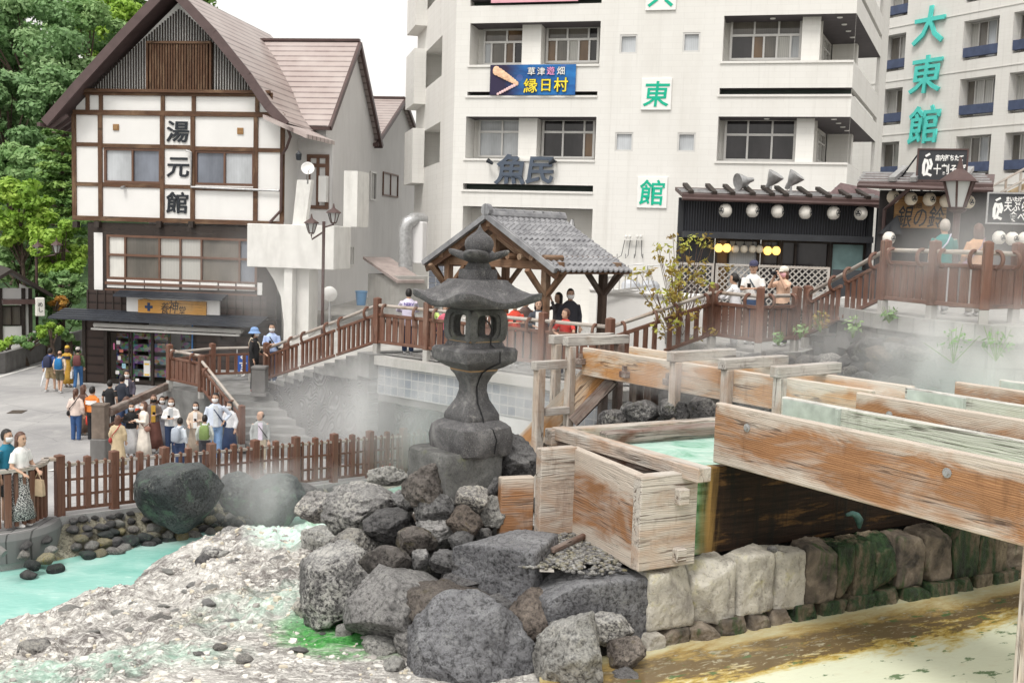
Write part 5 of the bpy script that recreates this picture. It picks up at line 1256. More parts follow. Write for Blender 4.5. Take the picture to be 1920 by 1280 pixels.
# ------------------------------------------------------------------ black restaurant with paper lanterns
bf = Frame(P(1270, 600, 30.0), P(1640, 600, 30.0))
shop = thing('black_restaurant', bf.at(bf.len / 2, 3.9), 'low black corrugated restaurant front with a row of white paper lanterns', 'restaurant')
r = bf.rect(1276, 376, 1632, 440)
g = MB(); locpoly(g, bf, r[0], r[1], r[2], r[3], 0); g.build('wall', M['corrugated'], shop)
for u in (r[0], r[2]): g = MB(); bf.box(g, u - .07, 3.9, u + .07, r[3], -.05, .06); g.build('corner_post', M['charcoal'], shop)
g = MB(); zz = r[3]; u0, u1 = r[0] - .1, r[2] + .1
g.prism([bf.at(u0, zz - .02, .75), bf.at(u0, zz + .07, .75), bf.at(u0, zz + .32, -.6), bf.at(u0, zz + .22, -.6)], bf.d * (u1 - u0)); rfs = g.build('roof', M['brown_metal'], shop)
g = MB()
for k in range(10):
 u = u0 + .3 + (u1 - u0 - .6) * (k + rnd.uniform(-.18, .18)) / 9.3; g.bar(bf.at(u, zz + .12, .72), bf.at(u, zz + .40, -.5), .13, .09)
g.build('roof_battens', M['timber_dark'], rfs)
g = MB()
for k in range(3): g.bar(bf.at(u0, zz + .15 + .05 * k, .5 - .3 * k), bf.at(u1, zz + .15 + .05 * k, .5 - .3 * k), .05, .035)
g.build('roof_poles', M['galv'], rfs)
g = MB(); g.tube([bf.at(u0, zz - .06, .78), bf.at(u1, zz - .06, .78)], .05, 8); g.build('gutter', M['brown_metal'], shop)
r2 = bf.rect(1276, 440, 1626, 447);
g = MB(); bf.box(g, r2[0], r2[1] - .05, r2[2], r2[3] + .02, 0, .55); g.build('canopy', M['charcoal'], shop)
zf = 3.9; zc = r2[1] - .05
g = MB(); bf.box(g, r[0], zf, bf.uz(1338, 500)[0], zc, -.2, 0); bf.box(g, bf.uz(1338, 500)[0], zf, r[2], 4.7, -.2, -.02); g.build('dark_panel', M['charcoal'], shop)
for x0, x1, gm_ in ((1340, 1424, [GW, GF, GD]), (1426, 1462, [GD]), (1463, 1555, [GD, GD])):
 a = bf.uz(x0, 500)[0]; b = bf.uz(x1, 500)[0]; window(bf, (a, 4.7, b, zc), shop, M['timber_dark'], gm_, (.3, .95)[:len(gm_) - 1], o=-.05)
a = bf.uz(1556, 500)[0]; b = bf.uz(1622, 500)[0]; window(bf, (a, 4.3, b, zc), shop, M['timber_dark'], [plain('teal_film', (.28, .42, .42), .25, .2)], (), o=-.05)
g = MB(); q = bf.rect(1545, 345, 1640, 368); g.prism([bf.at(q[0], q[1] - .1, .2), bf.at(q[0] + .6, q[3], -.5), bf.at(q[2] + .3, q[3] - .2, -.5), bf.at(q[2] + .3, q[1] - .35, .2)], UPZ * .06); g.build('side_roof', plain('purple_shingle', (.13, .085, .085), .6, .3, 6), shop)
g = MB(); pu = bf.uz(1642, 450)[0]; g.tube([bf.at(pu, 3.9, .1), bf.at(pu, 7.3, .1)], .06, 8); g.build('drain_pipe', M['navy_metal'], shop)
def paper_lantern(c, r, label, grp, mark=True, warm=False, mat=None, yaw=0.0):
 th = thing('paper_lantern', c + V((0, 0, -r)), label, 'lantern', grp)
 mt = mat or M['lantern_paper']
 g = MB(); n = 12; k = 10; rg = []
 for i in range(k + 1):
  a = PI * (.10 + .80 * i / k); rr = r * math.sin(a) * (1.0 + .018 * (-1) ** i) * .98
  rg.append([c + V((rr * math.cos(2 * PI * j / n), rr * math.sin(2 * PI * j / n), -r * 1.06 * math.cos(a))) for j in range(n)])
 g.rings(rg); g.build('shade', mt, th, True)
 g = MB(); g.lathe(c + V((0, 0, r * .98)), [(r * .34, 0), (r * .34, .04)], 12); g.build('cap', M['ink'], th)
 g = MB(); g.lathe(c + V((0, 0, -r * 1.04)), [(r * .34, 0), (r * .34, .04)], 12); g.build('base_ring', M['ink'], th)
 g = MB(); g.tube([c + V((0, 0, r)), c + V((0, 0, r + .18))], .012, 5); g.build('cord', M['ink'], th)
 if mark:
  d = V((math.sin(yaw), -math.cos(yaw), 0)); s = V((d.y, -d.x, 0)); s = -s if s.x < 0 else s
  g = MB(); o = c + d * (r * .93)
  def cur(a, b):
   v_ = d + s * (a / r) + UPZ * (b / r); v_.normalize(); return c + v_ * (r * 1.015)
  for rad in (.5, .58):
   pass
  N = 20; R0, R1 = r * .42, r * .52
  vs = [cur(R0 * math.cos(2 * PI * i / N), R0 * math.sin(2 * PI * i / N)) for i in range(N)] + [cur(R1 * math.cos(2 * PI * i / N), R1 * math.sin(2 * PI * i / N)) for i in range(N)]
  g.add(vs, [(i, (i + 1) % N, N + (i + 1) % N, N + i) for i in range(N)])
  for q in range(3):
   an = PI / 2 + q * 2 * PI / 3; cx, cy = r * .2 * math.cos(an), r * .2 * math.sin(an)
   g.add([cur(cx + r * .17 * math.cos(2 * PI * i / 8), cy + r * .17 * math.sin(2 * PI * i / 8)) for i in range(8)], [tuple(range(8))])
  g.build('crest', M['ink'], th)
 return th
m = Mat('lantern_paper'); v = m.obj(False); w_ = m.wave(v, 9, 0, 0, 'Z'); c = m.ramp(w_, [(.2, (.70, .665, .60)), (.7, (.83, .80, .745))])
M['lantern_paper'] = m.done(c, .75, m.bump(w_, .25, .01))
m = Mat('lit_lantern'); m.b.inputs['Emission Color'].default_value = (1, .62, .16, 1); m.b.inputs['Emission Strength'].default_value = 1.1; M['lit_lantern'] = m.done((.8, .55, .2), .7)
M['cream_lantern'] = plain('cream_lantern', (.74, .66, .53), .75, .06, 6)
pos = ('leftmost, nearest the shrub', 'second from the left under the floodlights', 'third from the left', 'third from the right', 'second from the right', 'rightmost, beside the drain pipe')
for k, (x, y) in enumerate(((1353, 396), (1403, 396), (1449, 397), (1500, 399), (1552, 400), (1602, 401))):
 paper_lantern(bf.at(*bf.uz(x, y), .55), .185, 'white paper lantern under the black eave, ' + pos[k], 'white lanterns along the black eave', yaw=(-.9, .7, .9, .9, .6, -.7)[k])
for k, (x, y) in enumerate(((1345, 465), (1360, 465), (1436, 470), (1452, 470))):
 c = bf.at(*bf.uz(x, y), .22)
 th = paper_lantern(c, .12, 'small glowing yellow lantern behind the restaurant glass, ' + ('far left', 'second of the left pair', 'left of the right pair', 'far right')[k], 'glowing lanterns in the restaurant', False, mat=M['lit_lantern'])
for k, (x, y) in enumerate(((1376, 467), (1392, 467), (1408, 467), (1421, 467))):
 paper_lantern(bf.at(*bf.uz(x, y), .20), .11, 'pale yellow paper lantern in the middle of the restaurant window, number %s of four' % ('one', 'two', 'three', 'four')[k], 'pale lanterns in the restaurant window', False, mat=M['cream_lantern'])
for k, (x, y, dx) in enumerate(((1400, 348, -1), (1446, 340, .5), (1484, 342, .6))):
 p = bf.at(*bf.uz(x, 362), -.1); th = thing('floodlight', p, 'grey bell shaped floodlight on the black restaurant roof, ' + ('leftmost, turned left', 'middle one, pointing up', 'rightmost, beside the middle one')[k], 'floodlight', 'floodlights on the restaurant roof')
 d = V((dx * .8, -.3, .75 if k else -.15)).normalized(); h = p + V((.05 * dx, 0, .34)); mx = basis(d); mm = Matrix((mx.col[1], mx.col[2], mx.col[0])).transposed()
 g = MB(); g.lathe(h - d * .1, [(.05, -.18), (.075, -.1), (.09, .0), (.17, .14), (.24, .30), (.24, .33), (.2, .31)], 14, axis=mm); g.build('housing', M['galv'], th, 40)
 g = MB(); g.tube([p, p + V((0, 0, .2)), h - d * .2], .035, 8); g.lathe(p, [(.09, 0), (.09, .04)], 10); g.build('bracket', M['galv'], th)
# ------------------------------------------------------------------ annex with wooden sign at the right
af = Frame(P(1640, 560, 28.0), P(1990, 560, 26.8))
ann = thing('annex', af.at(2.5, 4.93), 'dark timber annex with brown lean-to roof and a brown wooden sign board', 'restaurant')
r = af.rect(1648, 362, 1830, 380)
g = MB(); ua, ub = af.uz(1648, 400)[0], af.uz(1990, 400)[0]; zt = af.uz(1740, 358)[1]
af.box(g, ua, 4.93, ub, zt, -.3, 0); g.build('wall', plain('annex_wall', (.045, .04, .04), .7, .4, 3), ann)
g = MB(); ra_ = af.rect(1606, 330, 1850, 358); z0 = ra_[1]; z1 = ra_[3]
g.prism([af.at(ra_[0], z0 + .05, 1.1), af.at(ra_[0], z0 + .13, 1.1), af.at(ra_[0] + .25, z1 + .1, -.5), af.at(ra_[0] + .25, z1, -.5)], af.d * (ra_[2] - ra_[0])); rfa = g.build('roof', M['brown_metal'], ann)
g = MB();
for k in range(4): g.bar(af.at(ra_[0] + .05 * k, z0 + .2 + .09 * k, .8 - .4 * k), af.at(ra_[2], z0 + .2 + .09 * k, .8 - .4 * k), .07, .05)
for u in (ra_[0] + .8, ra_[0] + 1.3, ra_[0] + 2.4): g.bar(af.at(u, z0 + .22, 1.05), af.at(u + .4, z1 + .24, -.45), .16, .11)
g.build('roof_battens', M['galv'], rfa)
g = MB(); g.tube([af.at(ra_[0] - .02, z0 + .05, 1.15), af.at(ra_[2], z0 - .02, 1.15)], .06, 8); u = af.uz(1650, 400)[0]; g.tube([af.at(u + .6, z0, 1.1), af.at(u + .3, z0 - .3, .7), af.at(u + .1, z0 - .5, .15), af.at(u + .1, 4.9, .15)], .05, 8); g.build('gutter', M['brown_metal'], ann)
g = MB(); q = af.rect(1646, 415, 1690, 432);
g.prism([af.at(q[0], q[1] - .1, .5), af.at(q[2], q[1] - .1, .5), af.at((q[0] + q[2]) / 2 + .15, q[3] + .15, .5)], -af.n * .5); g.build('small_hood', M['charcoal'], ann)
ws = thing('wood_sign', af.at(*af.uz(1725, 428), .05), 'orange brown wooden restaurant sign with black brush characters below the lantern row', 'sign')
q = af.rect(1676, 368, 1774, 428); g = MB(); af.box(g, q[0], q[1], q[2], q[3], .01, .08, ch=.01); g.build('board', M['sign_wood_dull'], ws)
letters('lettering', '銀の鈴', M['ink'], af.at(*af.uz(1725, 407), .085), af.d, V((0, 0, 1)), .52, ws, .004, .006, (.72, 1.15), shear=.2)
letters('lettering', '湯畑', M['ink'], af.at(*af.uz(1716, 386), .085), af.d, V((0, 0, 1)), .16, ws, 0, .004)
lp_ = ('leftmost over the wooden sign', 'second from the left over the wooden sign', 'third from the left over the wooden sign', 'behind the street lantern head', 'right of the street lantern head')
for k, (x, y) in enumerate(((1673, 371), (1706, 374), (1740, 375), (1771, 378), (1812, 380))):
 paper_lantern(af.at(*af.uz(x, y), .35), .165, 'cream paper lantern with round crest, ' + lp_[k], 'cream lanterns over the wooden sign', mat=M['cream_lantern'], yaw=.25)
for k, (x, y) in enumerate(((1866, 446), (1890, 448), (1913, 448))):
 paper_lantern(af.at(*af.uz(x, y), .6), .165, 'white paper lantern at the far right under the black sign, ' + ('left', 'middle', 'right')[k] + ' of three', 'white lanterns under the black sign', yaw=.3)
paper_lantern(af.at(*af.uz(1664, 447), .6), .165, 'white paper lantern low beside the corner post of the upper deck', None, yaw=.5)
def soba_sign(name, label, px, txt, cen, par_d):
 f = Frame(P(px[0], 500, par_d), P(px[2], 500, par_d - .3)); q = f.rect(*px); th = thing(name, f.at((q[0] + q[2]) / 2, q[1]), label, 'sign')
 g = MB(); f.box(g, q[0], q[1], q[2], q[3], 0, .08); g.build('board', M['charcoal'], th)
 g = MB(); w_ = .035
 for a in ((q[0] - w_, q[1] - w_, q[2] + w_, q[1]), (q[0] - w_, q[3], q[2] + w_, q[3] + w_), (q[0] - w_, q[1], q[0], q[3]), (q[2], q[1], q[2] + w_, q[3])): f.box(g, *a, -.01, .1)
 g.build('frame', M['galv' if 'edge' in label else 'brown_metal'], th)
 g = MB(); cu, cz, s = cen; U = lambda a, b: f.at(q[0] + (q[2] - q[0]) * (cu + a * s), q[1] + (q[3] - q[1]) * (cz + b), .083)
 for pts, r_ in ((((-.05, .36), (.0, .30)), .07), (((-.1, .2), (-.17, .0), (-.16, -.3)), .035), (((.08, .2), (.16, .02), (.1, -.15)), .035), (((-.05, .18), (.03, -.02), (-.04, -.28)), .03), (((-.18, -.34), (.0, -.30), (.18, -.36)), .035), (((-.02, .1), (.1, -.1)), .02)):
  g.tube([U(*p_) for p_ in pts], r_, 6)
 for i, p_ in enumerate(g.v):
  o = (p_ - f.a).dot(f.n); g.v[i] = p_ - f.n * (o - .085 - (o - .083) * .08)
 g.build('figure', M['white'], th)
 for t, fx, fz, s_ in txt:
  letters('lettering', t, M['white'], f.at(q[0] + (q[2] - q[0]) * fx, q[1] + (q[3] - q[1]) * fz, .083), f.d, V((0, 0, 1)), s_, th, .004, .004, (.88, 1.25))
 return th, f, q
s1, sf, sq = soba_sign('roof_sign', 'black roof sign with white lettering and seated figure on the annex roof', (1721, 282, 1811, 338), (('店内打ちたて', .64, .74, .125), ('十割そば', .66, .36, .215)), (.2, .5, .5), 27.0)
g = MB()
for fu in (.02, .9):
 u = sq[0] + (sq[2] - sq[0]) * fu; g.tube([sf.at(u, sq[3] - .05, -.05), sf.at(u - .5, sq[1] - .15, -1.0)], .022, 6)
 g.tube([sf.at(u + .1, sq[1], .04), sf.at(u + .1, sq[1] - .3, .04)], .03, 6)
g.build('stay', M['ink'], s1)
soba_sign('menu_sign', 'black tempura sign with pale edge at the right side of the picture', (1852, 364, 1938, 418), (('まいたけ等', .60, .82, .10), ('天ぷら', .60, .56, .20), ('食べ放', .74, .22, .20)), (.22, .48, .5), 25.5)
tn = thing('stair_tower', P(1870, 440, 34), 'tan boarded outside stair with slanting handrails behind the black signs', 'stairs')
tf = Frame(P(1800, 440, 35), P(2020, 440, 33)); q = tf.rect(1800, 330, 2020, 440)
M['tan'] = stripes('tan_boards', (.55, .42, .27), (.40, .29, .17), .9, 'X', .7, .3)
g = MB(); g.prism([tf.at(q[0] + .4, 4.9), tf.at(q[2], 4.9), tf.at(q[2], q[3] + .6), tf.at(q[0] + 2.2, q[3] - .05), tf.at(q[0] + .4, q[1] + .8)], -tf.n * .1); g.l = [V(((p - tf.a).dot(tf.d), p.z, 0)) for p in g.v]; g.build('side_boards', M['tan'], tn)
g = MB()
for k in range(4): g.bar(tf.at(q[0] - .2, q[1] + .5 - .35 * k + .3, .15), tf.at(q[0] + 2.6, q[3] + .35 - .35 * k + .3, .15), .05, .06)
for k in range(6): u = q[0] + .1 + k * .42; z_ = q[1] + .7 + k * .42 * .62; g.bar(tf.at(u, z_ - .9, .12), tf.at(u, z_ + .25, .12), .06, .06)
g.build('handrail', M['rail_top'], tn)
lf = Frame(P(1262, 560, 27.2), P(1560, 575, 26.4)); q = lf.rect(1266, 496, 1555, 556)
lt = thing('lattice_fence', lf.at(lf.len / 2, 3.9), 'weathered grey lattice fence in front of the black restaurant', 'fence')
def frame_lat(u0, u1, z0, z1):
 g = MB(); w_ = .06
 lf.box(g, u0, z1 - w_, u1, z1, -.03, .03); lf.box(g, u0, z0, u1, z0 + w_, -.03, .03); lf.box(g, u0, z0 + w_, u0 + w_, z1 - w_, -.03, .028); lf.box(g, u1 - w_, z0 + w_, u1, z1 - w_, -.03, .028); g.build('panel_frame', M['lattice'], lt)
 g = MB(); H = z1 - z0; sp = .155
 for sg, o in ((1, .012), (-1, -.012)):
  c = u0 - H
  while c < u1 + H:
   a0, a1 = (c, c + H) if sg > 0 else (c + H, c); za, zb2 = z0, z1
   pa, pb = [a0, za], [a1, zb2]
   def clip(P_, Q_):
    for lim, s2 in ((u0 + .03, 1), (u1 - .03, -1)):
     if (P_[0] - lim) * s2 < 0 and (Q_[0] - lim) * s2 < 0: return None
     if (P_[0] - lim) * s2 < 0: t = (lim - P_[0]) / (Q_[0] - P_[0]); P_ = [lim, P_[1] + t * (Q_[1] - P_[1])]
     if (Q_[0] - lim) * s2 < 0: t = (lim - P_[0]) / (Q_[0] - P_[0]); Q_ = [lim, P_[1] + t * (Q_[1] - P_[1])]
    return P_, Q_
   r_ = clip(pa, pb)
   if r_ and abs(r_[0][0] - r_[1][0]) > .05: g.bar(lf.at(*r_[0], o), lf.at(*r_[1], o), .032, .012, lf.n)
   c += sp
 g.build('slat_panel', M['lattice'], lt)
um = lf.uz(1338, 520)[0]
frame_lat(q[0], um, 4.02, q[3]); frame_lat(um + .04, q[2], 4.02, q[3])
mb_ = thing('menu_board', lf.at(q[2] + .7, 3.9), 'black board with white lettering beside the lattice fence behind the sloping railing', 'sign')
g = MB(); lf.box(g, q[2] + .06, 4.05, q[2] + 1.75, q[3] - .05, -.04, .03); g.build('board', M['charcoal'], mb_)
letters('lettering', '十割そば', M['white'], lf.at(q[2] + 1.1, 4.42, .034), lf.d, UPZ, .30, mb_, .006, .004, (.8, 1.2))
g = MB(); g.ell(lf.at(q[2] + .42, 4.78, .035), (.22, .004, .2), 12, 6, lf.rot); g.ell(lf.at(q[2] + .45, 4.45, .035), (.16, .004, .22), 12, 6, lf.rot); g.build('figure', M['white'], mb_)
wl_ = thing('white_parapet', P(1225, 600, 27.5), 'long white low wall with pipe on top between pavilion and shrub', 'wall'); wl_.location.z = TERR
wf = Frame(P(1085, 600, 29), P(1345, 600, 26)); q = wf.rect(1118, 556, 1335, 600)
g = MB(); wf.box(g, q[0], TERR, q[2], q[3], -.2, 0); g.build('wall', M['white'], wl_)
g = MB(); g.tube([wf.at(q[0] - .2, q[3] + .07, .0), wf.at(q[2], q[3] + .07, .0)], .08, 8); g.build('pipe', M['white'], wl_)
ld = thing('ladder', P(1172, 545, 28), 'aluminium ladder lying along the white low wall', 'ladder')
l0 = P(1124, 536, 28.3); l1 = P(1222, 521, 27.3); g = MB()
for dz in (0, .38): g.bar(l0 + V((0, 0, dz - .2)), l1 + V((0, 0, dz - .2)), .04, .06);
g.build('side_rail', M['steel'], ld); g = MB()
for k in range(9): p = l0.lerp(l1, (k + .5) / 9); g.tube([p - UPZ * .2, p + UPZ * .18], .016, 6)
g.build('rung', M['steel'], ld)
for k, (x, d) in enumerate(((1182, 31.5), (1218, 31.2))):
 th = thing('water_tank', P(x, 560, d), 'tall pale grey cylinder tank behind the shrub, ' + ('left', 'right') [k] + ' of two', 'tank', 'cylinder tanks by the hotel'); c = P(x, 560, d); th.location.z = TERR
 g = MB(); g.lathe((c.x, c.y, TERR), [(.28, 0), (.28, 1.75), (.2, 1.85), (.01, 1.9)], 16); g.build('shell', plain('tank_grey', (.5, .52, .55), .4), th, 40)
 g = MB(); g.tube([(c.x - .1, c.y, TERR + 1.85), (c.x - .1, c.y, TERR + 2.3), (c.x + .35, c.y, TERR + 2.35)], .02, 6); g.build('pipe', M['galv'], th)
ins = thing('insulator_bracket', ff.at(*ff.uz(1180, 452), .1), 'small white insulator bracket with black cables on the hotel wall', 'cable bracket')
g = MB(); g.bar(ff.at(*ff.uz(1172, 449), .15), ff.at(*ff.uz(1205, 449), .15), .04, .05);
for x in (1175, 1182, 1196, 1203): g.lathe(ff.at(*ff.uz(x, 447), .15), [(.04, 0), (.06, .06), (.03, .14)], 8)
g.build('bracket', M['offwhite'], ins)
g = MB()
for k, x in enumerate((1173, 1183, 1195, 1204)):
 a = ff.at(*ff.uz(x, 450), .18); b = ff.at(*ff.uz(1158 + k * 16, 476), .1); g.tube([a, a.lerp(b, .4) - UPZ * .35, b - UPZ * .15, b], .012, 5)
g.build('cable', M['ink'], ins)
for k, x in enumerate((965, 1022, 1045, 1053, 1069)):
 g = MB(); p = ff.at(*ff.uz(x, 410), -.55); g.tube([p, p - UPZ * .1, p + ff.n * .18 - UPZ * .2], .05, 6); g.tube([p + ff.n * .2 - UPZ * .02, p + ff.n * .2 - UPZ * .3], [.06, .14], 8); g.build('down_lamp', M['galv'], hotel)
g = MB(); dk = thing('air_duct', P(775, 470, 38.5), 'big pale metal air duct bending down the hotel corner', 'duct')
a = P(768, 415, 38.5); g.tube([P(760, 500, 38.3), P(760, 430, 38.3), P(764, 418, 38.3), P(775, 412, 38.4), P(792, 412, 39)], .25, 12); dk_o = g.build('duct_pipe', M['galv'], dk, 40)
g = MB(); g.box(P(783, 455, 38.6), (.55, .5, 1.5), ff.rot, .03); g.build('duct_box', M['grey_wall'], dk)
gb = thing('glass_block_window', ff.at(*ff.uz(826, 520), .05), 'grey glass block panel at the hotel corner behind the lantern', 'window')
r_ = fl_.rect(806, 497, 838, 545); fq = Frame(P(804, 540, 38.9), P(846, 540, 38.6)); rq = fq.rect(805, 497, 845, 543)
g = MB(); n_ = 3
for i in range(3):
 for j in range(4):
  fq.box(g, rq[0] + (rq[2] - rq[0]) * (i + .04) / 3, rq[1] + (rq[3] - rq[1]) * (j + .04) / 4, rq[0] + (rq[2] - rq[0]) * (i + .96) / 3, rq[1] + (rq[3] - rq[1]) * (j + .96) / 4, 0, .06, ch=.01)
g.build('glass_blocks', M['glass_blue'], gb)
g = MB(); fq.box(g, rq[0] - .05, rq[1] - .05, rq[2] + .05, rq[3] + .05, -.06, .03); g.build('grid_frame', M['offwhite'], gb)
sh = thing('storage_shed', P(705, 545, 42), 'small shed with sloping grey roof at the end of the alley', 'shed')
sfm = Frame(P(668, 560, 43), P(752, 560, 40)); q = sfm.rect(690, 515, 748, 565); g = MB(); sfm.box(g, q[0], 2.9, q[2], q[3], -1.5, 0); g.build('wall', M['concrete'], sh)
g = MB(); g.prism([sfm.at(q[0] - .2, q[3] + .55, .15), sfm.at(q[2] + .1, q[3] - .25, .15), sfm.at(q[2] + .1, q[3] - .15, .15), sfm.at(q[0] - .2, q[3] + .65, .15)], -sfm.n * 1.2); g.build('roof', plain('shed_roof', (.36, .30, .28), .6, .2), sh)
bn_ = thing('waste_bin', P(678, 566, 41), 'small blue waste bin in the alley', 'bin'); c = P(677, 572, 40.5); g = MB(); g.lathe(c, [(.17, 0), (.22, .5), (.24, .5), (.24, .54), (.01, .56)], 12); g.build('tub', plain('bin_blue', (.12, .25, .42), .5), bn_, 40)
def lamp_head(par, c, s, name='lamp_head', frame='brown_metal'):
 g = MB(); n = 6
 g.lathe(c, [(.08 * s, -.02), (.12 * s, 0), (.12 * s, .03)], 6);
 g.lathe(c + UPZ * (.42 * s), [(.31 * s, -.02), (.29 * s, .02), (.18 * s, .10 * s), (.06 * s, .18 * s), (.035 * s, .26 * s), (.02, .36 * s)], 6)
 for k in range(6):
  an = 2 * PI * k / 6; d = V((math.cos(an), math.sin(an), 0)); g.bar(c + d * .12 * s + UPZ * .03, c + d * .235 * s + UPZ * .42 * s, .03 * s, .03 * s)
 h = g.build(name, M[frame], par)
 g = MB(); g.lathe(c + UPZ * .03, [(.105 * s, 0), (.215 * s, .39 * s)], 6, cap=False); g.build('glass', M['lamp_glass'], h)
 return h
m = Mat('lamp_glass'); M['lamp_glass'] = m.done((.55, .56, .55), .25)
l1_ = thing('street_lamp', P(603, 640, 36.5), 'tall brown street lamp with two lantern heads in front of the white entrance block', 'street lamp')
b = P(604, 640, 36.5); top = P(603, 415, 36.5); l1_.location = b
g = MB(); g.tube([V((b.x, b.y, LAND)), b, V((b.x, b.y, top.z))], .055, 8); g.tube([V((b.x, b.y, LAND)), V((b.x, b.y, LAND + .8))], .085, 8); g.build('pole', M['brown_metal'], l1_)
g = MB(); zt = top.z
g.tube([V((b.x, b.y, zt - .35)), V((b.x - .4, b.y, zt - .62)), V((b.x - .42, b.y, zt - .45))], .035, 6); g.tube([V((b.x, b.y, zt - .2)), V((b.x + .32, b.y, zt - .1)), V((b.x + .33, b.y, zt + .1))], .035, 6); g.build('arm', M['brown_metal'], l1_)
lamp_head(l1_, V((b.x - .42, b.y, zt - .42)), .85); lamp_head(l1_, V((b.x + .33, b.y, zt - .05)), .85)
l2_ = thing('street_lamp', P(70, 600, 50), 'dark street lamp with two lantern heads among the trees at the left edge', 'street lamp'); b = P(70, 640, 50)
l2_.location = (b.x, b.y, 0); g = MB(); tz = P(70, 478, 50).z; g.tube([V((b.x, b.y, 0)), V((b.x, b.y, tz))], .07, 8); g.build('pole', M['brown_metal'], l2_)
g = MB(); g.tube([V((b.x, b.y, tz - .15)), V((b.x + .95, b.y, tz + .05)), V((b.x + .95, b.y, tz + .1))], .04, 6); g.build('arm', M['brown_metal'], l2_); lamp_head(l2_, V((b.x + .08, b.y, tz)), .95); lamp_head(l2_, V((b.x + .95, b.y, tz + .1)), .95)
l3_ = thing('street_lamp', P(1790, 540, 23.5), 'large brown lantern topped lamp post on the upper deck at the right', 'street lamp'); c = P(1795, 391, 23.5)
l3_.location = (c.x, c.y, 4.93); g = MB(); g.tube([V((c.x, c.y, 4.93)), V((c.x, c.y, c.z))], .075, 10); g.lathe((c.x, c.y, 4.93), [(.16, 0), (.16, .3), (.1, .4)], 10); g.lathe((c.x, c.y, c.z - .05), [(.1, -.05), (.2, 0), (.22, .04)], 6); g.build('pole', M['brown_metal'], l3_)
lamp_head(l3_, c, 1.42)
mr = thing('traffic_mirror', P(617, 555, 37.5), 'round traffic mirror on a post behind the tall street lamp', 'traffic mirror'); c = P(618, 551, 37.4)
g = MB(); g.tube([V((c.x, c.y + .06, LAND)), V((c.x, c.y + .06, c.z + .2))], .04, 8); g.build('pole', M['galv'], mr)
g = MB(); mm = Matrix((V((1, 0, 0)), V((0, 0, 1)), V((0, -1, 0)))).transposed(); g.lathe(c, [(.02, .05), (.2, .03), (.27, 0), (.27, -.02), (.02, -.03)], 20, axis=mm); g.build('mirror_disc', M['steel'], mr, 40)
# ------------------------------------------------------------------ rocks
import functools
@functools.lru_cache(None)
def ico(sub):
 bm = bmesh.new(); bmesh.ops.create_icosphere(bm, subdivisions=sub, radius=1)
 v = [x.co.copy() for x in bm.verts]; f = [tuple(y.index for y in x.verts) for x in bm.faces]; bm.free(); return v, f
def rock_mesh(seed, rad, sub=4, cuts=9, rough=.16, square=0.0, cutmin=.62, yaw=None, fine=.035, taper=0.0):
 rr = random.Random(seed); vs, fs = ico(sub); o = V((rr.uniform(-50, 50), rr.uniform(-50, 50), rr.uniform(-50, 50)))
 pl = [(V((rr.gauss(0, 1), rr.gauss(0, 1), rr.gauss(0, 1))).normalized(), rr.uniform(cutmin, .95)) for _ in range(cuts)]
 out = []
 Rz = Matrix.Rotation(yaw if yaw is not None else rr.uniform(0, 6.28), 3, 'Z')
 for n in vs:
  p = n.copy()
  if square:
   k = (abs(n.x) ** square + abs(n.y) ** square + abs(n.z) ** square) ** (-1 / square); p = n * k
  p = p * (1 + rough * fbm(n * 1.25 + o, 3))
  for q, d in pl:
   t = p.dot(q) - d
   if t > 0: p -= q * (t * .9)
  r = fbm(n * 3.4 + o, 4, 2.1, .55); g = 1 - abs(noise.noise(n * 2.6 + o * 1.7))
  g2 = 1 - abs(noise.noise(n * 5.2 + o * 2.3)); p += n * (fine * r + fine * 1.1 * (g ** 4) - fine * .5 + fine * .5 * (g2 ** 3))
  if sub >= 5: p += n * (fine * .5 * fbm(n * 13 + o, 3, 2.1, .65))
  p = Rz @ p if not square else p
  if taper: k = 1 + taper * p.z; p.x *= k; p.y *= k; p.z -= .16 * taper * max(0, 1 - abs(p.x) * 2.2) * max(0, p.z)
  out.append(V((p.x * rad[0], p.y * rad[1], p.z * rad[2])))
 if square: out = [Rz @ p for p in out]
 me = bpy.data.meshes.new('boulder'); me.from_pydata(out, [], fs); shade(me); return me
def boulder(px, py, w, h, d, mat, seed, label, name='boulder', sub=5, depth=None, grp=None, cat='rock', **kw):
 c = P(px, py, d); k = d / FPX * .5; rx = w * k * 1.10; rz = h * k * 1.10; ry = depth or (rx + rz) / 2
 me = rock_mesh(seed, (rx, ry, rz), sub, **kw)
 o = link_mesh(name, me, M[mat], None, c); return tag(o, label, cat, grp)
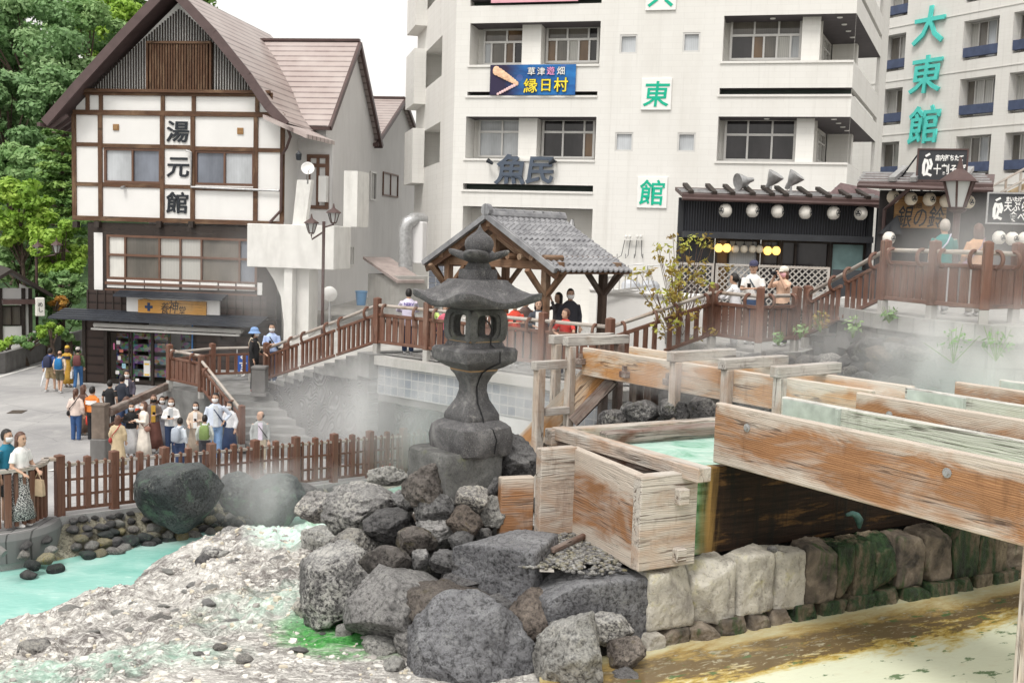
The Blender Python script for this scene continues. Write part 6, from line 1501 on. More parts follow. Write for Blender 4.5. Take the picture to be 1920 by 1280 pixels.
RK = [
 (880, 1228, 240, 195, 11.3, 'rock_slab', 'largest blue grey boulder at the bottom centre of the rock pile'),
 (1064, 1228, 160, 170, 11.1, 'rock_pale', 'pale speckled round boulder at the bottom, right of the largest boulder'),
 (1135, 1178, 92, 62, 11.6, 'rock_light', 'white crusted lumpy rock behind the pale round boulder'),
 (1168, 1222, 70, 72, 11.35, 'rock_brown', 'dark brown rock at the pool edge right of the pale round boulder'),
 (1178, 1272, 62, 36, 11.05, 'rock_dark', 'small dark rock at the bottom edge beside the yellow pool'),
 (738, 1130, 190, 142, 12.0, 'rock_grey', 'smooth grey slanting boulder in the lower left of the rock pile'),
 (856, 1152, 200, 120, 11.85, 'rock_brown', 'long brown grey boulder just above the largest boulder'),
 (1002, 1158, 122, 112, 11.75, 'rock_brown', 'rugged brown boulder between the slate slabs and the pale round boulder'),
 (628, 1092, 150, 175, 12.6, 'rock_light', 'tall grey boulder at the left end of the rock pile'),
 (680, 957, 168, 102, 14.0, 'rock_light', 'wide white crusted boulder at the upper left of the rock pile'),
 (803, 914, 88, 82, 13.0, 'rock_brown', 'dark brown boulder leaning on the lantern pedestal'),
 (813, 955, 80, 68, 12.85, 'rock_dark', 'dark rounded boulder just below the lantern pedestal'),
 (880, 937, 80, 50, 13.0, 'rock_light', 'white crusted rock under the right side of the lantern pedestal'),
 (871, 978, 62, 62, 12.7, 'rock_brown', 'brown boulder between the white crusted rock and the slate slab'),
 (918, 962, 56, 62, 13.1, 'rock_pale', 'pale rock left of the short wooden board'),
 (738, 988, 106, 68, 13.1, 'rock_dark', 'dark boulder below the wide white crusted boulder'),
 (820, 992, 86, 74, 12.85, 'rock_grey', 'flat faced grey rock in the middle of the rock pile'),
 (778, 1013, 82, 62, 12.65, 'rock_brown', 'lumpy brown rock in the middle of the rock pile'),
 (866, 1017, 52, 46, 12.5, 'rock_dark', 'small dark rock against the left face of the slate slab'),
 (722, 1055, 104, 72, 12.4, 'rock_brown', 'rusty brown boulder above the smooth slanting boulder'),
 (788, 1045, 40, 42, 12.45, 'rock_grey', 'small pinkish grey stone right of the rusty brown boulder'),
 (843, 1057, 84, 54, 12.3, 'rock_dark', 'oval dark grey rock left of the slate slab'),
 (873, 1088, 84, 38, 12.15, 'rock_dark', 'low flat dark rock in front of the slate slab'),
 (823, 1103, 44, 26, 12.1, 'rock_brown', 'little brown stone between the slanting boulder and the flat dark rock'),
 (645, 1192, 46, 44, 12.2, 'rock_pale', 'pale stone on the crust below the tall grey boulder'),
 (716, 1214, 78, 46, 11.7, 'rock_pale', 'pale flat stone at the edge of the bright green water'),
 (775, 1205, 62, 66, 11.6, 'rock_grey', 'grey stone wedged left of the largest boulder'),
 (968, 872, 84, 128, 13.75, 'rock_dark', 'tall dark rugged rock to the right of the lantern base'),
 (916, 912, 42, 52, 13.35, 'rock_dark', 'small upright dark rock under the tall rugged rock'),
 (728, 893, 68, 46, 15.4, 'rock_pale', 'pale boulder behind the pile at the right end of the picket fence'),
 (598, 946, 98, 66, 17.0, 'rock_light', 'white speckled dark boulder at the end of the pond bank'),
 (662, 1020, 110, 66, 13.0, 'rock_light', 'streaked grey boulder over the tall grey boulder at the left end'),
 (700, 1120, 60, 60, 12.3, 'rock_dark', 'dark rock squeezed behind the smooth slanting boulder'),
 (935, 1128, 74, 46, 11.95, 'rock_dark', 'dark rock under the slate slab corner'),
 (760, 940, 50, 40, 13.3, 'rock_dark', 'small dark rock left of the brown boulder at the pedestal'),
 (905, 1000, 40, 30, 12.9, 'rock_light', 'small speckled stone beside the pale rock'),
 (740, 1250, 54, 40, 11.2, 'rock_pale', 'small pale stone at the bottom edge by the green water'),
]
for i, (px, py, w, h, d, mt, lb) in enumerate(RK):
 boulder(px, py, w, h, d, mt, 100 + i, lb, sub=5 if max(w, h) > 60 else 4, rough=.22 if 'smooth' not in lb else .1, cuts=17, cutmin=.56, fine=.045 if 'smooth' not in lb else .03)
YW = math.atan2(E1.y, E1.x)
boulder(946, 1068, 150, 118, 12.35, 'rock_slab', 301, 'big split slate slab left of the gravel bed', 'stone_slab', square=40, rough=.05, cuts=4, cutmin=1.0, yaw=-.35, fine=.03, depth=.42)
boulder(1104, 1140, 206, 132, 12.05, 'rock_slab', 302, 'long slate slab at the corner of the stone wall', 'stone_slab', square=40, rough=.05, cuts=4, cutmin=1.0, yaw=.38, fine=.03, depth=.40)
boulder(1050, 1095, 80, 60, 12.25, 'rock_slab', 307, 'small slate block between the two large slabs', 'stone_slab', square=12, rough=.06, cuts=3, cutmin=1.0, yaw=0, depth=.3)
BK = [(335, 933, 140, 122, 20.3, 'rock_green', 'huge heart shaped dark boulder at the pond edge below the picket fence'),
 (444, 927, 78, 74, 21.2, 'rock_green', 'rounded dark boulder right of the heart shaped boulder'),
 (517, 942, 108, 102, 21.3, 'rock_green', 'broad dark boulder at the pond edge, third from the left'),
 (565, 930, 60, 50, 21.8, 'rock_dark', 'dark boulder behind the broad boulder at the fence foot'),
 (433, 1010, 46, 42, 19.4, 'rock_light', 'dark topped stone at the tip of the mineral mound'),
 (472, 1021, 50, 36, 18.9, 'rock_grey', 'low grey stone at the tip of the mineral mound'),
 (398, 1036, 36, 26, 18.4, 'rock_light', 'speckled stone left of the stones at the mound tip'),
 (421, 1041, 24, 22, 18.2, 'rock_pale', 'small white stone among the stones at the mound tip'),
 (384, 1055, 34, 30, 17.7, 'rock_dark', 'small dark stone on the back of the mineral mound'),
 (446, 1046, 34, 22, 18.1, 'rock_pale', 'small flat pale stone among the stones at the mound tip'),
 (610, 1010, 90, 46, 15.6, 'rock_pale', 'white crusted ledge rock beside the pale stream'),
 (65, 1222, 70, 44, 12.6, 'rock_light', 'dark lump of crusted rock near the lower left corner'),
 (338, 1272, 56, 24, 11.4, 'rock_pale', 'flat pale stone at the bottom edge in pale green water'),
 (575, 1140, 50, 34, 12.7, 'rock_light', 'crusted stone left of the tall grey boulder')]
for i, (px, py, w, h, d, mt, lb) in enumerate(BK):
 boulder(px, py, w, h, d, mt, 400 + i, lb, sub=5 if w > 60 else 4, rough=.13 if i < 4 else .2, cuts=8, cutmin=.70, fine=.014 if i < 4 else .035, taper=.42 if i == 0 else .1 if i < 4 else 0)
mats_ = ['rock_green', 'rock_sulphur', 'rock_pale', 'rock_dark', 'rock_green', 'rock_light', 'rock_sulphur']
VAR = [rock_mesh(700 + k, (1, .85, .75), 3, cuts=7, rough=.2) for k in range(8)]
def stone(c, r, mat, label, grp, name='stone', sq=1.0):
 me = VAR[rnd.randrange(8)]
 key = (me.name, mat)
 if key not in STM:
  m2 = me.copy(); m2.materials.append(M[mat]); STM[key] = m2
 o = bpy.data.objects.new(name, STM[key]); COL.objects.link(o); o.location = c; o.scale = (r, r * rnd.uniform(.8, 1.1), r * sq * rnd.uniform(.7, 1.0)); o.rotation_euler = (rnd.uniform(-.3, .3), rnd.uniform(-.3, .3), rnd.uniform(0, 6.28))
 return tag(o, label, 'rock', grp)
STM = {}
def pxof(p):
 v = p - CAM; z = v.dot(CF); return 960 + FPX * v.dot(CR) / z, 640 - FPX * v.dot(CU) / z
k = 0; x = -8.55
while x < -3.4:
 e = street_edge(x); n = V((FB.y - FA.y, -(FB.x - FA.x), 0)).normalized() if x > -8.3 else V((.6, -.8, 0))
 for row in range(5):
  o = .04 + .15 * row + rnd.uniform(-.05, .05); z = street_z(x, e) - .10 - .13 * row
  r = rnd.uniform(.07, .12) + .02 * row
  top = row < 2
  stone(V((x + rnd.uniform(-.08, .08), e, 0)) + n * o + V((0, 0, max(.05, z))), r, 'rock_dark' if top and rnd.random() < .8 else mats_[(k * 5 + row) % 7],
    'dark lava stone in the upper row of the pond bank below the picket fence' if top else 'mossy or sulphur stained stone at the waterline below the picket fence', 'dark stones at the fence foot' if top else 'stained stones along the pond edge', 'bank_stone'); k += 1
 x += rnd.uniform(.14, .2)
tag(grid('pond_bank', lin(-9.2, -2.2, 60), lin(18.0, 26.2, 70), lambda x, y: (street_edge(x) - y) * -.75 + street_z(x, street_edge(x)) - .12 + .06 * fbm(V((x * 3, y * 3, 0))), M['rock_sulphur'], keep=lambda x, y: 0 < street_edge(x) - y < 1.1 and x > -8.25), kind='structure')
n_ = 0;
for t in range(2200):
 x = rnd.uniform(3.2, 10.5); y = rnd.uniform(16.2, 21.8)
 if y < C0.y + (x - C0.x) * E1.y / E1.x + 3.2: continue
 if n_ >= 290: break
 ppx, ppy = pxof(V((x, y, bank_z(x, y))))
 if not (1330 < ppx < 1930 and 590 < ppy < 790): continue
 r = rnd.choice((.12, .16, .18, .2, .24, .28, .33))
 stone(V((x, y, bank_z(x, y) + r * .35)), r, rnd.choice(('rock_far', 'rock_far', 'rock_dark', 'rock_brown', 'rock_light')), 'lava stone in the steaming rubble bank below the upper deck', 'rubble below the upper deck', 'rubble_stone'); n_ += 1
for i, (px, py, w, h, d) in enumerate(((1205, 775, 66, 44, 18.4), (1150, 785, 58, 34, 18.6), (1180, 768, 34, 26, 18.9), (1335, 770, 90, 60, 17.6), (1265, 770, 60, 48, 18.0))):
 boulder(px, py, w, h, d, 'rock_far', 500 + i, 'dark boulder under the far flume, ' + ('rounded, largest by the dark posts', 'low and leftmost', 'small, on top', 'broad, at the right end', 'middle, behind a post')[i], sub=4)
for t in range(120):
 x = rnd.uniform(-2.3, 1.0); y = rnd.uniform(10.6, 14.4)
 if (V((x, y, 0)) - C0).dot(E2) > -.2 and x > .3: continue
 stone(V((x, y, bed_z(x, y) + .03)), rnd.uniform(.07, .22), rnd.choice(('rock_dark', 'rock_brown', 'rock_grey', 'rock_light')), 'small stone wedged between the boulders of the rock pile', 'small stones in the rock pile', 'fill_stone')
gm = MB()
for t in range(9000):
 x = rnd.uniform(-7.5, -.6); y = rnd.uniform(10.6, 20.5)
 if len(gm.f) > 16000: break
 d = shore_dist(x, y)
 if d < .25: continue
 if noise.noise(V((x * .9, y * 1.2, 8))) < rnd.uniform(-.35, .4): continue
 z = mound_z(x, y); r = rnd.choice((.010, .013, .016, .02, .025, .034, .05)) * rnd.uniform(.7, 1.2); n = rnd.randrange(5, 8); tx, ty = rnd.uniform(-.35, .35), rnd.uniform(-.1, .45); a0 = rnd.uniform(0, 6)
 rg = [V((math.cos(a0 + 2 * PI * k / n) * r * rnd.uniform(.7, 1.25), math.sin(a0 + 2 * PI * k / n) * r * rnd.uniform(.6, 1), 0)) for k in range(n)]
 T_ = lambda p, h: V((x + p.x, y + p.y, z + h + p.x * tx + p.y * ty))
 b0 = [T_(p, -.03) for p in rg]; b1 = [T_(p * .9, r * .22 + .006) for p in rg]
 gm.add(b0 + b1, [tuple(range(n, 2 * n))] + [(k, (k + 1) % n, n + (k + 1) % n, n + k) for k in range(n)], rnd.choice((0, 0, 1, 1, 2)))
tag(gm.build('crust_flakes', [plain('flake_pale', (.60, .575, .53), .95, .15, 9, .3), plain('flake_grey', (.33, .31, .29), .95, .25, 9, .3), plain('flake_cream', (.55, .50, .40), .95, .15, 9, .3)]), 'loose pale flakes of mineral crust scattered over the mound', 'mineral flakes', None, 'stuff')
for t in range(46):
 px = rnd.uniform(60, 620); py = rnd.uniform(1040, 1240); p = G(px, py, .5)
 for _ in range(6): p = G(px, py, mound_z(p.x, p.y))
 if shore_dist(p.x, p.y) < .5: continue
 stone(p, rnd.uniform(.05, .17), rnd.choice(('rock_light', 'rock_pale', 'rock_pale', 'rock_grey')), 'crusted stone bedded in the mineral mound beside the pond', 'stones bedded in the mound', 'crusted_stone', .6)
# ------------------------------------------------------------------ stone lantern
m = Mat('lantern_stone'); v = m.obj(False)
b_ = m.noise(v, 3.2, 8, .65, .4); f_ = m.noise(v, 42, 6, .75); sp = m.noise(v, 95, 2, .6)
c = m.ramp(b_, [(.34, (.052, .051, .054)), (.52, (.105, .103, .107)), (.66, (.22, .216, .216))])
c = m.mix(m.ramp(sp, [(.60, 0), (.68, .75)]), c, (.34, .32, .30)); c = m.mix(m.ramp(f_, [(.30, .8), (.48, 0)]), c, (.012, .012, .013))
lc = m.noise(m.scale(v, (1, 1, 1)), 5.5, 7, .7); c = m.mix(m.math('MULTIPLY', m.ramp(lc, [(.60, 0), (.68, 1)]), .55), c, (.36, .35, .33))
h = m.math('ADD', m.math('MULTIPLY', f_, .8), m.math('MULTIPLY', b_, .5))
M['lstone'] = m.done(c, m.ramp(f_, [(.3, .45), (.7, .8)]), m.bump(h, .8, .03), Specular_IOR_Level=.35)
m = Mat('lantern_stone_grey'); v = m.obj(False)
b_ = m.noise(v, 4.0, 8, .65, .4); f_ = m.noise(v, 42, 6, .75)
c = m.ramp(b_, [(.34, (.075, .075, .073)), (.55, (.15, .15, .145)), (.72, (.27, .268, .25))]); c = m.mix(m.ramp(f_, [(.30, .8), (.5, 0)]), c, (.03, .03, .03))
ms = m.noise(v, 2.6, 5, .7); c = m.mix(m.math('MULTIPLY', m.ramp(ms, [(.58, 0), (.70, 1)]), .5), c, (.12, .13, .05))
M['lstone_g'] = m.done(c, .75, m.bump(m.math('ADD', m.math('MULTIPLY', f_, .8), m.math('MULTIPLY', b_, .5)), .8, .03))
LD = 13.5; LB = P(880, 880, LD); LT = P(900, 425, LD)
ax_ = (LT - LB).normalized(); TH = R(38)
lx = V((math.cos(TH), math.sin(TH), 0)); ly = V((-math.sin(TH), math.cos(TH), 0))
lant = thing('stone_lantern', V((LB.x, LB.y, 2.6)), 'tall black stone lantern with wide curved roof and mended crack on a rock pile', 'stone lantern')
def lz_(py):                      # centre of the lantern axis at picture height py
 t = (py - 880) / (425 - 880); return LB.lerp(LT, t)
SC = LD / FPX
def sq_ring(c, h, p=9, n=32, corner=0.0, jit=0.0, seed=0):
 out = []
 for k in range(n):
  a = 2 * PI * k / n; x, y = math.cos(a), math.sin(a); r = (abs(x) ** p + abs(y) ** p) ** (-1 / p)
  q = (abs(math.sin(2 * a))) ** 3
  j = 1 + jit * fbm(V((x * 2, y * 2, seed)), 2)
  out.append(c + lx * (x * r * h * j) + ly * (y * r * h * j) + UPZ * (corner * q))
 return out
def part(name, rings, mat='lstone', smooth=35, cap=True):
 g = MB(); g.rings(rings, cap=cap); o = g.build(name, M[mat], lant, smooth); fix_normals(o.data); return o
def rr_(prof, p=9, n=32, jit=0.0): return [sq_ring(lz_(y), w * SC / 1.40, p, n, cr * SC, jit, i * .7) for i, (y, w, cr) in enumerate(prof)]
pr_ = rr_([(960, 92, 0), (852, 95, 0), (841, 92, 0), (837, 86, 0)], 12, jit=.04); part('pedestal', [[q + V((-.19, -.04, 0)) for q in r] for r in pr_], 'lstone_g')
part('base_slab', rr_([(848, 78, 0), (842, 84, 0), (815, 88, 0), (795, 84, 0), (788, 72, 0), (782, 56, 0)], 7, 40, .07))
part('shaft', rr_([(787, 52, 0), (782, 56, 0), (772, 55, 0), (760, 46, 0), (745, 34, 0), (728, 28, 0), (715, 29, 0), (700, 38, 0), (692, 47, 0), (686, 48, 0), (683, 44, 0)], 12))
part('platform', rr_([(688, 46, 0), (684, 58, 0), (672, 82, 0), (668, 84, 0), (652, 85, 0), (647, 80, 0), (645, 60, 0), (641, 57, 0), (636, 54, 0), (633, 48, 0)], 16))
g = MB(); c0 = lz_(637); c1 = lz_(577); hb = 55 * SC / 1.40
def rrect(w, h, n, p):
 return [(w * math.copysign(abs(math.cos(a)) ** (2 / p), math.cos(a)), h * math.copysign(abs(math.sin(a)) ** (2 / p), math.sin(a))) for a in [2 * PI * (k + .5) / n for k in range(n)]]
cz = (c0 + c1) / 2; hh = (c1.z - c0.z) / 2; N = 32
for fx, fy in ((lx, ly), (ly, -lx), (-lx, -ly), (-ly, lx)):
 def fp(u, w, o):
  return cz + fx * (hb * (1 + .10 * (1 - (w / hh) ** 2)) - o) + fy * u + ax_ * w
 outr = []
 for a in [2 * PI * (k + .5) / N for k in range(N)]:
  ca, sa = math.cos(a), math.sin(a); k_ = 1 / max(abs(ca), abs(sa)); w = hh * sa * k_; outr.append((hb * ca * k_ * (1 + .10 * (1 - (w / hh) ** 2)), w))
 inn_ = rrect(hb * .56, hh * .68, N, 4); rim = rrect(hb * .70, hh * .82, N, 4)
 b0 = [fp(u, w, 0) for u, w in outr]; b1 = [fp(u, w, .0) for u, w in rim]; b1b = [fp(u, w, .03) for u, w in rim]; b2 = [fp(u, w, .045) for u, w in inn_]; b3 = [fp(u, w, .16) for u, w in inn_]
 bo = [fp(u * .78, w * .97, .19) for u, w in outr]
 g.rings([b0, b1, b1b, b2, b3, bo], cap=False)
o = g.build('fire_box', M['lstone_g'], lant, 40)
g = MB(); g.rings([sq_ring(lz_(633), hb * .98, 12), sq_ring(lz_(628), hb * .98, 12)]); g.rings([sq_ring(lz_(584), hb * 1.0, 12), sq_ring(lz_(575), hb * .92, 12)]); g.build('fire_box_plate', M['lstone_g'], lant, 40)
part('roof', [sq_ring(lz_(577), hb * .9, 12, 64)] + [sq_ring(lz_(y), w * SC / 1.40, p, 64, cr * SC, .012, i) for i, (y, w, cr, p) in enumerate([(573, 80, 0, 12), (572, 122, 14, 16), (568, 127, 15, 16), (560, 127, 17, 16), (556, 118, 11, 14), (550, 105, 5, 14), (542, 89, 2, 14), (534, 74, 0, 16), (526, 62, 0, 20), (523, 59, 0, 24), (522, 56, 0, 24), (521.5, 30, 0, 14)])], smooth=50)
part('neck', rr_([(524, 37.5, 0), (522, 38, 0), (505, 37.5, 0), (503.5, 36, 0), (503, 27, 0), (499, 25, 0), (494, 22, 0), (488, 18, 0), (482, 18, 0)], 20))
rg = []
for y, w, lob in ((491, 18, 0), (488, 28, .2), (484, 44, .6), (480, 55, .9), (475, 58, 1), (471, 56, .95), (471, 48, .8), (475, 38, .5), (478, 22, 0)):
 ring = []
 for k in range(48):
  a = 2 * PI * k / 48; l = abs(math.cos(2 * (a - PI / 4))) ; r = w * SC * (1 - lob * .42 * (1 - l)); ring.append(lz_(y) + lx * math.cos(a) * r + ly * math.sin(a) * r + UPZ * (lob * 10 * SC * (l - .5)))
 rg.append(ring)
part('lotus', rg, smooth=50)
rg = []
for y, w in ((481, 12), (476, 18), (468, 25), (459, 27.5), (451, 26.5), (445, 22.5), (439, 15), (434, 8), (428, 3.6), (421, .6)):
 rg.append([lz_(y) + V((math.cos(2 * PI * k / 24), math.sin(2 * PI * k / 24), 0)) * (w * SC) for k in range(24)])
part('finial', rg, smooth=True)
nrm = -ly; g = MB()
ckp = [(880, 575, 1.06), (880, 590, 1.0)]
def face(py, u, w):  # point on the right hand face: u from the near corner (0) to the right corner (1)
 h_ = w * SC / 1.40; return lz_(py) - ly * (h_ + .004) + lx * (-h_ + 2 * h_ * u)
seq = [(592, .36, 57), (600, .50, 58), (612, .58, 59), (628, .58, 57), (640, .58, 57), (648, .62, 70), (652, .62, 84), (672, .62, 86), (684, .50, 62), (692, .42, 49), (705, .40, 36), (720, .34, 30), (735, .36, 32), (750, .36, 40), (765, .42, 52), (778, .46, 57), (786, .46, 60), (795, .55, 84), (815, .60, 90), (840, .58, 88)]
g.tube([face(*q) for q in seq], .010, 6); g.build('mended_crack', M['black'], lant)
g = MB()
for py, w in ((786, 53), (689, 47), (634, 55)):
 g.rings([sq_ring(lz_(py + 1.6), w * SC / 1.40 * 1.015, 12), sq_ring(lz_(py - 1.2), w * SC / 1.40 * 1.015, 12)], cap=False)
g.build('mortar_joint', plain('ochre_mortar', (.34, .22, .12), .9, .2), lant)
# ------------------------------------------------------------------ stone wall under the tank
m = Mat('wall_block_pale'); v = m.obj(); b_ = m.noise(v, 2.2, 8, .65, .4); f_ = m.noise(v, 24, 7, .72); up_ = m.noise(m.scale(v, (2.2, 2.2, .5)), 1.6, 6, .65)
c = m.ramp(b_, [(.32, (.30, .28, .25)), (.52, (.58, .55, .48)), (.70, (.74, .71, .64))]); c = m.mix(m.math('MULTIPLY', m.ramp(up_, [(.56, 0), (.70, 1)]), .85), c, (.10, .085, .075))
c = m.mix(m.math('MULTIPLY', m.ramp(m.noise(v, 3.3, 5, .7), [(.58, 0), (.72, 1)]), .5), c, (.52, .47, .14)); c = m.mix(m.ramp(f_, [(.30, .7), (.46, 0)]), c, (.13, .11, .09))
M['block_pale'] = m.done(c, .85, m.bump(m.math('ADD', f_, b_), 1.0, .04))
m = Mat('wall_block_mossy'); v = m.obj(); b_ = m.noise(m.scale(v, (1.6, 1.6, .45)), 2.4, 8, .65, .4); f_ = m.noise(v, 24, 7, .72)
c = m.ramp(b_, [(.34, (.015, .018, .014)), (.46, (.03, .07, .025)), (.55, (.16, .13, .09)), (.72, (.33, .28, .20))]); c = m.mix(m.ramp(f_, [(.32, .6), (.5, 0)]), c, (.01, .012, .01))
M['block_mossy'] = m.done(c, m.ramp(b_, [(.4, .3), (.6, .85)]), m.bump(m.math('ADD', f_, b_), 1.0, .04))
m = Mat('wall_block_brown'); v = m.obj(); b_ = m.noise(v, 2.4, 8, .65, .4); f_ = m.noise(v, 24, 7, .72)
c = m.ramp(b_, [(.34, (.05, .045, .04)), (.52, (.20, .165, .13)), (.70, (.42, .36, .29))]); c = m.mix(m.math('MULTIPLY', m.ramp(m.noise(m.scale(v, (2, 2, .5)), 2, 5, .7), [(.55, 0), (.66, 1)]), .8), c, (.04, .085, .025))
M['block_brown'] = m.done(c, .8, m.bump(m.math('ADD', f_, b_), 1.0, .04))
sw = thing('stone_wall', C0 + E1 * 3 + V((0, 0, POOL_Z)), 'wall of large rounded stone blocks, white at the left and mossy green further right, under the wooden tank', 'wall')
W0 = G(1212, 1208, 1.53); W0.z = 0
def block(u0, u1, z0, z1, mat, seed, o=0.0):
 hx = (u1 - u0) / 2; c = W0 + E1 * ((u0 + u1) / 2) + E2 * (.22 + o) + V((0, 0, (z0 + z1) / 2)); me = rock_mesh(seed, (hx * 1.0, .26, (z1 - z0) / 2 * 1.02), 5, square=16, rough=.06, cuts=4, cutmin=1.05, yaw=0, fine=.035)
 Rm = Matrix.Rotation(YW, 3, 'Z')
 for v_ in me.vertices: v_.co = Rm @ v_.co
 b = link_mesh('stone_block', me, M[mat], sw, c - wpos(sw)); return b
us = [0.0, .66, 1.26, 1.86, 2.38, 2.92, 3.22, 3.58, 4.02, 4.5, 5.05, 5.6, 6.2, 6.9, 7.6, 8.3, 9.0]
mt_ = ['block_pale', 'block_pale', 'block_pale', 'block_pale', 'block_brown', 'block_mossy', 'block_mossy', 'block_mossy', 'block_brown', 'block_brown', 'block_mossy', 'block_mossy', 'block_brown', 'block_mossy', 'block_mossy', 'block_mossy']
for k in range(16): block(us[k] + .004, us[k + 1] - .004, 1.66 + rnd.uniform(-.04, .03), 2.38 + rnd.uniform(-.05, .03), mt_[k], 800 + k)
u = -.1; k = 0
while u < 9:
 w = rnd.uniform(.26, .55); block(u, u + w - .006, 1.36, 1.69 + rnd.uniform(-.04, .0), 'block_brown' if u < 2.4 and k % 2 else ('block_mossy' if u > 2 else 'block_pale' if k % 3 == 0 else 'block_brown'), 840 + k, -.05 + rnd.uniform(-.04, .04)); u += w; k += 1
g = MB(); a = W0 + E2 * .45; g.prism([a + V((0, 0, 1.3)), a + E1 * 9.5 + V((0, 0, 1.3)), a + E1 * 9.5 + V((0, 0, 2.32)), a + V((0, 0, 2.32))], E2 * .3); g.build('backing', M['rubble_bed'], sw)
tag(link_mesh('small_stone', rock_mesh(77, (.075, .06, .045), 3), M['rock_grey'], None, W0 + E1 * 1.95 + E2 * .12 + V((0, 0, 2.40))), 'small grey stone lying on top of the stone wall by the dark tank', 'rock')
# ------------------------------------------------------------------ wooden tank
ZB = 2.42; ZT_ = 3.51
tank = thing('wooden_tank', C0 + E1 * 1.5 + E2 * 1.2 + V((0, 0, ZB)), 'large wooden hot spring tank of heavy weathered boards holding milky green water', 'water tank')
def board(name, a, b, z0, z1, t, mat, side, par=tank, ch=.012):
 """upright board from a to b (plan), thickness t laid towards side"""
 a = V((a.x, a.y, 0)); b = V((b.x, b.y, 0)); s = V(side).normalized() * (t / 2); g = MB(); zc = (z0 + z1) / 2
 d = b - a; rot = Matrix((d.normalized(), UPZ, d.normalized().cross(UPZ))).transposed()
 g.box((a + b) / 2 + s + UPZ * zc, (d.length, z1 - z0, t), rot, ch); return g.build(name, M[mat], par)
Q0 = G(1196, 1072, ZB); Q0.z = 0
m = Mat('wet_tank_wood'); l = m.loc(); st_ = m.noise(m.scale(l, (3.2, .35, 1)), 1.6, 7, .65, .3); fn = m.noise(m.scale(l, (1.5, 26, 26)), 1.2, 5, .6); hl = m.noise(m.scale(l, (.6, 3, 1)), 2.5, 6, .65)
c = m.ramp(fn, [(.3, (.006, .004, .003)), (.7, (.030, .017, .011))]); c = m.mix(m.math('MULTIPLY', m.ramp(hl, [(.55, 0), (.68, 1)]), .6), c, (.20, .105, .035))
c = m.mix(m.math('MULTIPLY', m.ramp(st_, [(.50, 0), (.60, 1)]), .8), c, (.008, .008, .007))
x, y, z = m.sep(m.geo()); gu = m.math('ADD', m.math('MULTIPLY', x, E1.x), m.math('MULTIPLY', y, E1.y)); g0 = C0.dot(E1)
band = m.math('SUBTRACT', 1.0, m.math('MULTIPLY', m.math('ABSOLUTE', m.math('SUBTRACT', gu, g0 + .98)), 3.4), True)
c = m.mix(m.math('MULTIPLY', m.math('MULTIPLY', band, m.ramp(st_, [(.36, 0), (.5, 1)])), 1.3, True), c, m.ramp(hl, [(.4, (.02, .14, .05)), (.55, (.18, .36, .20)), (.7, (.40, .46, .30))]))
band2 = m.math('SUBTRACT', 1.0, m.math('MULTIPLY', m.math('ABSOLUTE', m.math('SUBTRACT', gu, g0 + 1.25)), 4.5), True)
c = m.mix(m.math('MULTIPLY', m.math('MULTIPLY', band2, m.ramp(st_, [(.40, 0), (.55, 1)])), .9), c, (.34, .21, .07))
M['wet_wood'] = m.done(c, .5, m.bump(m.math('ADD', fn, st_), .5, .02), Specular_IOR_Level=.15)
F0 = C0 + E2 * .16
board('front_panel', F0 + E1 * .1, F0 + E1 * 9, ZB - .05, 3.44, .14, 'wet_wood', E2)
board('corner_board', Q0, Q0 + E1 * .80, ZB, ZT_, .16, 'wood_pale', E2)
SB = G(1068, 836, ZT_); SB.z = 0; sd_ = (SB - Q0).normalized(); sn_ = V((sd_.y, -sd_.x, 0)); sn_ = -sn_ if sn_.x < 0 else sn_
board('side_board', Q0 + E2 * .165 + E1 * .03, SB, ZB - .02, ZT_ - .003, .12, 'wood_flume_p', sn_) if 'wood_flume_p' in M else board('side_board', Q0 + E2 * .165 + E1 * .03, SB, ZB - .02, ZT_ - .003, .12, 'wood_pale2' if 'wood_pale2' in M else 'wood_flume', sn_)
board('wing_board', SB - E1 * .50 - E2 * .02, SB + E1 * .02 - E2 * .02, ZB, ZT_ + .02, .14, 'wood_pale', -E2)
L0 = P(942, 893, 13.0); L1_ = P(1004, 893, 13.15)
wb2 = thing('plank_end', V((L0.x, L0.y, 2.35)), 'short upright orange brown board standing left of the tank', 'board')
board('plank', V((L0.x, L0.y, 0)), V((L1_.x, L1_.y, 0)), 2.30, 3.16, .13, 'wood_flume', E2, wb2)
RN = G(1322, 879, 3.60); RF_ = G(1046, 801, 3.60); RN.z = RF_.z = 0; rdv = (RF_ - RN).normalized()
g = MB(); g.bar(RN + UPZ * 3.53, RF_ + UPZ * 3.53, .21, .17, ch=.012); g.build('rim_beam', M['wood_pale'], tank)
g = MB(); a = RF_ - E1 * .15; g.bar(a + UPZ * 3.475, a + E1 * 3.6 + UPZ * 3.475, .19, .22, ch=.012); g.build('rim_beam', M['wood_pale'], tank)
I0 = G(1130, 812, 3.56); g = MB(); I0.z = 3.50; g.bar(I0, I0 + E1 * 3.2 + UPZ * .02, .20, .16, ch=.025); g.build('inner_beam', M['wood_dark'], tank)
for px, py, d, s in ((1266, 930, 11.95, .19), (1262, 1040, 11.95, .16)):
 c = P(px, py, d); g = MB(); g.bar(c, c + E1 * .14, s, s, ch=.012); g.bar(c + E1 * .05 + E2 * .1, c + E1 * .06 + E2 * .3, s * .8, s * .8); g.build('tenon_block', M['wood_pale'], tank)
tx_ = (F0 - RN).dot(E2) / rdv.dot(E2); XW = RN + rdv * tx_
g = MB(); g.poly([q + UPZ * 3.40 for q in (XW + E2 * .1, XW + E1 * 8 + E2 * .1, RF_ + E1 * 8, RF_)])
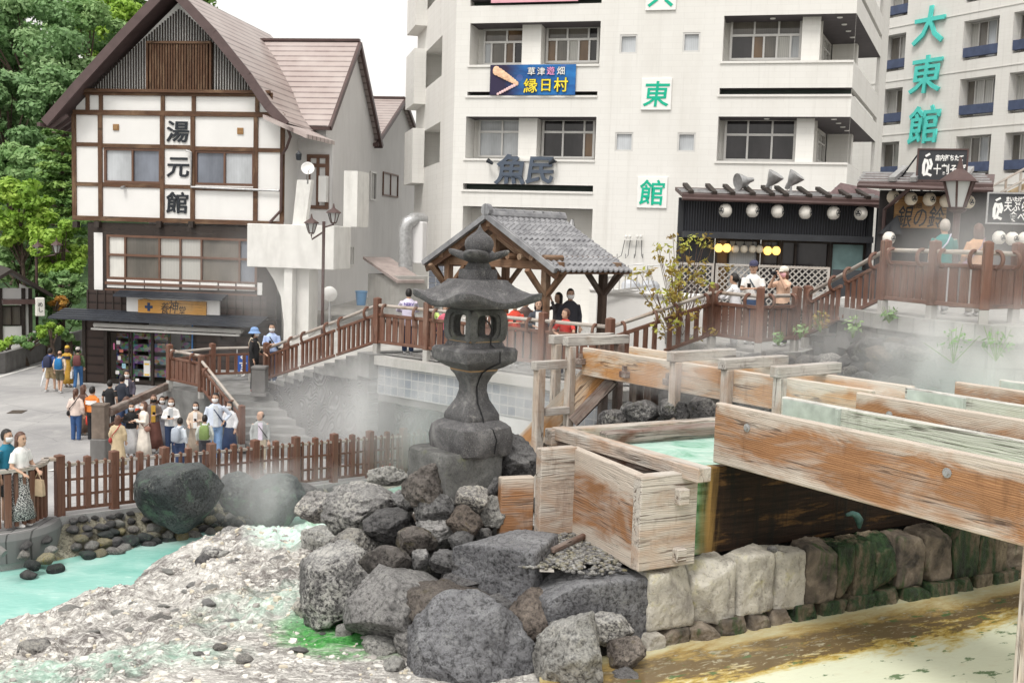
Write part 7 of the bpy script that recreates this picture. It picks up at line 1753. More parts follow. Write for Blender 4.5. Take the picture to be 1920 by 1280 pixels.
m = Mat('tank_water'); p = m.geo(); n1 = m.noise(p, 1.3, 6, .65, 1.2); c = m.ramp(n1, [(.34, (.18, .46, .32)), (.48, (.42, .66, .56)), (.66, (.62, .80, .72))]); M['tankwater'] = m.done(c, .12, m.bump(m.noise(p, 6, 4), .3, .03))
tag(g.build('tank_water', M['tankwater']), kind='structure')
board('left_panel', XW - E1 * .06, RF_ - E1 * .06, ZB, 3.44, .1, 'wood_dark', E1)
board('back_panel', RF_, RF_ + E1 * 8, ZB, 3.36, .1, 'wood_dark', E2)
g = MB(); c = P(1040, 1025, 12.7); e_ = G(1098, 1003, 2.47); e0 = G(1034, 1032, 2.47)
tag_ = thing('loose_stick', e0.lerp(e_, .5), 'short brown stick lying on the gravel in front of the tank', 'stick'); g.bar(e0, e_, .07, .06, ch=.01); g.build('stick', M['wood_dark'], tag_)
gm = MB(); vs0, fs0 = ico(1)
gv = tag(grid('gravel_base', lin(-.1, 1.7, 12), lin(11.7, 14.0, 14), lambda x, y: ZB - .02, plain('gravel_base', (.34, .32, .29), .9, .3, 12, .6), keep=lambda x, y: (V((x, y, 0)) - C0).dot(E2) > .24 and x > .35 and x < 1.4), kind='structure')
for t in range(1900):
 x = rnd.uniform(.15, 1.45); y = rnd.uniform(11.75, 13.5)
 if (V((x, y, 0)) - C0).dot(E2) < .02 or (V((x, y, 0)) - Q0).dot(sn_) > .0: continue
 r = rnd.uniform(.014, .032); gm.add([V((x, y, ZB - max(0, .3 - (V((x, y, 0)) - C0).dot(E2)) * .25 + r * .2)) + V((v.x * r * 1.3, v.y * r, v.z * r * .7)) for v in vs0], fs0, rnd.randrange(3))
o = gm.build('gravel', [M['rock_pale'], M['rock_grey'], M['rock_sulphur']], smooth=True); tag(o, 'bed of pale gravel between the slate slabs and the tank boards', 'gravel', None, 'stuff')
# ------------------------------------------------------------------ the flumes that run out over the pool
ZF = 4.22; HF_ = .735
fa = G(1341, 754, ZF); fb = G(1830, 854, ZF); FD = (fb - fa).normalized(); FS = V((-FD.y, FD.x, 0)); FS = FS if FS.dot(E1) > 0 else -FS
M['wood_mineral'] = wood('mineral_coated_wood', (.30, .26, .22), (.56, .53, .47), (.66, .63, .57), (.72, .71, .66), .9, .8, 30, .6, .25)
m = Mat('algae_water'); p = m.geo(); n1 = m.noise(p, 4, 6, .7); M['algae'] = m.done(m.ramp(n1, [(.35, (.03, .12, .02)), (.6, (.14, .34, .06)), (.75, (.30, .45, .15))]), .3, m.bump(n1, .5, .05))
fr_ = [(1341, 754), (1605, 735), (1790, 715), (1960, 706)]; bk_ = [(1475, 742), (1705, 725), (1880, 710), (2040, 700)]
lbls = ['nearest wooden flume of thick orange brown planks over the yellow pool', 'second wooden flume behind the nearest one, brown front plank', 'third wooden flume from the front, half lost in steam', 'farthest wooden flume at the right edge']
M['wood_flume_p'] = M['wood_flume']
for k in range(4):
 a = G(*fr_[k], ZF); b = G(*bk_[k], ZF); a.z = b.z = 0; L = (9.0, 7.5, 7.5, 5)[k]
 fl = thing('wooden_flume', a + FD * 2 + UPZ * (ZF - HF_), lbls[k], 'flume', 'parallel wooden flumes')
 board('front_plank', a, a + FD * L, ZF - HF_, ZF, .10, 'wood_flume', FS, fl, .014)
 board('back_plank', b, b + FD * L, ZF - HF_, ZF - .002, .10, 'wood_mineral', -FS, fl, .014)
 w = (b - a).dot(FS)
 g = MB(); g.box(a + FD * (L / 2) + FS * (w / 2) + UPZ * (ZF - HF_ + .05), (L, w - .21, .09), basis(FD)); g.build('bottom_board', M['wood_mineral'], fl)
 g = MB(); s0 = .0; e0 = a + FS * .10 + FD * s0
 g.poly([a + FS * .1 + UPZ * (ZF - .33), a + FS * .1 + FD * L + UPZ * (ZF - .40), a + FS * (w - .1) + FD * L + UPZ * (ZF - .40), a + FS * (w - .1) + UPZ * (ZF - .33)]); g.build('algae_water', M['algae'], fl)
 g = MB(); q = b + FD * .04 - FS * .101; d_ = FD.normalized()
 g.box(q + FD * .45 + UPZ * (ZF - .20) - FS * .014, (.86, .36, .02), Matrix((FD, UPZ, FD.cross(UPZ))).transposed()); g.box(q + FD * .90 + UPZ * (ZF - .22) - FS * .03, (.05, .40, .06), Matrix((FD, UPZ, FD.cross(UPZ))).transposed()); g.build('end_liner', plain('grey_liner', (.46, .49, .47), .6, .2, 6), fl)
 g = MB()
 for s in (.55, 3.2, 5.6):
  c = a + FD * s + UPZ * (ZF - .22); g.tube([c - FS * .035, c + FS * .01], [.028, .032], 8); g.tube([c - FS * .01, c + FS * .001], .05, 10)
 g.build('bolt', M['galv'], fl)
 if k == 0:
  u_ = 3.72;
  c = G(1935, 1250, POOL_Z + .3);
  g = MB(); pp = a + FD * 4.02 + FS * .2; g.bar(V((pp.x, pp.y, POOL_Z - .3)), V((pp.x, pp.y, ZF - HF_ - .002)), .16, .16, FD, .012); g.build('post', M['wood_pale'], fl)
rg_ = thing('green_rag', P(1601, 972, 13.7), 'wet dark green rag draped on the stone wall in the shade of the flume', 'rag'); g = MB()
c = P(1601, 970, 13.55)
g.tube([c - E1 * .14 + UPZ * .05, c - E1 * .04 + UPZ * .06, c + E1 * .05 + UPZ * .02, c + E1 * .10 - UPZ * .04, c + E1 * .11 - UPZ * .15], [.02, .035, .05, .055, .02], 8); g.build('rag', plain('rag_green', (.06, .13, .12), .5, .4, 8), rg_, True)
# ------------------------------------------------------------------ the trestle flume behind the tank
ZK = 4.14; ka = G(1092, 651, ZK); kb_ = G(1480, 709, ZK); ka.z = kb_.z = 0; KD = (kb_ - ka).normalized(); KL = (kb_ - ka).length * 1.3
KS = V((-KD.y, KD.x, 0)); KS = KS if KS.x > 0 else -KS
tr = thing('trestle_flume', ka + KD * 2 + UPZ * 2.2, 'weathered orange wooden flume on posts running behind the tank into the steam', 'flume')
board('front_plank', ka, ka + KD * KL, ZK - .52, ZK, .10, 'wood_orange', KS, tr)
board('back_plank', ka + KS * 1.1 + KD * .2, ka + KS * 1.1 + KD * KL, ZK - .52, ZK, .10, 'wood_orange', -KS, tr)
g = MB(); g.box(ka + KD * (KL / 2) + KS * .55 + UPZ * (ZK - .46), (KL, .88, .08), basis(KD)); g.build('bottom_board', M['wood_mineral'], tr)
g = MB(); g.poly([ka + KS * .11 + UPZ * (ZK - .2), ka + KD * KL + KS * .11 + UPZ * (ZK - .2), ka + KD * KL + KS * .99 + UPZ * (ZK - .2), ka + KS * .99 + UPZ * (ZK - .2)]); g.build('milky_water', plain('milky_water', (.62, .66, .60), .15, .08), tr)
KX = KS
def along(px):  # distance along the front plank for a picture column
 best = min(range(400), key=lambda i: abs(pxof(ka + KD * (i * .03 - 1.2) + UPZ * ZK)[0] - px)); return best * .03 - 1.2
def pxof(p):
 v = p - CAM; z = v.dot(CF); return 960 + FPX * v.dot(CR) / z, 640 - FPX * v.dot(CU) / z
for px, mt in ((1048, 'wood_grey'), (1074, 'wood_grey'), (1272, 'wood_grey'), (1368, 'wood_grey'), (1468, 'wood_grey')):
 s = along(px); c = ka + KD * s; g = MB(); g.bar(c - KS * .2 + UPZ * (ZK + .09), c + KS * 1.38 + UPZ * (ZK + .09), .17, .17, ch=.012); g.build('cross_beam', M[mt], tr)
 for sd, z0 in ((-.07, 1.6), (1.18, 2.2)):
  q = c + KS * sd + KD * .02; g = MB(); g.bar(q + UPZ * z0, q + UPZ * (ZK + .003), .16, .15, KS, .012); g.build('post', M['wood_pale' if sd < 0 else 'wood_dark'], tr)
for px, yy in ((1140, 740), (1168, 740)):
 s = along(px); q = ka + KD * s + KS * .75; g = MB(); g.bar(q + UPZ * 1.8, q + UPZ * (ZK - .53), .2, .2, KS, .01); g.build('post', M['wood_dark'], tr)
for px, z in ((1094, ZK - .26), (1178, ZK - .36), (1258, ZK - .36)):
 s = along(px); c = ka + KD * s; g = MB(); g.bar(c - KS * .12 + UPZ * z, c - KS * .0 + UPZ * z, .17, .11, ch=.01); g.bar(c - KS * .10 + UPZ * (z + .1), c - KS * .03 + UPZ * (z + .1), .06, .1); g.build('tenon_block', M['wood_dark'], tr)
cu0 = P(1108, 676, 20.0); cu1 = P(930, 862, 20.6)
ch_ = thing('wooden_chute', cu1, 'slanting wooden chute dropping from the trestle flume towards the stone lantern', 'chute')
cd_ = (cu1 - cu0).normalized(); csn = V((cd_.y, -cd_.x, 0)).normalized(); csn = csn if csn.y > 0 else -csn; cup = cd_.cross(csn); cup = cup if cup.z > 0 else -cup
for o, nm, mt in ((0, 'side_plank', 'wood_orange'), (.9, 'side_plank', 'wood_orange')):
 g = MB(); g.box((cu0 + cu1) / 2 + csn * o - cup * .22, ((cu0 - cu1).length, .46, .08), Matrix((cd_, cup, cd_.cross(cup))).transposed(), .01); g.build(nm, M[mt], ch_)
g = MB(); g.box((cu0 + cu1) / 2 + csn * .45 - cup * .36, ((cu0 - cu1).length, .06, .80), Matrix((cd_, cup, cd_.cross(cup))).transposed(), .01); g.build('bottom_board', M['wood_mineral'], ch_)
c = P(1012, 690, 19.7); g = MB(); g.bar(V((c.x, c.y, 1.2)), c, .17, .17, KS, .012); g.build('post', M['wood_pale'], ch_)
g = MB(); g.bar(c + UPZ * .05 - KS * .15, c + UPZ * .05 + KS * 1.2, .16, .16, ch=.01); g.build('cross_beam', M['wood_grey'], ch_)
for px, py, d in ((1040, 775, 19.9),):
 a = P(1018, 772, 19.8); b = P(1066, 768, 20.0); g = MB(); g.bar(a, b, .14, .14, ch=.01); g.build('brace', M['wood_grey'], ch_)
a = P(1150, 712, 19.6); b = P(1075, 790, 19.9); g = MB(); g.bar(a, b, .12, .22, ch=.01); g.build('brace', M['wood_dark'], ch_)
# ------------------------------------------------------------------ picket fence round the pond
fx = lambda x: V((x, street_edge(x) + .22, 0))
fence = thing('picket_fence', V((-5.3, 23, .3)), 'brown wooden picket fence along the pond in front of the crowd', 'fence')
A0 = P(74, 960, 19.35); A0 = V((-8.36, 19.55, 0)); B0_ = V((-2.0, 26.5, 0)); Lf = (B0_ - A0).length; fd = (B0_ - A0).normalized(); frot = basis(fd); fvr = Matrix((UPZ, frot.col[1], -frot.col[0])).transposed()
fz = lambda p: street_z(p.x, p.y)
pit = .178; n = int(Lf / pit); hp = []
for k in range(n + 1):
 p = A0 + fd * (k * pit); z = fz(p); g = MB(); r_ = k % 6
 if r_ == 0: w, h, z0, nm = .155, 1.14, -.05, 'post'
 elif r_ == 3: w, h, z0, nm = .115, 1.08, .10, 'post'
 else: w, h, z0, nm = .062, 1.0, .10, 'picket'
 g.box(p + UPZ * (z + (h + z0) / 2), (h - z0, w, w), fvr, .008)
 c = p + UPZ * (z + h); hw_ = w / 2 - .008
 g.add([c + frot.col[0] * a * hw_ + frot.col[1] * b * hw_ for a, b in ((-1, -1), (1, -1), (1, 1), (-1, 1))] + [c + UPZ * .025], [(0, 1, 4), (1, 2, 4), (2, 3, 4), (3, 0, 4)])
 o = g.build(nm, M['rail'], fence)
for zz, h, mt in ((.95, .05, 'rail_top'), (.66, .04, 'rail'), (.36, .04, 'rail'), (.10, .06, 'rail')):
 g = MB(); pts = [A0 + fd * (Lf * k / 12) for k in range(13)]
 for a, b in zip(pts, pts[1:]): g.bar(a + UPZ * (fz(a) + zz), b + UPZ * (fz(b) + zz), .05, h)
 g.build('rail', M[mt], fence)
cf = thing('curved_railing', V((-9.3, 19, .8)), 'curved brown railing of the rounded lookout at the left edge', 'railing')
pts = []
for k in range(15):
 a = -PI * .62 + (PI * .62 + .5) * k / 14; pts.append(V((-9.3 + .82 * math.cos(a), 19.05 + .82 * math.sin(a), 0)))
pts = [V((-11.5, 18.28, 0))] + pts + [A0]
zc = .73
g = MB()
for a, b in zip(pts, pts[1:]): g.bar(a + UPZ * (zc + 1.06), b + UPZ * (zc + 1.06), .13, .06, ext=.02)
g.build('handrail', M['rail_top'], cf)
for k, p in enumerate(pts):
 g = MB(); big = k % 3 == 1; w = .11 if big else .065; d = (pts[min(k + 1, len(pts) - 1)] - pts[max(0, k - 1)]); rt = basis(d)
 g.box(p + UPZ * (zc + .53), (.96, w, w), Matrix((UPZ, rt.col[1], -rt.col[0])).transposed(), .008); g.build('post' if big else 'baluster', M['rail'], cf)
for k in range(5):
 p = V((-11.3 + k * .38, 18.28 + (0 if k < 4 else .02), 0)); g = MB(); g.box(p + UPZ * (zc + .53), (.96, .065, .065), Matrix((UPZ, V((0, 1, 0)), V((-1, 0, 0)))).transposed(), .006); g.build('baluster', M['rail'], cf)
kb2 = thing('stone_kerb', V((-9.3, 19, .5)), 'rounded dark stone kerb under the curved railing at the left edge', 'kerb')
g = MB(); rg = []
for k in range(21):
 a = -PI * .75 + (PI * .75 + .4) * k / 20; d = V((math.cos(a), math.sin(a), 0)); c = V((-9.3, 19.05, 0))
 rg.append([c + d * 1.08 + UPZ * .2, c + d * 1.10 + UPZ * .60, c + d * 1.06 + UPZ * .71, c + d * .80 + UPZ * .735, c + d * .8 + UPZ * .2])
g.rings(rg); g.build('kerb', tilewall('kerb_stone', (.16, .16, .16), (.24, .24, .235), (.06, .06, .06), .3, 2, 0, use='pos', rough=.8), kb2)
g = MB(); g.tube([P(-30, 1008, 17.4), P(8, 1038, 17.3)], .07, 10); tag(g.build('pipe', M['concrete_dark']), 'dark pipe end poking over the pond below the rounded lookout', 'pipe')
# ------------------------------------------------------------------ trees and plants
def leaves(name, mat, clumps, per, size, parent, flat=0.0, asp=1.7):
 """clumps = [(centre, radii)]: leaf sized faces through each clump, tint varies clump by clump"""
 vs = []; fs = []; tn = []; o0 = wpos(parent)
 for c, r in clumps:
  ct = rnd.random()
  for _ in range(per):
   d = V((rnd.gauss(0, 1), rnd.gauss(0, 1), rnd.gauss(0, 1))).normalized(); q = rnd.random() ** .45
   p = c + V((d.x * r[0], d.y * r[1], d.z * r[2])) * q
   nn = (d * .8 + V((rnd.gauss(0, .5), rnd.gauss(0, .5), rnd.gauss(0, .5) + .5 + flat))).normalized()
   a = nn.cross(V((rnd.gauss(0, 1), rnd.gauss(0, 1), rnd.gauss(0, 1)))).normalized(); b = nn.cross(a); s = size * rnd.uniform(.55, 1.25)
   k = len(vs); vs += [p - o0 + a * s * asp * .5, p - o0 + b * s * .5, p - o0 - a * s * asp * .5 + nn * s * .15, p - o0 - b * s * .5]; fs.append((k, k + 1, k + 2, k + 3))
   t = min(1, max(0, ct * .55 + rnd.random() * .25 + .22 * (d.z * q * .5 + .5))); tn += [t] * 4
 me = bpy.data.meshes.new(name); me.from_pydata(vs, [], fs); at = me.attributes.new('tint', 'FLOAT', 'POINT'); at.data.foreach_set('value', tn)
 o = link_mesh(name, me, M[mat], parent); KIDS.setdefault(parent.name, []).append(o); return o
def tree(px, py, rw, rh, d, mat, label, name='broadleaf_tree', zb=None, n=34, per=170, size=.30, grp='trees on the wooded hill', ground=None):
 c = P(px, py, d); k = d / FPX; RX = rw * k; RZ = rh * k
 zb = (hill_z(c.x, c.y) if zb is None else zb)
 th = thing(name, V((c.x, c.y, zb)), label, 'tree', grp)
 g = MB(); tr_ = max(.1, RX * .06); base = V((c.x + rnd.uniform(-.5, .5), c.y, zb)); g.tube([base, base.lerp(c, .5) + V((rnd.uniform(-.3, .3), 0, 0)), c + UPZ * RZ * .3], [tr_ * 1.4, tr_, tr_ * .4], 8)
 cl = []
 for i in range(n):
  a = rnd.uniform(0, 2 * PI); s = rnd.uniform(-.9, 1); w = math.sqrt(max(0, 1 - s * s)) * rnd.uniform(.55, 1.0)
  p = c + V((math.cos(a) * w * RX, math.sin(a) * w * RX * .8, s * RZ)); r = RX * rnd.uniform(.20, .36)
  cl.append((p, (r, r, r * .62)))
  if i % 3 == 0: g.tube([base.lerp(c, .55 + .3 * rnd.random()), p], [tr_ * .45, tr_ * .15], 5)
 g.build('trunk', M['bark'], th); leaves('crown', mat, cl, per, size, th); return th
TR = [(60, 120, 120, 110, 80, 'leaf_blue', 'big pale blue green tree at the upper left of the wooded hill'),
  (165, 110, 95, 100, 84, 'leaf_mid', 'rounded green tree on the hill left of the house gable'),
  (30, 20, 95, 80, 96, 'leaf_mid', 'green tree crown cut by the top left corner of the picture'),
  (200, 60, 80, 60, 92, 'leaf_bright', 'lighter yellowish green tree high on the hill by the gable'),
  (115, 225, 95, 85, 72, 'leaf_blue', 'dense dark blue green tree above the layered pine'),
  (15, 235, 85, 85, 70, 'leaf_blue', 'dark tree at the left edge below the pale blue green tree'),
  (-90, 150, 100, 130, 84, 'leaf_mid', 'tree just beyond the left edge of the picture'),
  (120, 330, 60, 60, 66, 'leaf_mid', 'dark tree filling the gap behind the layered pine'),
  (300, 40, 60, 60, 104, 'leaf_mid', 'tree mostly hidden behind the brown gable roof'),
  (20, 330, 60, 50, 66, 'leaf_mid', 'dark green tree behind the bright maple')]
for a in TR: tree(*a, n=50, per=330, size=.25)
for px, py, h, d, lb in ((165, -10, 120, 100, 'tall dark pine with bare trunk against the sky, left of the gable'), (228, -5, 110, 98, 'tall dark pine nearest the roof gable, against the sky'), (110, -15, 120, 102, 'tall pine standing behind the upper left trees'), (372, 12, 26, 70, 'pine twigs showing just above the brown roof ridge')):
 c = P(px, py, d); th = thing('pine_tree', V((c.x, c.y, hill_z(c.x, c.y))), lb, 'tree', 'tall pines on the hill')
 g = MB(); z0 = th.location.z; z1 = P(px, py - h, d).z; g.tube([(c.x, c.y, z0), (c.x + .3, c.y, z1)], [.35, .1], 8); cl = []
 for i in range(16):
  t = i / 15; z = c.z - 4 + (z1 - c.z + 4) * t; a = rnd.uniform(0, 6.28); L = (2.6 - 1.6 * t) * rnd.uniform(.6, 1.1); q = V((c.x + math.cos(a) * L, c.y + math.sin(a) * L, z + .3)); g.tube([(c.x, c.y, z - .2), q], [.09, .03], 5); cl += [(q, (1.0, 1.0, .35)), (V((c.x, c.y, z)).lerp(q, .6), (.7, .7, .3))]
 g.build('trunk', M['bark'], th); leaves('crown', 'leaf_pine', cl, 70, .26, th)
c = P(112, 400, 56); th = thing('pine_tree', V((c.x, c.y, 0)), 'clipped pine with flat yellow green layers beside the timbered house', 'tree')
g = MB(); g.tube([(c.x, c.y, 0), (c.x + .2, c.y, P(112, 240, 56).z)], [.22, .08], 8); cl = []
for i in range(13):
 py = 245 + i * 17; L = 22 + i * 4.2
 for s in (-1, 0, 1):
  p = P(112 + s * L * .62 + rnd.uniform(-6, 6), py + rnd.uniform(-4, 4), 56 + rnd.uniform(-1, 1)); g.tube([(c.x, c.y, p.z - .1), p], [.06, .03], 5); cl.append((p, (L * .017, L * .017, .20)))
g.build('trunk', M['bark'], th); leaves('crown', 'leaf_pine', cl, 200, .16, th, .8)
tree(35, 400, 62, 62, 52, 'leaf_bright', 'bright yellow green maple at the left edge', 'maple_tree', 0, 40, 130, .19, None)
tree(118, 468, 52, 48, 51, 'leaf_bright', 'bright green layered tree right of the two headed lamp', 'maple_tree', 0, 30, 130, .18, None)
tree(40, 500, 55, 40, 53, 'leaf_mid', 'green tree behind the small shop roof', 'maple_tree', 0, 30, 130, .2, None)
tree(118, 545, 42, 40, 50, 'leaf_mid', 'green bush with a reddish side between the small shop and the house', 'garden_bush', 0, 24, 130, .17, None)
tree(108, 570, 22, 14, 48.6, 'leaf_autumn', 'small orange tinted bush right of the small shop', 'garden_bush', 0, 8, 120, .13, None)
tree(112, 610, 40, 26, 49, 'leaf_mid', 'low dark green bush at the end of the concrete bank wall', 'garden_bush', 0, 14, 140, .15, None)
for i, (px, py, rw, rh, lb, mt) in enumerate(((18, 652, 34, 17, 'low leafy plants spilling over the bank wall at the left edge', 'leaf_bright'), (60, 635, 32, 16, 'low green plants in the middle of the concrete bank wall', 'leaf_mid'), (92, 622, 22, 14, 'small fresh green plants near the far end of the bank wall', 'leaf_bright'), (134, 650, 15, 19, 'round dark clipped bush on the street beside the house', 'leaf_mid'))):
 tree(px, py, rw, rh, 46 if i < 3 else 50, mt, lb, 'low_plant', 0, 12, 110, .13, None)
bwall = thing('bank_wall', P(80, 680, 48), 'low grey concrete bank wall along the street at the left', 'wall'); bwall.location.z = 0
a = P(-120, 740, 41); b = P(10, 700, 43.5); c = P(165, 640, 55); g = MB()
for p, q in ((a, b), (b, c)): p = V((p.x, p.y, -.1)); q = V((q.x, q.y, -.1)); g.prism([p, q, q + UPZ * .95, p + UPZ * .95], V((-.25, .3, 0)))
g.build('wall', M['concrete_dark'], bwall)
sb = thing('small_shop', P(30, 640, 47), 'small dark timber shop with a low gable roof cut by the left edge', 'shop'); sb.location.z = 0
sF = Frame(P(-120, 640, 46), P(62, 640, 48)); z1 = sF.uz(40, 540)[1]; z0 = .6; ue = sF.uz(57, 600)[0]
g = MB(); sF.wall(g, -2, 0, ue, z1, [sF.rect(2, 572, 42, 612)], .2); g.poly([sF.at(ue, 0), sF.at(ue, 0, -4), sF.at(ue, z1, -4), sF.at(ue, z1)]); g.build('wall', M['plaster'], sb)
g = MB(); pr = sF.uz(18, 503); er = sF.uz(95, 550)
for u1, zz in ((er[0], er[1]), (2 * pr[0] - er[0], er[1])): g.prism([sF.at(pr[0], pr[1], .8), sF.at(u1, zz, .8), sF.at(u1, zz - .16, .8), sF.at(pr[0], pr[1] - .16, .8)], -sF.n * 5)
g.build('roof', M['timber_dark'], sb); g = MB(); r = sF.rect(2, 560, 70, 568); sF.box(g, r[0], r[1], r[2], r[3], 0, .8); g.build('awning', M['brown_metal'], sb)
g = MB()
for x in (1, 44, 57): u = sF.uz(x, 600)[0]; sF.box(g, u - .08, 0, u + .08, z1, .0, .08)
g.build('post', M['timber_dark'], sb); window(sF, sF.rect(3, 573, 41, 611), sb, M['timber_dark'], [M['glass_room']], (.5,), o=-.1)
g = MB(); r = sF.rect(62, 556, 79, 590); sF.box(g, r[0], r[1], r[2], r[3], .6, .9, ch=.03); s_ = thing('lantern_sign', sF.at(r[0], r[1], .7), 'upright white lantern sign with black writing at the corner of the small shop', 'sign'); g.build('box', M['paper'], s_); letters('lettering', ['め', 'し'], M['ink'], sF.at((r[0] + r[2]) / 2, (r[1] + r[3]) / 2, .91), sF.d, UPZ, .24, s_, 0, .004, vertical=True)
sbp = G(1275, 655, 3.1); sh_ = thing('leafy_shrub', sbp, 'tall sparse shrub with thin stems and reddish green leaves before the lattice fence', 'shrub'); g = MB(); cl = []
for i in range(64):
 tx = rnd.gauss(1268, 34); ty = rnd.uniform(440, 560) if i < 30 else rnd.uniform(500, 625)
 t = P(tx, ty, 22.3 + rnd.uniform(-.6, .6)); mid_ = sbp.lerp(t, .5) + V((rnd.uniform(-.15, .15), rnd.uniform(-.2, .2), -.05)); b_ = sbp + V((rnd.uniform(-.35, .35), rnd.uniform(-.2, .2), 0)); g.tube([b_, mid_, t], [.014, .009, .005], 5)
 cl += [(t, (.14, .14, .11))] + ([(mid_.lerp(t, .5), (.12, .12, .1))] if i % 2 else [])
g.build('stem', M['twig'], sh_); leaves('foliage', 'leaf_shrub', cl, 9, .062, sh_, .2, 2.2)
for px, py, d, s, lb in ((1500, 618, 21.5, .22, 'bright weed with yellow leaves at the foot of the lookout railing'), (1540, 600, 21, .3, 'weed tuft with reddish leaves below the sloping railing'), (1460, 632, 21, .2, 'small leafy weed among the rubble left of the sloping railing'), (1668, 588, 19.6, .22, 'grass tuft growing on the block wall at the deck corner'), (1600, 610, 20.2, .3, 'pale grass beside the left end of the block wall'), (1790, 640, 17.5, .45, 'pale grass patch on the rubble below the deck posts'), (1870, 640, 17.2, .4, 'pale grass patch on the rubble at the right edge')):
 c = P(px, py, d); th = thing('weed_plant', c - UPZ * s * .8, lb, 'plant'); g = MB()
 for i in range(9): t = c + V((rnd.gauss(0, s * .4), rnd.gauss(0, s * .4), rnd.uniform(-.1, s * .7))); g.tube([th.location, t], [.008, .003], 4)
 g.build('stem', M['leaf_bright'], th); leaves('foliage', 'leaf_mid' if 'red' not in lb else 'leaf_shrub', [(c, (s * .7, s * .7, s * .6))], 50, .045, th, .2, 2.6)
# ------------------------------------------------------------------ people
CM = {}
def cm(c, rough=.8):
 k = tuple(round(x, 3) for x in c)
 if k not in CM: CM[k] = plain('cloth', c, rough, .12, 9, .35, 70)
 return CM[k]
M['skin'] = plain('skin', (.52, .33, .235), .55, .06, 12, .05); M['hair_black'] = plain('hair_black', (.018, .015, .014), .4, .3, 40, .5, 90); M['hair_brown'] = plain('hair_brown', (.10, .05, .035), .4, .3, 40, .5, 90); M['hair_grey'] = plain('hair_grey', (.42, .38, .34), .5, .2, 40, .5, 90)
POSE = {'down': ((.235, .03, 1.12), (.225, -.06, .88)), 'phone': ((.225, -.04, 1.13), (.06, -.27, 1.16)), 'hip': ((.36, .05, 1.16), (.20, -.04, 1.0)), 'raise': ((.25, -.12, 1.60), (.20, -.20, 1.86)), 'camera': ((.21, -.22, 1.27), (.06, -.24, 1.53)), 'rail': ((.27, -.25, 1.13), (.10, -.44, 1.10)), 'swing': ((.24, .10, 1.13), (.22, .12, .90)), 'carry': ((.23, -.02, 1.12), (.17, -.22, 1.02))}
def remesh(mb, name, vox, mats, parent, o0):
 me = mb.mesh(name, o0); o = bpy.data.objects.new(name, me); COL.objects.link(o)
 md = o.modifiers.new('r', 'REMESH'); md.mode = 'VOXEL'; md.voxel_size = vox
 sm = o.modifiers.new('s', 'SMOOTH'); sm.factor = .5; sm.iterations = 2
 bpy.context.view_layer.update(); m2 = bpy.data.meshes.new_from_object(o.evaluated_get(bpy.context.evaluated_depsgraph_get()))
 bpy.data.objects.remove(o); shade(m2); m2.name = name; m2.materials.clear()
 r = link_mesh(name, m2, mats, parent); KIDS.setdefault(parent.name, []).append(r); return r
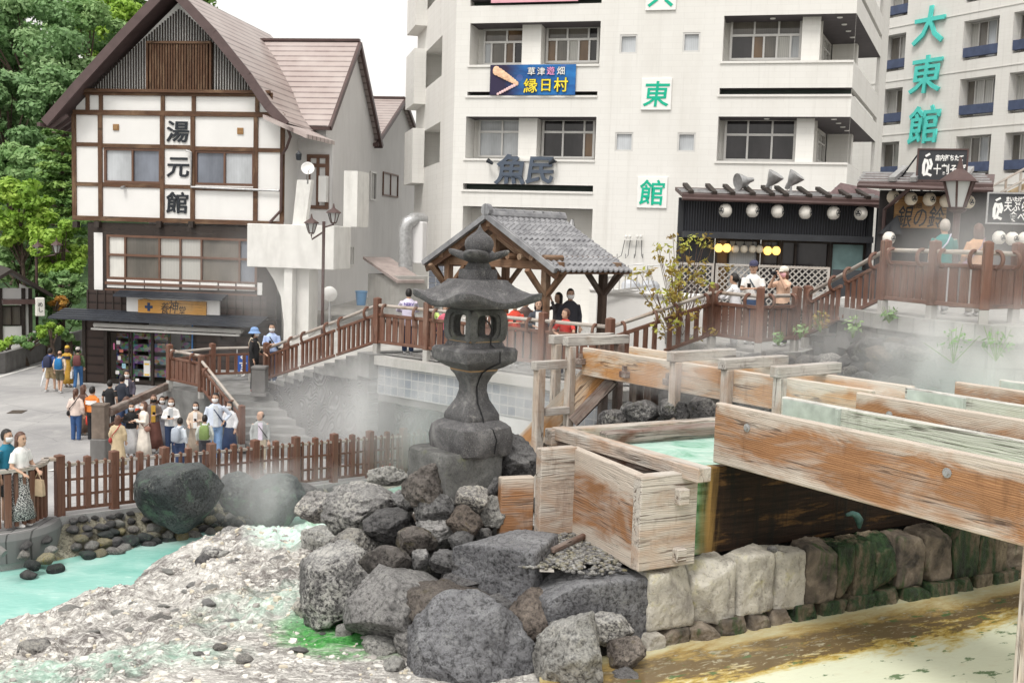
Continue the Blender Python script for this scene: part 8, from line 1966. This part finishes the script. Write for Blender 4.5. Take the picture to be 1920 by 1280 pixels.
def person(px, top, d, zg, yaw, label, topc, botc, hair='short', hc='black', arms=('down', 'down'), topk='shirt', bot='pants', mask=None, hat=None, bag=None, grp=None, hy=0, h=None, shoe=(.6, .6, .6), hem=.92, inner=None, walk=0.0, cut=0, lean=0.0, band=None):
 c = P(px, top, d); zg_ = street_z(c.x, c.y) if zg is None else zg; H = h or max(1.15, min(1.9, c.z - zg_)); s = H / 1.72
 base = V((c.x, c.y, zg_)); th = thing('person', base, label, 'person', grp); Rz = Matrix.Rotation(R(yaw), 3, 'Z'); Hz = Rz @ Matrix.Rotation(R(hy), 3, 'Z')
 lw = lambda p: V((p[0], p[1] - lean * max(0, p[2] - .9), p[2]))
 T = lambda p: base + Rz @ (lw(p) * s)
 hc_ = lw((0, -.015, 1.585)); HT = lambda p: base + Rz @ (hc_ * s) + Hz @ (V(p) * s)
 def oring(z, rx, ry, cy=0.0, n=16): return [T((rx * math.cos(2 * PI * k / n), cy + ry * math.sin(2 * PI * k / n), z)) for k in range(n)]
 b = MB()
 b.rings([[HT((rx * math.cos(2 * PI * k / 14), cy + ry * math.sin(2 * PI * k / 14), z)) for k in range(14)] for z, rx, ry, cy in ((-.115, .02, .025, -.045), (-.105, .045, .05, -.035), (-.07, .062, .078, -.01), (-.02, .072, .092, 0), (.03, .076, .098, .006), (.08, .068, .088, .01), (.11, .045, .06, .012), (.125, .012, .02, .012))])
 b.ell(HT((0, -.098, -.022)), (.014 * s, .020 * s, .020 * s), 8, 6, Hz);
 for q in (-1, 1): b.ell(HT((q * .076, .01, -.01)), (.012 * s, .02 * s, .03 * s), 8, 6, Hz)
 b.tube([T((0, .01, 1.40)), T((0, 0, 1.50)), HT((0, .0, -.03))], [.062 * s, .052 * s, .052 * s], 12)
 b.rings([oring(z, rx, ry) for z, rx, ry in ((.86, .14, .10), (.95, .155, .11), (1.08, .135, .095), (1.25, .155, .105), (1.36, .165, .10), (1.42, .10, .075))])
 fem = bot in ('skirt', 'dress') or hair in ('long', 'bob', 'pony'); shw = .15 if fem else .172
 AR = []
 for q, a in zip((-1, 1), arms):
  e, w = POSE[a]; sh = (q * shw, .0, 1.365); e = (q * e[0], e[1], e[2]); w = (q * w[0], w[1], w[2]); AR.append((sh, e, w))
  b.tube([T(sh), T(e), T(w)], [.052 * s, .040 * s, .027 * s], 10)
  W_ = T(w); dr = (T(w) - T(e)).normalized(); sd = dr.cross(UPZ); sd = sd.normalized() if sd.length > .1 else Rz @ V((1, 0, 0)); up = sd.cross(dr); pm = W_ + dr * .045 * s
  b.ell(pm, (.05 * s, .036 * s, .016 * s), 8, 6, Matrix((dr, sd, up)).transposed())
  for i in range(4):
   f0 = pm + dr * .035 * s + sd * (-.027 + .018 * i) * s; L = (.05, .062, .066, .056)[i] * s; b.tube([f0, f0 + dr * L * .6 - up * .008 * s, f0 + dr * L * .85 - up * .03 * s], [.0105 * s, .010 * s, .009 * s], 6)
  b.tube([pm - dr * .02 * s - sd * q * .03 * s, pm + dr * .015 * s - sd * q * .055 * s - up * .01 * s, pm + dr * .04 * s - sd * q * .052 * s - up * .02 * s], [.013 * s, .012 * s, .010 * s], 6)
 LG = []
 for q in (-1, 1):
  y = q * walk; kn = (q * .09, -.02 + y * .45 - (.03 if walk else 0), .50); an = (q * .085, .01 + y, .08); LG.append(((q * .085, 0, .90), kn, an))
  b.tube([T(LG[-1][0]), T(kn), T(an)], [.085 * s, .056 * s, .038 * s], 12)
 remesh(b, 'body', .0115, M['skin'], th, base)
 if bot in ('pants', 'shorts'):
  g = MB(); zk = .0 if bot == 'pants' else .52
  for L in LG:
   p3 = L[2] if bot == 'pants' else tuple(L[0][i] + (L[1][i] - L[0][i]) * .95 for i in range(3)); pts = [T(L[0]), T(L[1]), T(p3)] if bot == 'pants' else [T(L[0]), T(p3)]
   g.tube(pts, [.102 * s, .078 * s, .066 * s] if bot == 'pants' else [.105 * s, .10 * s], 12)
  g.rings([oring(z, rx, ry) for z, rx, ry in ((.80, .13, .11), (.88, .172, .13), (.97, .165, .12), (1.03, .155, .11))]); remesh(g, 'trousers' if bot == 'pants' else 'shorts', .016, cm(botc), th, base)
 elif bot in ('skirt', 'dress'):
  g = MB(); n = 40; rg = []
  zz = ((.16, .27, .22), (.45, .235, .19), (.75, .19, .15), (.95, .165, .125), (1.05, .15, .11))
  for z, rx, ry in zz: rg.append([T((rx * (1 + .05 * (1.1 - z) * math.sin(9 * t)) * math.cos(t), ry * (1 + .05 * (1.1 - z) * math.sin(9 * t)) * math.sin(t), z)) for t in [2 * PI * k / n for k in range(n)]])
  g.rings(rg); g.build('skirt', M[botc] if isinstance(botc, str) else cm(botc), th, True)
 g = MB(); fl = {'shirt': 1.0, 'coat': 1.08, 'tee': .98}[topk]; hm = hem
 g.rings([oring(z, rx * fl, ry * fl) for z, rx, ry in ((hm, .172, .135), (max(hm + .06, 1.0), .165, .128), (1.15, .158, .122), (1.28, .166, .124), (1.36, .165, .112), (1.405, .13, .09), (1.435, .09, .075), (1.455, .072, .068))])
 for sh, e, w in AR:
  if topk == 'tee': p2 = tuple(sh[i] + (e[i] - sh[i]) * .75 for i in range(3)); g.tube([T(sh), T(p2)], [.054 * s, .062 * s], 10)
  else: w2 = tuple(e[i] + (w[i] - e[i]) * .88 for i in range(3)); g.tube([T(sh), T(e), T(w2)], [.054 * s * fl, .054 * s * fl, .042 * s * fl], 10)
 remesh(g, 'coat' if topk == 'coat' else 'shirt', .016, cm(topc), th, base)
 if inner:
  g = MB(); N = 6; g.rings([[T((x, -(.128 if z > 1 else .134) * fl * math.sqrt(max(.1, 1 - (x / .2) ** 2)) - .012, z)) for x in (-.06, -.02, .02, .06)] for z in (hm + .01, 1.05, 1.2, 1.33, 1.42)], cap=False, closed=False); g.build('shirt_front', cm(inner), th, True)
 if band: g = MB(); g.rings([oring(z, .188 * fl + .012, .138 * fl + .012, n=20) for z in (1.17, 1.30)], cap=False); g.build('stripe', cm(band), th, True)
 for q in (-1, 1):
  a = LG[(q + 1) // 2][2]; g = MB(); c_ = T((a[0], a[1] - .06, .045)); g.ell(c_, (.045 * s, .125 * s, .045 * s), 10, 6, Rz)
  if cut == 0: g.build('shoe', cm(shoe), th, True)
 hm_ = M['hair_' + hc]
 g = MB(); vv, ff_ = ico(4); sel = {}; vs = []; fs = []
 fr = -.02 if hair != 'bald' else .2
 for f in ff_:
  cc = (vv[f[0]] + vv[f[1]] + vv[f[2]]) / 3
  ok = (cc.z > .42 + .35 * max(0, -cc.y - .2)) or (cc.y > -.12 and cc.z > -.45) or (cc.y > .25 and cc.z > -.7)
  if hair == 'bald': ok = cc.y > .1 and -.55 < cc.z < .1
  if ok:
   ids = []
   for i in f:
    if i not in sel:
     p = vv[i]; wv = 1 + .035 * noise.noise(V((p.x * 9, p.y * 9, p.z * 3))); sel[i] = len(vs); vs.append(HT((p.x * .089 * wv, p.y * .112 * wv + .012, p.z * .128 * wv + .015)))
    ids.append(sel[i])
   fs.append(tuple(ids))
 g.add(vs, fs)
 if hair in ('long', 'bob'):
  L = -.30 if hair == 'long' else -.17
  n = 18; rg = []
  for z, rx, y0, dp in ((.06, .092, .02, .095), (-.05, .098, .03, .085), (L * .6, .10, .04, .07), (L, .075, .05, .04)): rg.append([HT((rx * math.cos(t) * (1 + .06 * math.sin(7 * t)), y0 + dp * max(-.35, math.sin(t)), z)) for t in [2 * PI * k / n for k in range(n)]])
  g.rings(rg)
 if hair == 'pony': g.tube([HT((0, .10, .04)), HT((0, .15, -.02)), HT((.01, .14, -.14)), HT((.0, .12, -.24))], [.03 * s, .038 * s, .032 * s, .01 * s], 8)
 g.build('hair', hm_, th, True)
 g = MB()
 for q in (-1, 1): g.ell(HT((q * .031, -.087, .014)), (.013 * s, .008 * s, .007 * s), 8, 5, Hz); g.ell(HT((q * .033, -.088, .036)), (.019 * s, .007 * s, .004 * s), 8, 4, Hz)
 if not mask: g.ell(HT((0, -.083, -.062)), (.020 * s, .007 * s, .006 * s), 8, 4, Hz)
 g.build('face_features', M['hair_black'], th)
 if mask:
  g = MB(); rg = []
  for z, k in ((-.098, .70), (-.075, .93), (-.045, 1.06), (-.015, 1.10), (.0, 1.02)): rg.append([HT((.076 * k * math.sin(t) * (1.0 if z > -.09 else .8), -.012 - .100 * k * math.cos(t), z)) for t in [R(-78 + 156 * j / 10) for j in range(11)]])
  g.rings(rg, cap=False, closed=False); g.build('face_mask', cm(mask), th, True)
 if hat:
  kind, hcol = hat; g = MB(); dome = [[HT((rx * math.cos(2 * PI * k / 18), .01 + rx * 1.2 * math.sin(2 * PI * k / 18), z)) for k in range(18)] for z, rx in ((.03, .092), (.07, .096), (.115, .085), (.145, .055), (.155, .01))]
  g.rings(dome)
  if kind == 'cap': g.rings([[HT((x, -.10 - .075 * (1 - (x / .075) ** 2) * e, .045 - .01 * e)) for x in (-.07, -.04, 0, .04, .07)] for e in (0, 1)], cap=False, closed=False)
  if kind == 'bucket': g.rings([[HT((rx * math.cos(2 * PI * k / 18), .01 + rx * 1.15 * math.sin(2 * PI * k / 18), z)) for k in range(18)] for z, rx in ((.055, .094), (-.01, .15))], cap=False)
  g.build('hat', cm(hcol), th, True)
 for bg in (bag if isinstance(bag, list) else [bag] if bag else []):
  kind, bc = bg; g = MB()
  if kind == 'backpack':
   ey = .12 * fl; g.rings([[T((.15 * k * math.copysign(abs(math.cos(t)) ** .5, math.cos(t)), ey + .075 + .085 * k * math.copysign(abs(math.sin(t)) ** .5, math.sin(t)), z)) for t in [2 * PI * j / 16 for j in range(16)]] for z, k in ((.97, .7), (1.0, 1), (1.25, 1), (1.38, .85), (1.42, .5))])
   for q in (-1, 1): g.tube([T((q * .10, .13, 1.40)), T((q * .12, -.02, 1.46)), T((q * .125, -.145, 1.34)), T((q * .14, -.10, 1.12)), T((q * .15, .12, 1.05))], .018 * s, 6)
   nm = 'backpack'
  elif kind == 'strap':
   g.tube([T((-.10, .05, 1.455)), T((-.04, -.135 * fl, 1.32)), T((.08, -.15 * fl, 1.15)), T((.19, -.05, .98)), T((.14, .14 * fl, 1.1)), T((-.02, .145 * fl, 1.3)), T((-.10, .05, 1.455))], .014 * s, 6); g.ell(T((.22, .04, .93)), (.055 * s, .10 * s, .09 * s), 10, 6, Rz); nm = 'shoulder_bag'
  else:
   w = AR[1][2] if kind == 'tote' else AR[0][2]; q = T((w[0], w[1], w[2] - .05)); g.rings([[q + Rz @ (V((a * k, bb * k, z)) * s) for a, bb in ((-.035, -.13), (.035, -.13), (.035, .13), (-.035, .13))] for z, k in ((-.42, .9), (-.40, 1.05), (-.25, 1.0), (-.12, .85))]); g.tube([q + Rz @ (V((0, -.08, -.13)) * s), q, q + Rz @ (V((0, .08, -.13)) * s)], .01 * s, 5); nm = 'hand_bag'
  g.build(nm, cm(bc), th, True if kind != 'tote' else 40)
 if 'phone' in arms or 'raise' in arms or 'camera' in arms:
  i = [k for k, a in enumerate(arms) if a in ('phone', 'raise', 'camera')][0]; w = AR[i][2]; q = T((w[0] * .5 if arms[i] != 'raise' else w[0], w[1] - .07, w[2] + .05)); pn = thing('phone' if arms[i] != 'camera' else 'camera', q, ('phone' if arms[i] != 'camera' else 'black camera') + ' held by the ' + label.split(',')[0], 'phone' if arms[i] != 'camera' else 'camera'); pn['label'] = ' '.join(pn['label'].split()[:16]); g = MB()
  if arms[i] == 'camera': g.box(q, (.13 * s, .06 * s, .08 * s), Rz, .01); g.tube([q, q - Rz @ V((0, .10 * s, 0))], .03 * s, 10)
  else: g.box(q, (.075 * s, .012, .14 * s), Rz @ Matrix.Rotation(R(40 if arms[i] == 'phone' else 10), 3, 'X'), .003)
  g.build('casing', M['black'], pn)
 return th
WH = (.78, .77, .75); BK_ = (.02, .02, .022); NV = (.03, .05, .11); JN = (.07, .12, .24); BG = (.60, .48, .36); MK = (.80, .80, .80)
ps = person
C1 = 'visitors walking away up the street'; C2 = 'crowd by the stone post'
ps(94, 652, 39.1, None, 170, 'man in navy blue jacket and khaki shorts walking away with backpack', (.05, .09, .26), (.36, .27, .15), arms=('down', 'swing'), bot='shorts', bag=('backpack', (.03, .035, .07)), grp=C1, walk=.16, topk='coat', hem=1.0)
ps(112, 657, 38.9, None, 185, 'shaven headed man in beige shirt walking away with bright blue backpack', (.64, .50, .38), (.10, .09, .06), hair='bald', hc='brown', arms=('swing', 'down'), bot='shorts', bag=('backpack', (.02, .16, .38)), grp=C1, walk=-.18)
ps(126, 648, 40.3, None, 175, 'woman in long mustard dress and mustard beanie walking away', (.52, .31, .05), (.50, .29, .05), hair='bob', hc='brown', bot='dress', hat=('beanie', (.60, .38, .06)), grp=C1, band=(.03, .03, .05))
ps(146, 651, 40.0, None, 190, 'man in green camouflage jacket and jeans walking away with white shopping bag', (.07, .11, .05), (.05, .14, .32), hair='short', arms=('down', 'swing'), hat=('cap', (.45, .42, .40)), bag=[('backpack', (.16, .06, .06)), ('tote', WH)], grp=C1, walk=.2, topk='coat', hem=.95)
ps(142, 728, 29.9, None, 180, 'woman with ponytail in loose pale pink blouse and jeans, seen from behind', (.66, .54, .48), (.04, .09, .22), hair='pony', hc='brown', topk='coat', hem=.86, bag=('strap', BK_), shoe=(.7, .7, .72), grp=C2)
ps(156, 721, 30.8, None, 150, 'woman with long brown hair in dark brown dress holding a red bag', (.10, .06, .05), (.12, .08, .06), hair='long', hc='brown', bot='dress', bag=('tote2', (.62, .07, .05)), grp=C2)
ps(173, 724, 30.0, None, 165, 'boy in orange jacket with white band and black trousers, seen from behind', (.66, .20, .04), BK_, topk='coat', hem=.93, band=WH, shoe=(.6, .6, .65), grp=C2)
ps(206, 712, 31.6, None, 175, 'man with black hair in black tee shirt behind the wooden barrier beam', BK_, BK_, topk='tee', grp=C2)
ps(229, 702, 32.2, None, 165, 'man in black vest with white sleeves, seen from behind, near the traffic cone', (.03, .035, .05), BK_, band=None, arms=('down', 'down'), grp=C2)
ps(238, 694, 33.4, None, 10, 'man in dark patterned shirt and white mask facing the crowd', (.10, .09, .12), BK_, mask=MK, inner=WH, grp=C2)
ps(221, 778, 25.2, None, 185, 'woman with brown hair in long beige coat and red strap, seen from behind', (.52, .42, .27), (.50, .40, .26), hair='long', hc='brown', topk='coat', hem=.5, bot='dress', bag=('strap', (.40, .05, .05)), grp=C2)
ps(237, 743, 28.0, None, 140, 'woman in light blue hoodie with bow in her ponytail and dark backpack', (.26, .40, .66), NV, hair='pony', hc='brown', arms=('phone', 'phone'), bag=('backpack', NV), mask=MK, grp=C2)
ps(246, 755, 27.2, None, 25, 'woman in black top and pale grey skirt with white mask holding a phone', BK_, (.62, .62, .63), hair='long', arms=('phone', 'carry'), bot='skirt', mask=MK, grp=C2)
ps(270, 752, 27.0, None, -55, 'woman with long brown hair in cream dress turned left with small brown bag', (.76, .70, .62), (.74, .68, .60), hair='long', hc='brown', arms=('phone', 'phone'), bot='dress', mask=MK, bag=('strap', (.30, .16, .12)), topk='coat', hem=.95, grp=C2)
ps(288, 739, 28.2, None, 15, 'woman with black mask and long brown hair in dark vest and maroon skirt', (.16, .13, .12), (.17, .075, .06), hair='long', hc='brown', arms=('carry', 'phone'), bot='skirt', mask=(.02, .02, .02), bag=('tote2', WH), inner=(.55, .32, .05), grp=C2)
ps(321, 745, 27.6, None, 12, 'woman in white open shirt and grey tee with white mask', (.76, .75, .74), NV, hair='bob', hc='brown', arms=('phone', 'phone'), mask=MK, inner=(.46, .48, .50), topk='coat', hem=.9, grp=C2)
ps(337, 782, 25.2, None, 160, 'man in pale blue shirt with grey backpack, seen from behind', (.62, .67, .72), NV, bag=('backpack', (.36, .40, .46)), mask=MK, hy=50, grp=C2)
ps(367, 753, 27.6, None, 10, 'woman in beige cardigan and white top with white mask', (.62, .50, .40), (.30, .25, .20), hair='long', arms=('carry', 'phone'), mask=MK, inner=WH, bot='skirt', grp=C2)
ps(404, 736, 27.0, None, 20, 'man in pale blue open shirt, hand on hip, in white mask at the stair foot', (.58, .64, .74), (.20, .32, .52), arms=('down', 'hip'), mask=MK, inner=(.60, .64, .68), topk='coat', hem=.88, bag=('strap', NV), hy=-25, grp=C2)
ps(304, 742, 29.0, None, 20, 'woman in grey dress and white mask next to the black masked woman', (.30, .30, .32), (.22, .22, .25), hair='bob', mask=MK, bot='dress', arms=('phone', 'carry'), grp=C2)
ps(384, 790, 25.6, None, 190, 'child with green and red backpack in front of the man with hand on hip', (.55, .58, .55), (.06, .06, .07), hair='short', bag=('backpack', (.20, .28, .10)), h=1.35, grp=C2)
ps(431, 752, 27.8, None, -20, 'woman in white blouse and navy skirt at the foot of the steep railing', (.72, .72, .74), NV, hair='long', mask=MK, bot='skirt', arms=('carry', 'down'), grp=C2)
ps(488, 770, 25.4, None, 15, 'balding man in grey jacket and khaki trousers looking left below the steps', (.36, .38, .38), (.50, .43, .32), hair='bald', hc='black', inner=(.66, .60, .70), hy=-65, bag=('strap', BK_))
ps(12, 804, 18.9, None, 75, 'man in teal tee shirt and black shorts at the left edge', (.02, .17, .26), BK_, topk='tee', bot='shorts', arms=('down', 'carry'), mask=MK, shoe=WH)
m = Mat('speckled_skirt'); v = m.obj(); M['speckled'] = m.done(m.ramp(m.noise(v, 60, 2), [(.48, (.03, .03, .035)), (.56, (.6, .58, .56))]), .8)
ps(38, 809, 18.7, None, 70, 'woman in white tee and speckled skirt holding a woven handbag at the left edge', WH, 'speckled', hair='bob', hc='brown', topk='tee', arms=('carry', 'carry'), bot='skirt', bag=('tote', (.45, .33, .22)), shoe=WH)
ps(650, 768, 27.6, .25, 180, 'man in purple navy jacket raising a phone, seen from behind by the wave relief', (.085, .085, .20), BK_, arms=('raise', 'down'), topk='coat')
ps(678, 785, 27.4, .25, 170, 'woman with brown hair and headband ears beside the man raising a phone', (.10, .11, .15), (.25, .06, .06), hair='long', hc='brown', arms=('phone', 'phone'), bot='skirt')
ps(477, 614, 31.2, LAND, 85, 'woman in black with blue bucket hat and cream bag on the stair landing', BK_, BK_, hair='bob', hat=('bucket', (.20, .32, .55)), mask=MK, arms=('down', 'carry'), bag=('strap', (.72, .64, .50)), shoe=(.25, .05, .05))
ps(510, 606, 33.0, LAND, 10, 'man in light blue shirt with black strap and mask behind the landing railing', (.42, .52, .76), NV, mask=MK, arms=('phone', 'phone'), bag=('strap', BK_))
nv = ps(767, 541, 26.6, TERR, 188, 'man in lilac long shirt with dark lettering on his back by the terrace railing', (.62, .58, .72), NV, topk='coat', hem=.75, arms=('rail', 'rail'), lean=.12)
letters('lettering', 'NERV', cm((.12, .08, .3)), V((nv.location.x, nv.location.y, TERR + 1.26)) + V((.02, -.118, 0)), V((1, -.14, 0)), UPZ, .10, nv, .003, .003)
ps(810, 566, 26.3, TERR, 10, 'child in lime green shirt leaning on the terrace railing beside the lantern roof', (.56, .72, .24), NV, arms=('rail', 'rail'), hair='short')
ps(835, 575, 26.0, TERR, 0, 'child in pink top behind the terrace railing, half hidden by the lantern', (.66, .16, .22), NV, hair='bob', h=1.3)
ps(966, 562, 24.5, TERR, 5, 'person in red shirt holding a camera behind the terrace railing', (.66, .07, .04), BK_, hair='short', arms=('phone', 'phone'), topk='tee')
ps(1010, 560, 24.0, TERR, 0, 'woman in white top and dark cardigan at the terrace railing under the lantern roof tip', (.05, .055, .07), BK_, hair='bob', inner=WH, arms=('rail', 'rail'))
ps(986, 555, 25.0, TERR, 30, 'person in dark brown behind the red shirted visitor on the terrace', (.12, .08, .07), BK_, hair='short', hc='brown')
ps(1062, 578, 23.15, TERR, -15, 'boy in red shirt resting his arms on the terrace handrail', (.60, .06, .05), NV, hc='brown', arms=('rail', 'rail'), hy=-50, topk='tee', lean=.1)
ps(1070, 541, 25.2, TERR, 10, 'man in black jacket and white mask standing under the pavilion', (.035, .035, .045), BK_, mask=MK, topk='coat')
ps(1048, 548, 25.9, TERR, -60, 'person in dark coat holding a camera to the face under the pavilion', (.06, .055, .06), BK_, arms=('camera', 'camera'), hair='long', hc='black')
C3 = 'visitors on the small lookout'
ps(1382, 512, 23.5, 3.9, -120, 'girl with black ponytail in white long sleeved shirt at the lookout railing', (.74, .74, .76), (.70, .70, .72), hair='pony', arms=('rail', 'rail'), grp=C3, lean=.08)
ps(1414, 489, 24.3, 3.9, -20, 'man in white tee and navy cap with dark shoulder strap on the lookout', WH, JN, topk='tee', arms=('phone', 'phone'), hat=('cap', (.06, .06, .11)), bag=('strap', (.04, .06, .08)), grp=C3)
ps(1471, 500, 24.0, 3.9, -50, 'woman in peach shirt and white cap with pink mask aiming a camera on the lookout', (.70, .47, .34), BK_, hair='bob', hc='brown', topk='tee', arms=('camera', 'camera'), hat=('cap', (.70, .66, .58)), mask=(.75, .42, .45), grp=C3)
ps(1773, 411, 20.6, 4.93, 175, 'grey haired man in teal polo shirt on the upper deck, seen from behind', (.015, .19, .18), (.45, .45, .46), hair='short', hc='grey', topk='tee', bag=('strap', (.45, .45, .55)), arms=('phone', 'down'))
ps(1836, 419, 20.2, 4.93, 180, 'woman with short brown hair in orange beige top on the upper deck', (.56, .31, .16), (.30, .28, .26), hair='bob', hc='brown', topk='shirt', arms=('carry', 'carry'), bag=('strap', (.25, .15, .2)))
# ------------------------------------------------------------------ small things
pst = thing('stone_post', G(190, 858, .5), 'square brown stone post with a wooden beam end in the middle of the crowd', 'post'); c = P(189, 850, 26.3); z0 = street_z(c.x, c.y); pst.location = (c.x, c.y, z0)
g = MB(); g.box((c.x, c.y, z0 + .28), (.40, .40, .66), None, .03); g.build('base', M['concrete_dark'], pst)
g = MB(); g.box((c.x, c.y, z0 + 1.02), (.34, .34, .84), None, .02); g.box((c.x, c.y, z0 + 1.45), (.36, .36, .05), None, .01); g.build('shaft', plain('brown_stone', (.17, .135, .11), .85, .3, 4, .5, 30), pst)
bm_ = thing('barrier_beam', P(260, 745, 29), 'long dark wooden barrier beam running from the stone post to the stair landing', 'barrier'); a = V((c.x + .17, c.y + .1, z0 + 1.25)); b = P(316, 722, 31.6)
g = MB(); g.bar(a, b, .16, .2, ch=.01); g.build('beam', M['wood_dark'], bm_); g = MB(); g.bar(a - UPZ * .35, b - UPZ * .35, .07, .09, ch=.01); g.build('beam', M['rail'], bm_)
def cone(px, py, d, zg, lb):
 c = P(px, py, d); c.z = zg; th = thing('traffic_cone', c, lb, 'traffic cone'); g = MB(); g.box(c + UPZ * .02, (.34, .34, .04), None, .01); g.build('foot', cm((.62, .08, .03)), th)
 for k in range(5): g = MB(); f = lambda t: .13 - .10 * t; g.lathe(c + UPZ * (.04 + k * .13), [(f(k / 5), 0), (f((k + 1) / 5), .13)], 14, cap=k == 4); g.build('band', cm((.66, .09, .03) if k % 2 == 0 else (.8, .78, .76)), th, 40)
cone(258, 738, 33.5, 0, 'red and white traffic cone in front of the pharmacy door'); cone(727, 850, 26.8, .2, 'red and white traffic cone beside the wooden barrel')
c = P(754, 850, 27.0); c.z = .2; br = thing('wooden_barrel', c, 'weathered wooden stave barrel at the foot of the wave relief', 'barrel'); g = MB(); g.lathe(c, [(.33, 0), (.35, .35), (.34, .78), (.31, .78), (.30, .70)], 20); g.l = [V((p.z, math.atan2(p.y - c.y, p.x - c.x) * .35, 0)) for p in g.v]; g.build('staves', M['wood_grey'], br, 40)
for z in (.15, .6): g = MB(); g.lathe(c + UPZ * z, [(.352, 0), (.356, .04)], 20, cap=False); g.build('hoop', M['bolt'], br)
c = P(232, 690, 41.2);
mh = tag(MB() and None, None) if False else None
q = [G(12, 775, .002), G(40, 775, .002), G(52, 769, .002), G(24, 769, .002)]
g = MB(); g.prism([V((p.x, p.y, street_z(p.x, p.y) + .006)) for p in q], V((0, 0, .006))); tag(g.build('drain_cover', M['bolt']), 'flat brown drain cover in the street at the left', 'drain cover')
g = MB(); pts = [(92, 866), (165, 850)]; a = G(92, 866, .6); b = G(166, 850, .45); e = (b - a).normalized(); s_ = V((-e.y, e.x, 0)) * .06
g.poly([V((p.x, p.y, street_z(p.x, p.y) + .02)) for p in (a - s_, b - s_, b + s_, a + s_)]); a = G(-20, 712, 0); b = G(118, 672, 0); e = (b - a).normalized(); s_ = V((-e.y, e.x, 0)) * .10; g.poly([V((p.x, p.y, .012)) for p in (a - s_, b - s_, b + s_, a + s_)]); tag(g.build('road_marking', M['offwhite']), kind='structure')
nb = thing('banner_stand', P(446, 715, 34), 'blue upright banner with white lettering behind the landing railing', 'banner'); nf = Frame(P(436, 715, 34.4), P(464, 715, 34.4)); r = nf.rect(446, 662, 466, 714); nb.location.z = LAND
g = MB(); nf.box(g, r[0], LAND + .1, r[2], r[3], -.01, .01); g.build('cloth', cm((.03, .10, .40)), nb); letters('lettering', ['く', 'す', 'り'], M['white'], nf.at((r[0] + r[2]) / 2, (r[3] + LAND) / 2, .015), nf.d, UPZ, .26, nb, .01, .003, vertical=True)
g = MB(); g.tube([nf.at(r[0] - .03, LAND), nf.at(r[0] - .03, r[3] + .15)], .015, 6); g.build('pole', M['steel'], nb)
um = thing('umbrella', P(80, 700, 38.8), 'closed white umbrella carried by the man in the navy jacket', 'umbrella'); g = MB(); g.tube([P(86, 690, 38.7), P(82, 705, 38.7), P(76, 724, 38.6)], [.02, .045, .01], 8); g.build('canopy', cm((.7, .7, .7)), um)
# ------------------------------------------------------------------ steam and air
def steam(name, c, size, dens, label, sc=.5, seed=0, thr=.46, top=.5):
 m = bpy.data.materials.new(name); m.use_nodes = True; n = m.node_tree; n.nodes.remove(n.nodes['Principled BSDF']); out = n.nodes['Material Output']
 L = n.links.new; N = lambda t: n.nodes.new('ShaderNode' + t)
 tc = N('TexCoord'); mp = N('Mapping'); mp.inputs['Scale'].default_value = (size[0] * sc, size[1] * sc, size[2] * sc * .8); mp.inputs['Location'].default_value = (seed, seed * .3, 0); L(tc.outputs['Object'], mp.inputs[0])
 no = N('TexNoise'); no.inputs['Scale'].default_value = 1; no.inputs['Detail'].default_value = 4; no.inputs['Roughness'].default_value = .55; no.inputs['Distortion'].default_value = .6; L(mp.outputs[0], no.inputs[0])
 rp = N('MapRange'); rp.inputs[1].default_value = thr; rp.inputs[2].default_value = thr + .25; L(no.outputs['Fac'], rp.inputs[0])
 ln = N('VectorMath'); ln.operation = 'LENGTH'; L(tc.outputs['Object'], ln.inputs[0]); fo = N('MapRange'); fo.inputs[1].default_value = .5; fo.inputs[2].default_value = .12; fo.inputs[3].default_value = 0; fo.inputs[4].default_value = 1; L(ln.outputs['Value'], fo.inputs[0])
 m1 = N('Math'); m1.operation = 'MULTIPLY'; L(rp.outputs[0], m1.inputs[0]); L(fo.outputs[0], m1.inputs[1]); m2 = N('Math'); m2.operation = 'MULTIPLY'; L(m1.outputs[0], m2.inputs[0]); m2.inputs[1].default_value = dens
 pv = N('VolumePrincipled'); pv.inputs['Color'].default_value = (1, 1, 1, 1); pv.inputs['Anisotropy'].default_value = .1; L(m2.outputs[0], pv.inputs['Density']); L(pv.outputs[0], out.inputs['Volume'])
 vs, fs = ico(2); me = bpy.data.meshes.new(name); me.from_pydata([v * .5 for v in vs], [], fs); o = link_mesh(name, me, m, None, c); o.scale = size; return tag(o, label, 'steam', 'steam drifting off the hot water', 'stuff')
for k, (px, py, d, sz, dn, sc, thr, lb) in enumerate((
 (1930, 690, 17.2, (6.0, 4.0, 2.4), 1.5, .6, .40, 'thick white steam over the rubble bank at the right edge'),
 (1345, 712, 17.2, (3.6, 1.8, .9), .8, .6, .40, 'steam rising from the trestle flume'),
 (720, 780, 25.6, (8.5, 4.0, 3.4), .75, .4, .40, 'steam in front of the wave relief behind the lantern'),
 (1000, 720, 21.0, (5.0, 2.6, 3.0), .8, .5, .40, 'steam between the lantern and the trestle flume'),
 (560, 930, 20.8, (5.5, 2.6, 1.6), 1.0, .6, .40, 'thin steam over the pond boulders'),
 (1640, 745, 15.2, (5.0, 1.8, .8), .9, .8, .40, 'low steam over the parallel flumes'),
 (1600, 660, 18.6, (7.0, 2.4, 2.2), .42, .5, .36, 'thin veil of steam across the rubble bank'),
 (1850, 520, 18.3, (4.5, 2.2, 3.0), .5, .5, .42, 'wisps of steam in front of the upper deck railing'),
 (500, 560, 34.0, (7.5, 4.0, 6.0), .2, .3, .42, 'faint steam drifting before the timbered house'))):
 steam('steam', P(px, py, d), sz, dn, lb, sc, k * 7.3, thr)
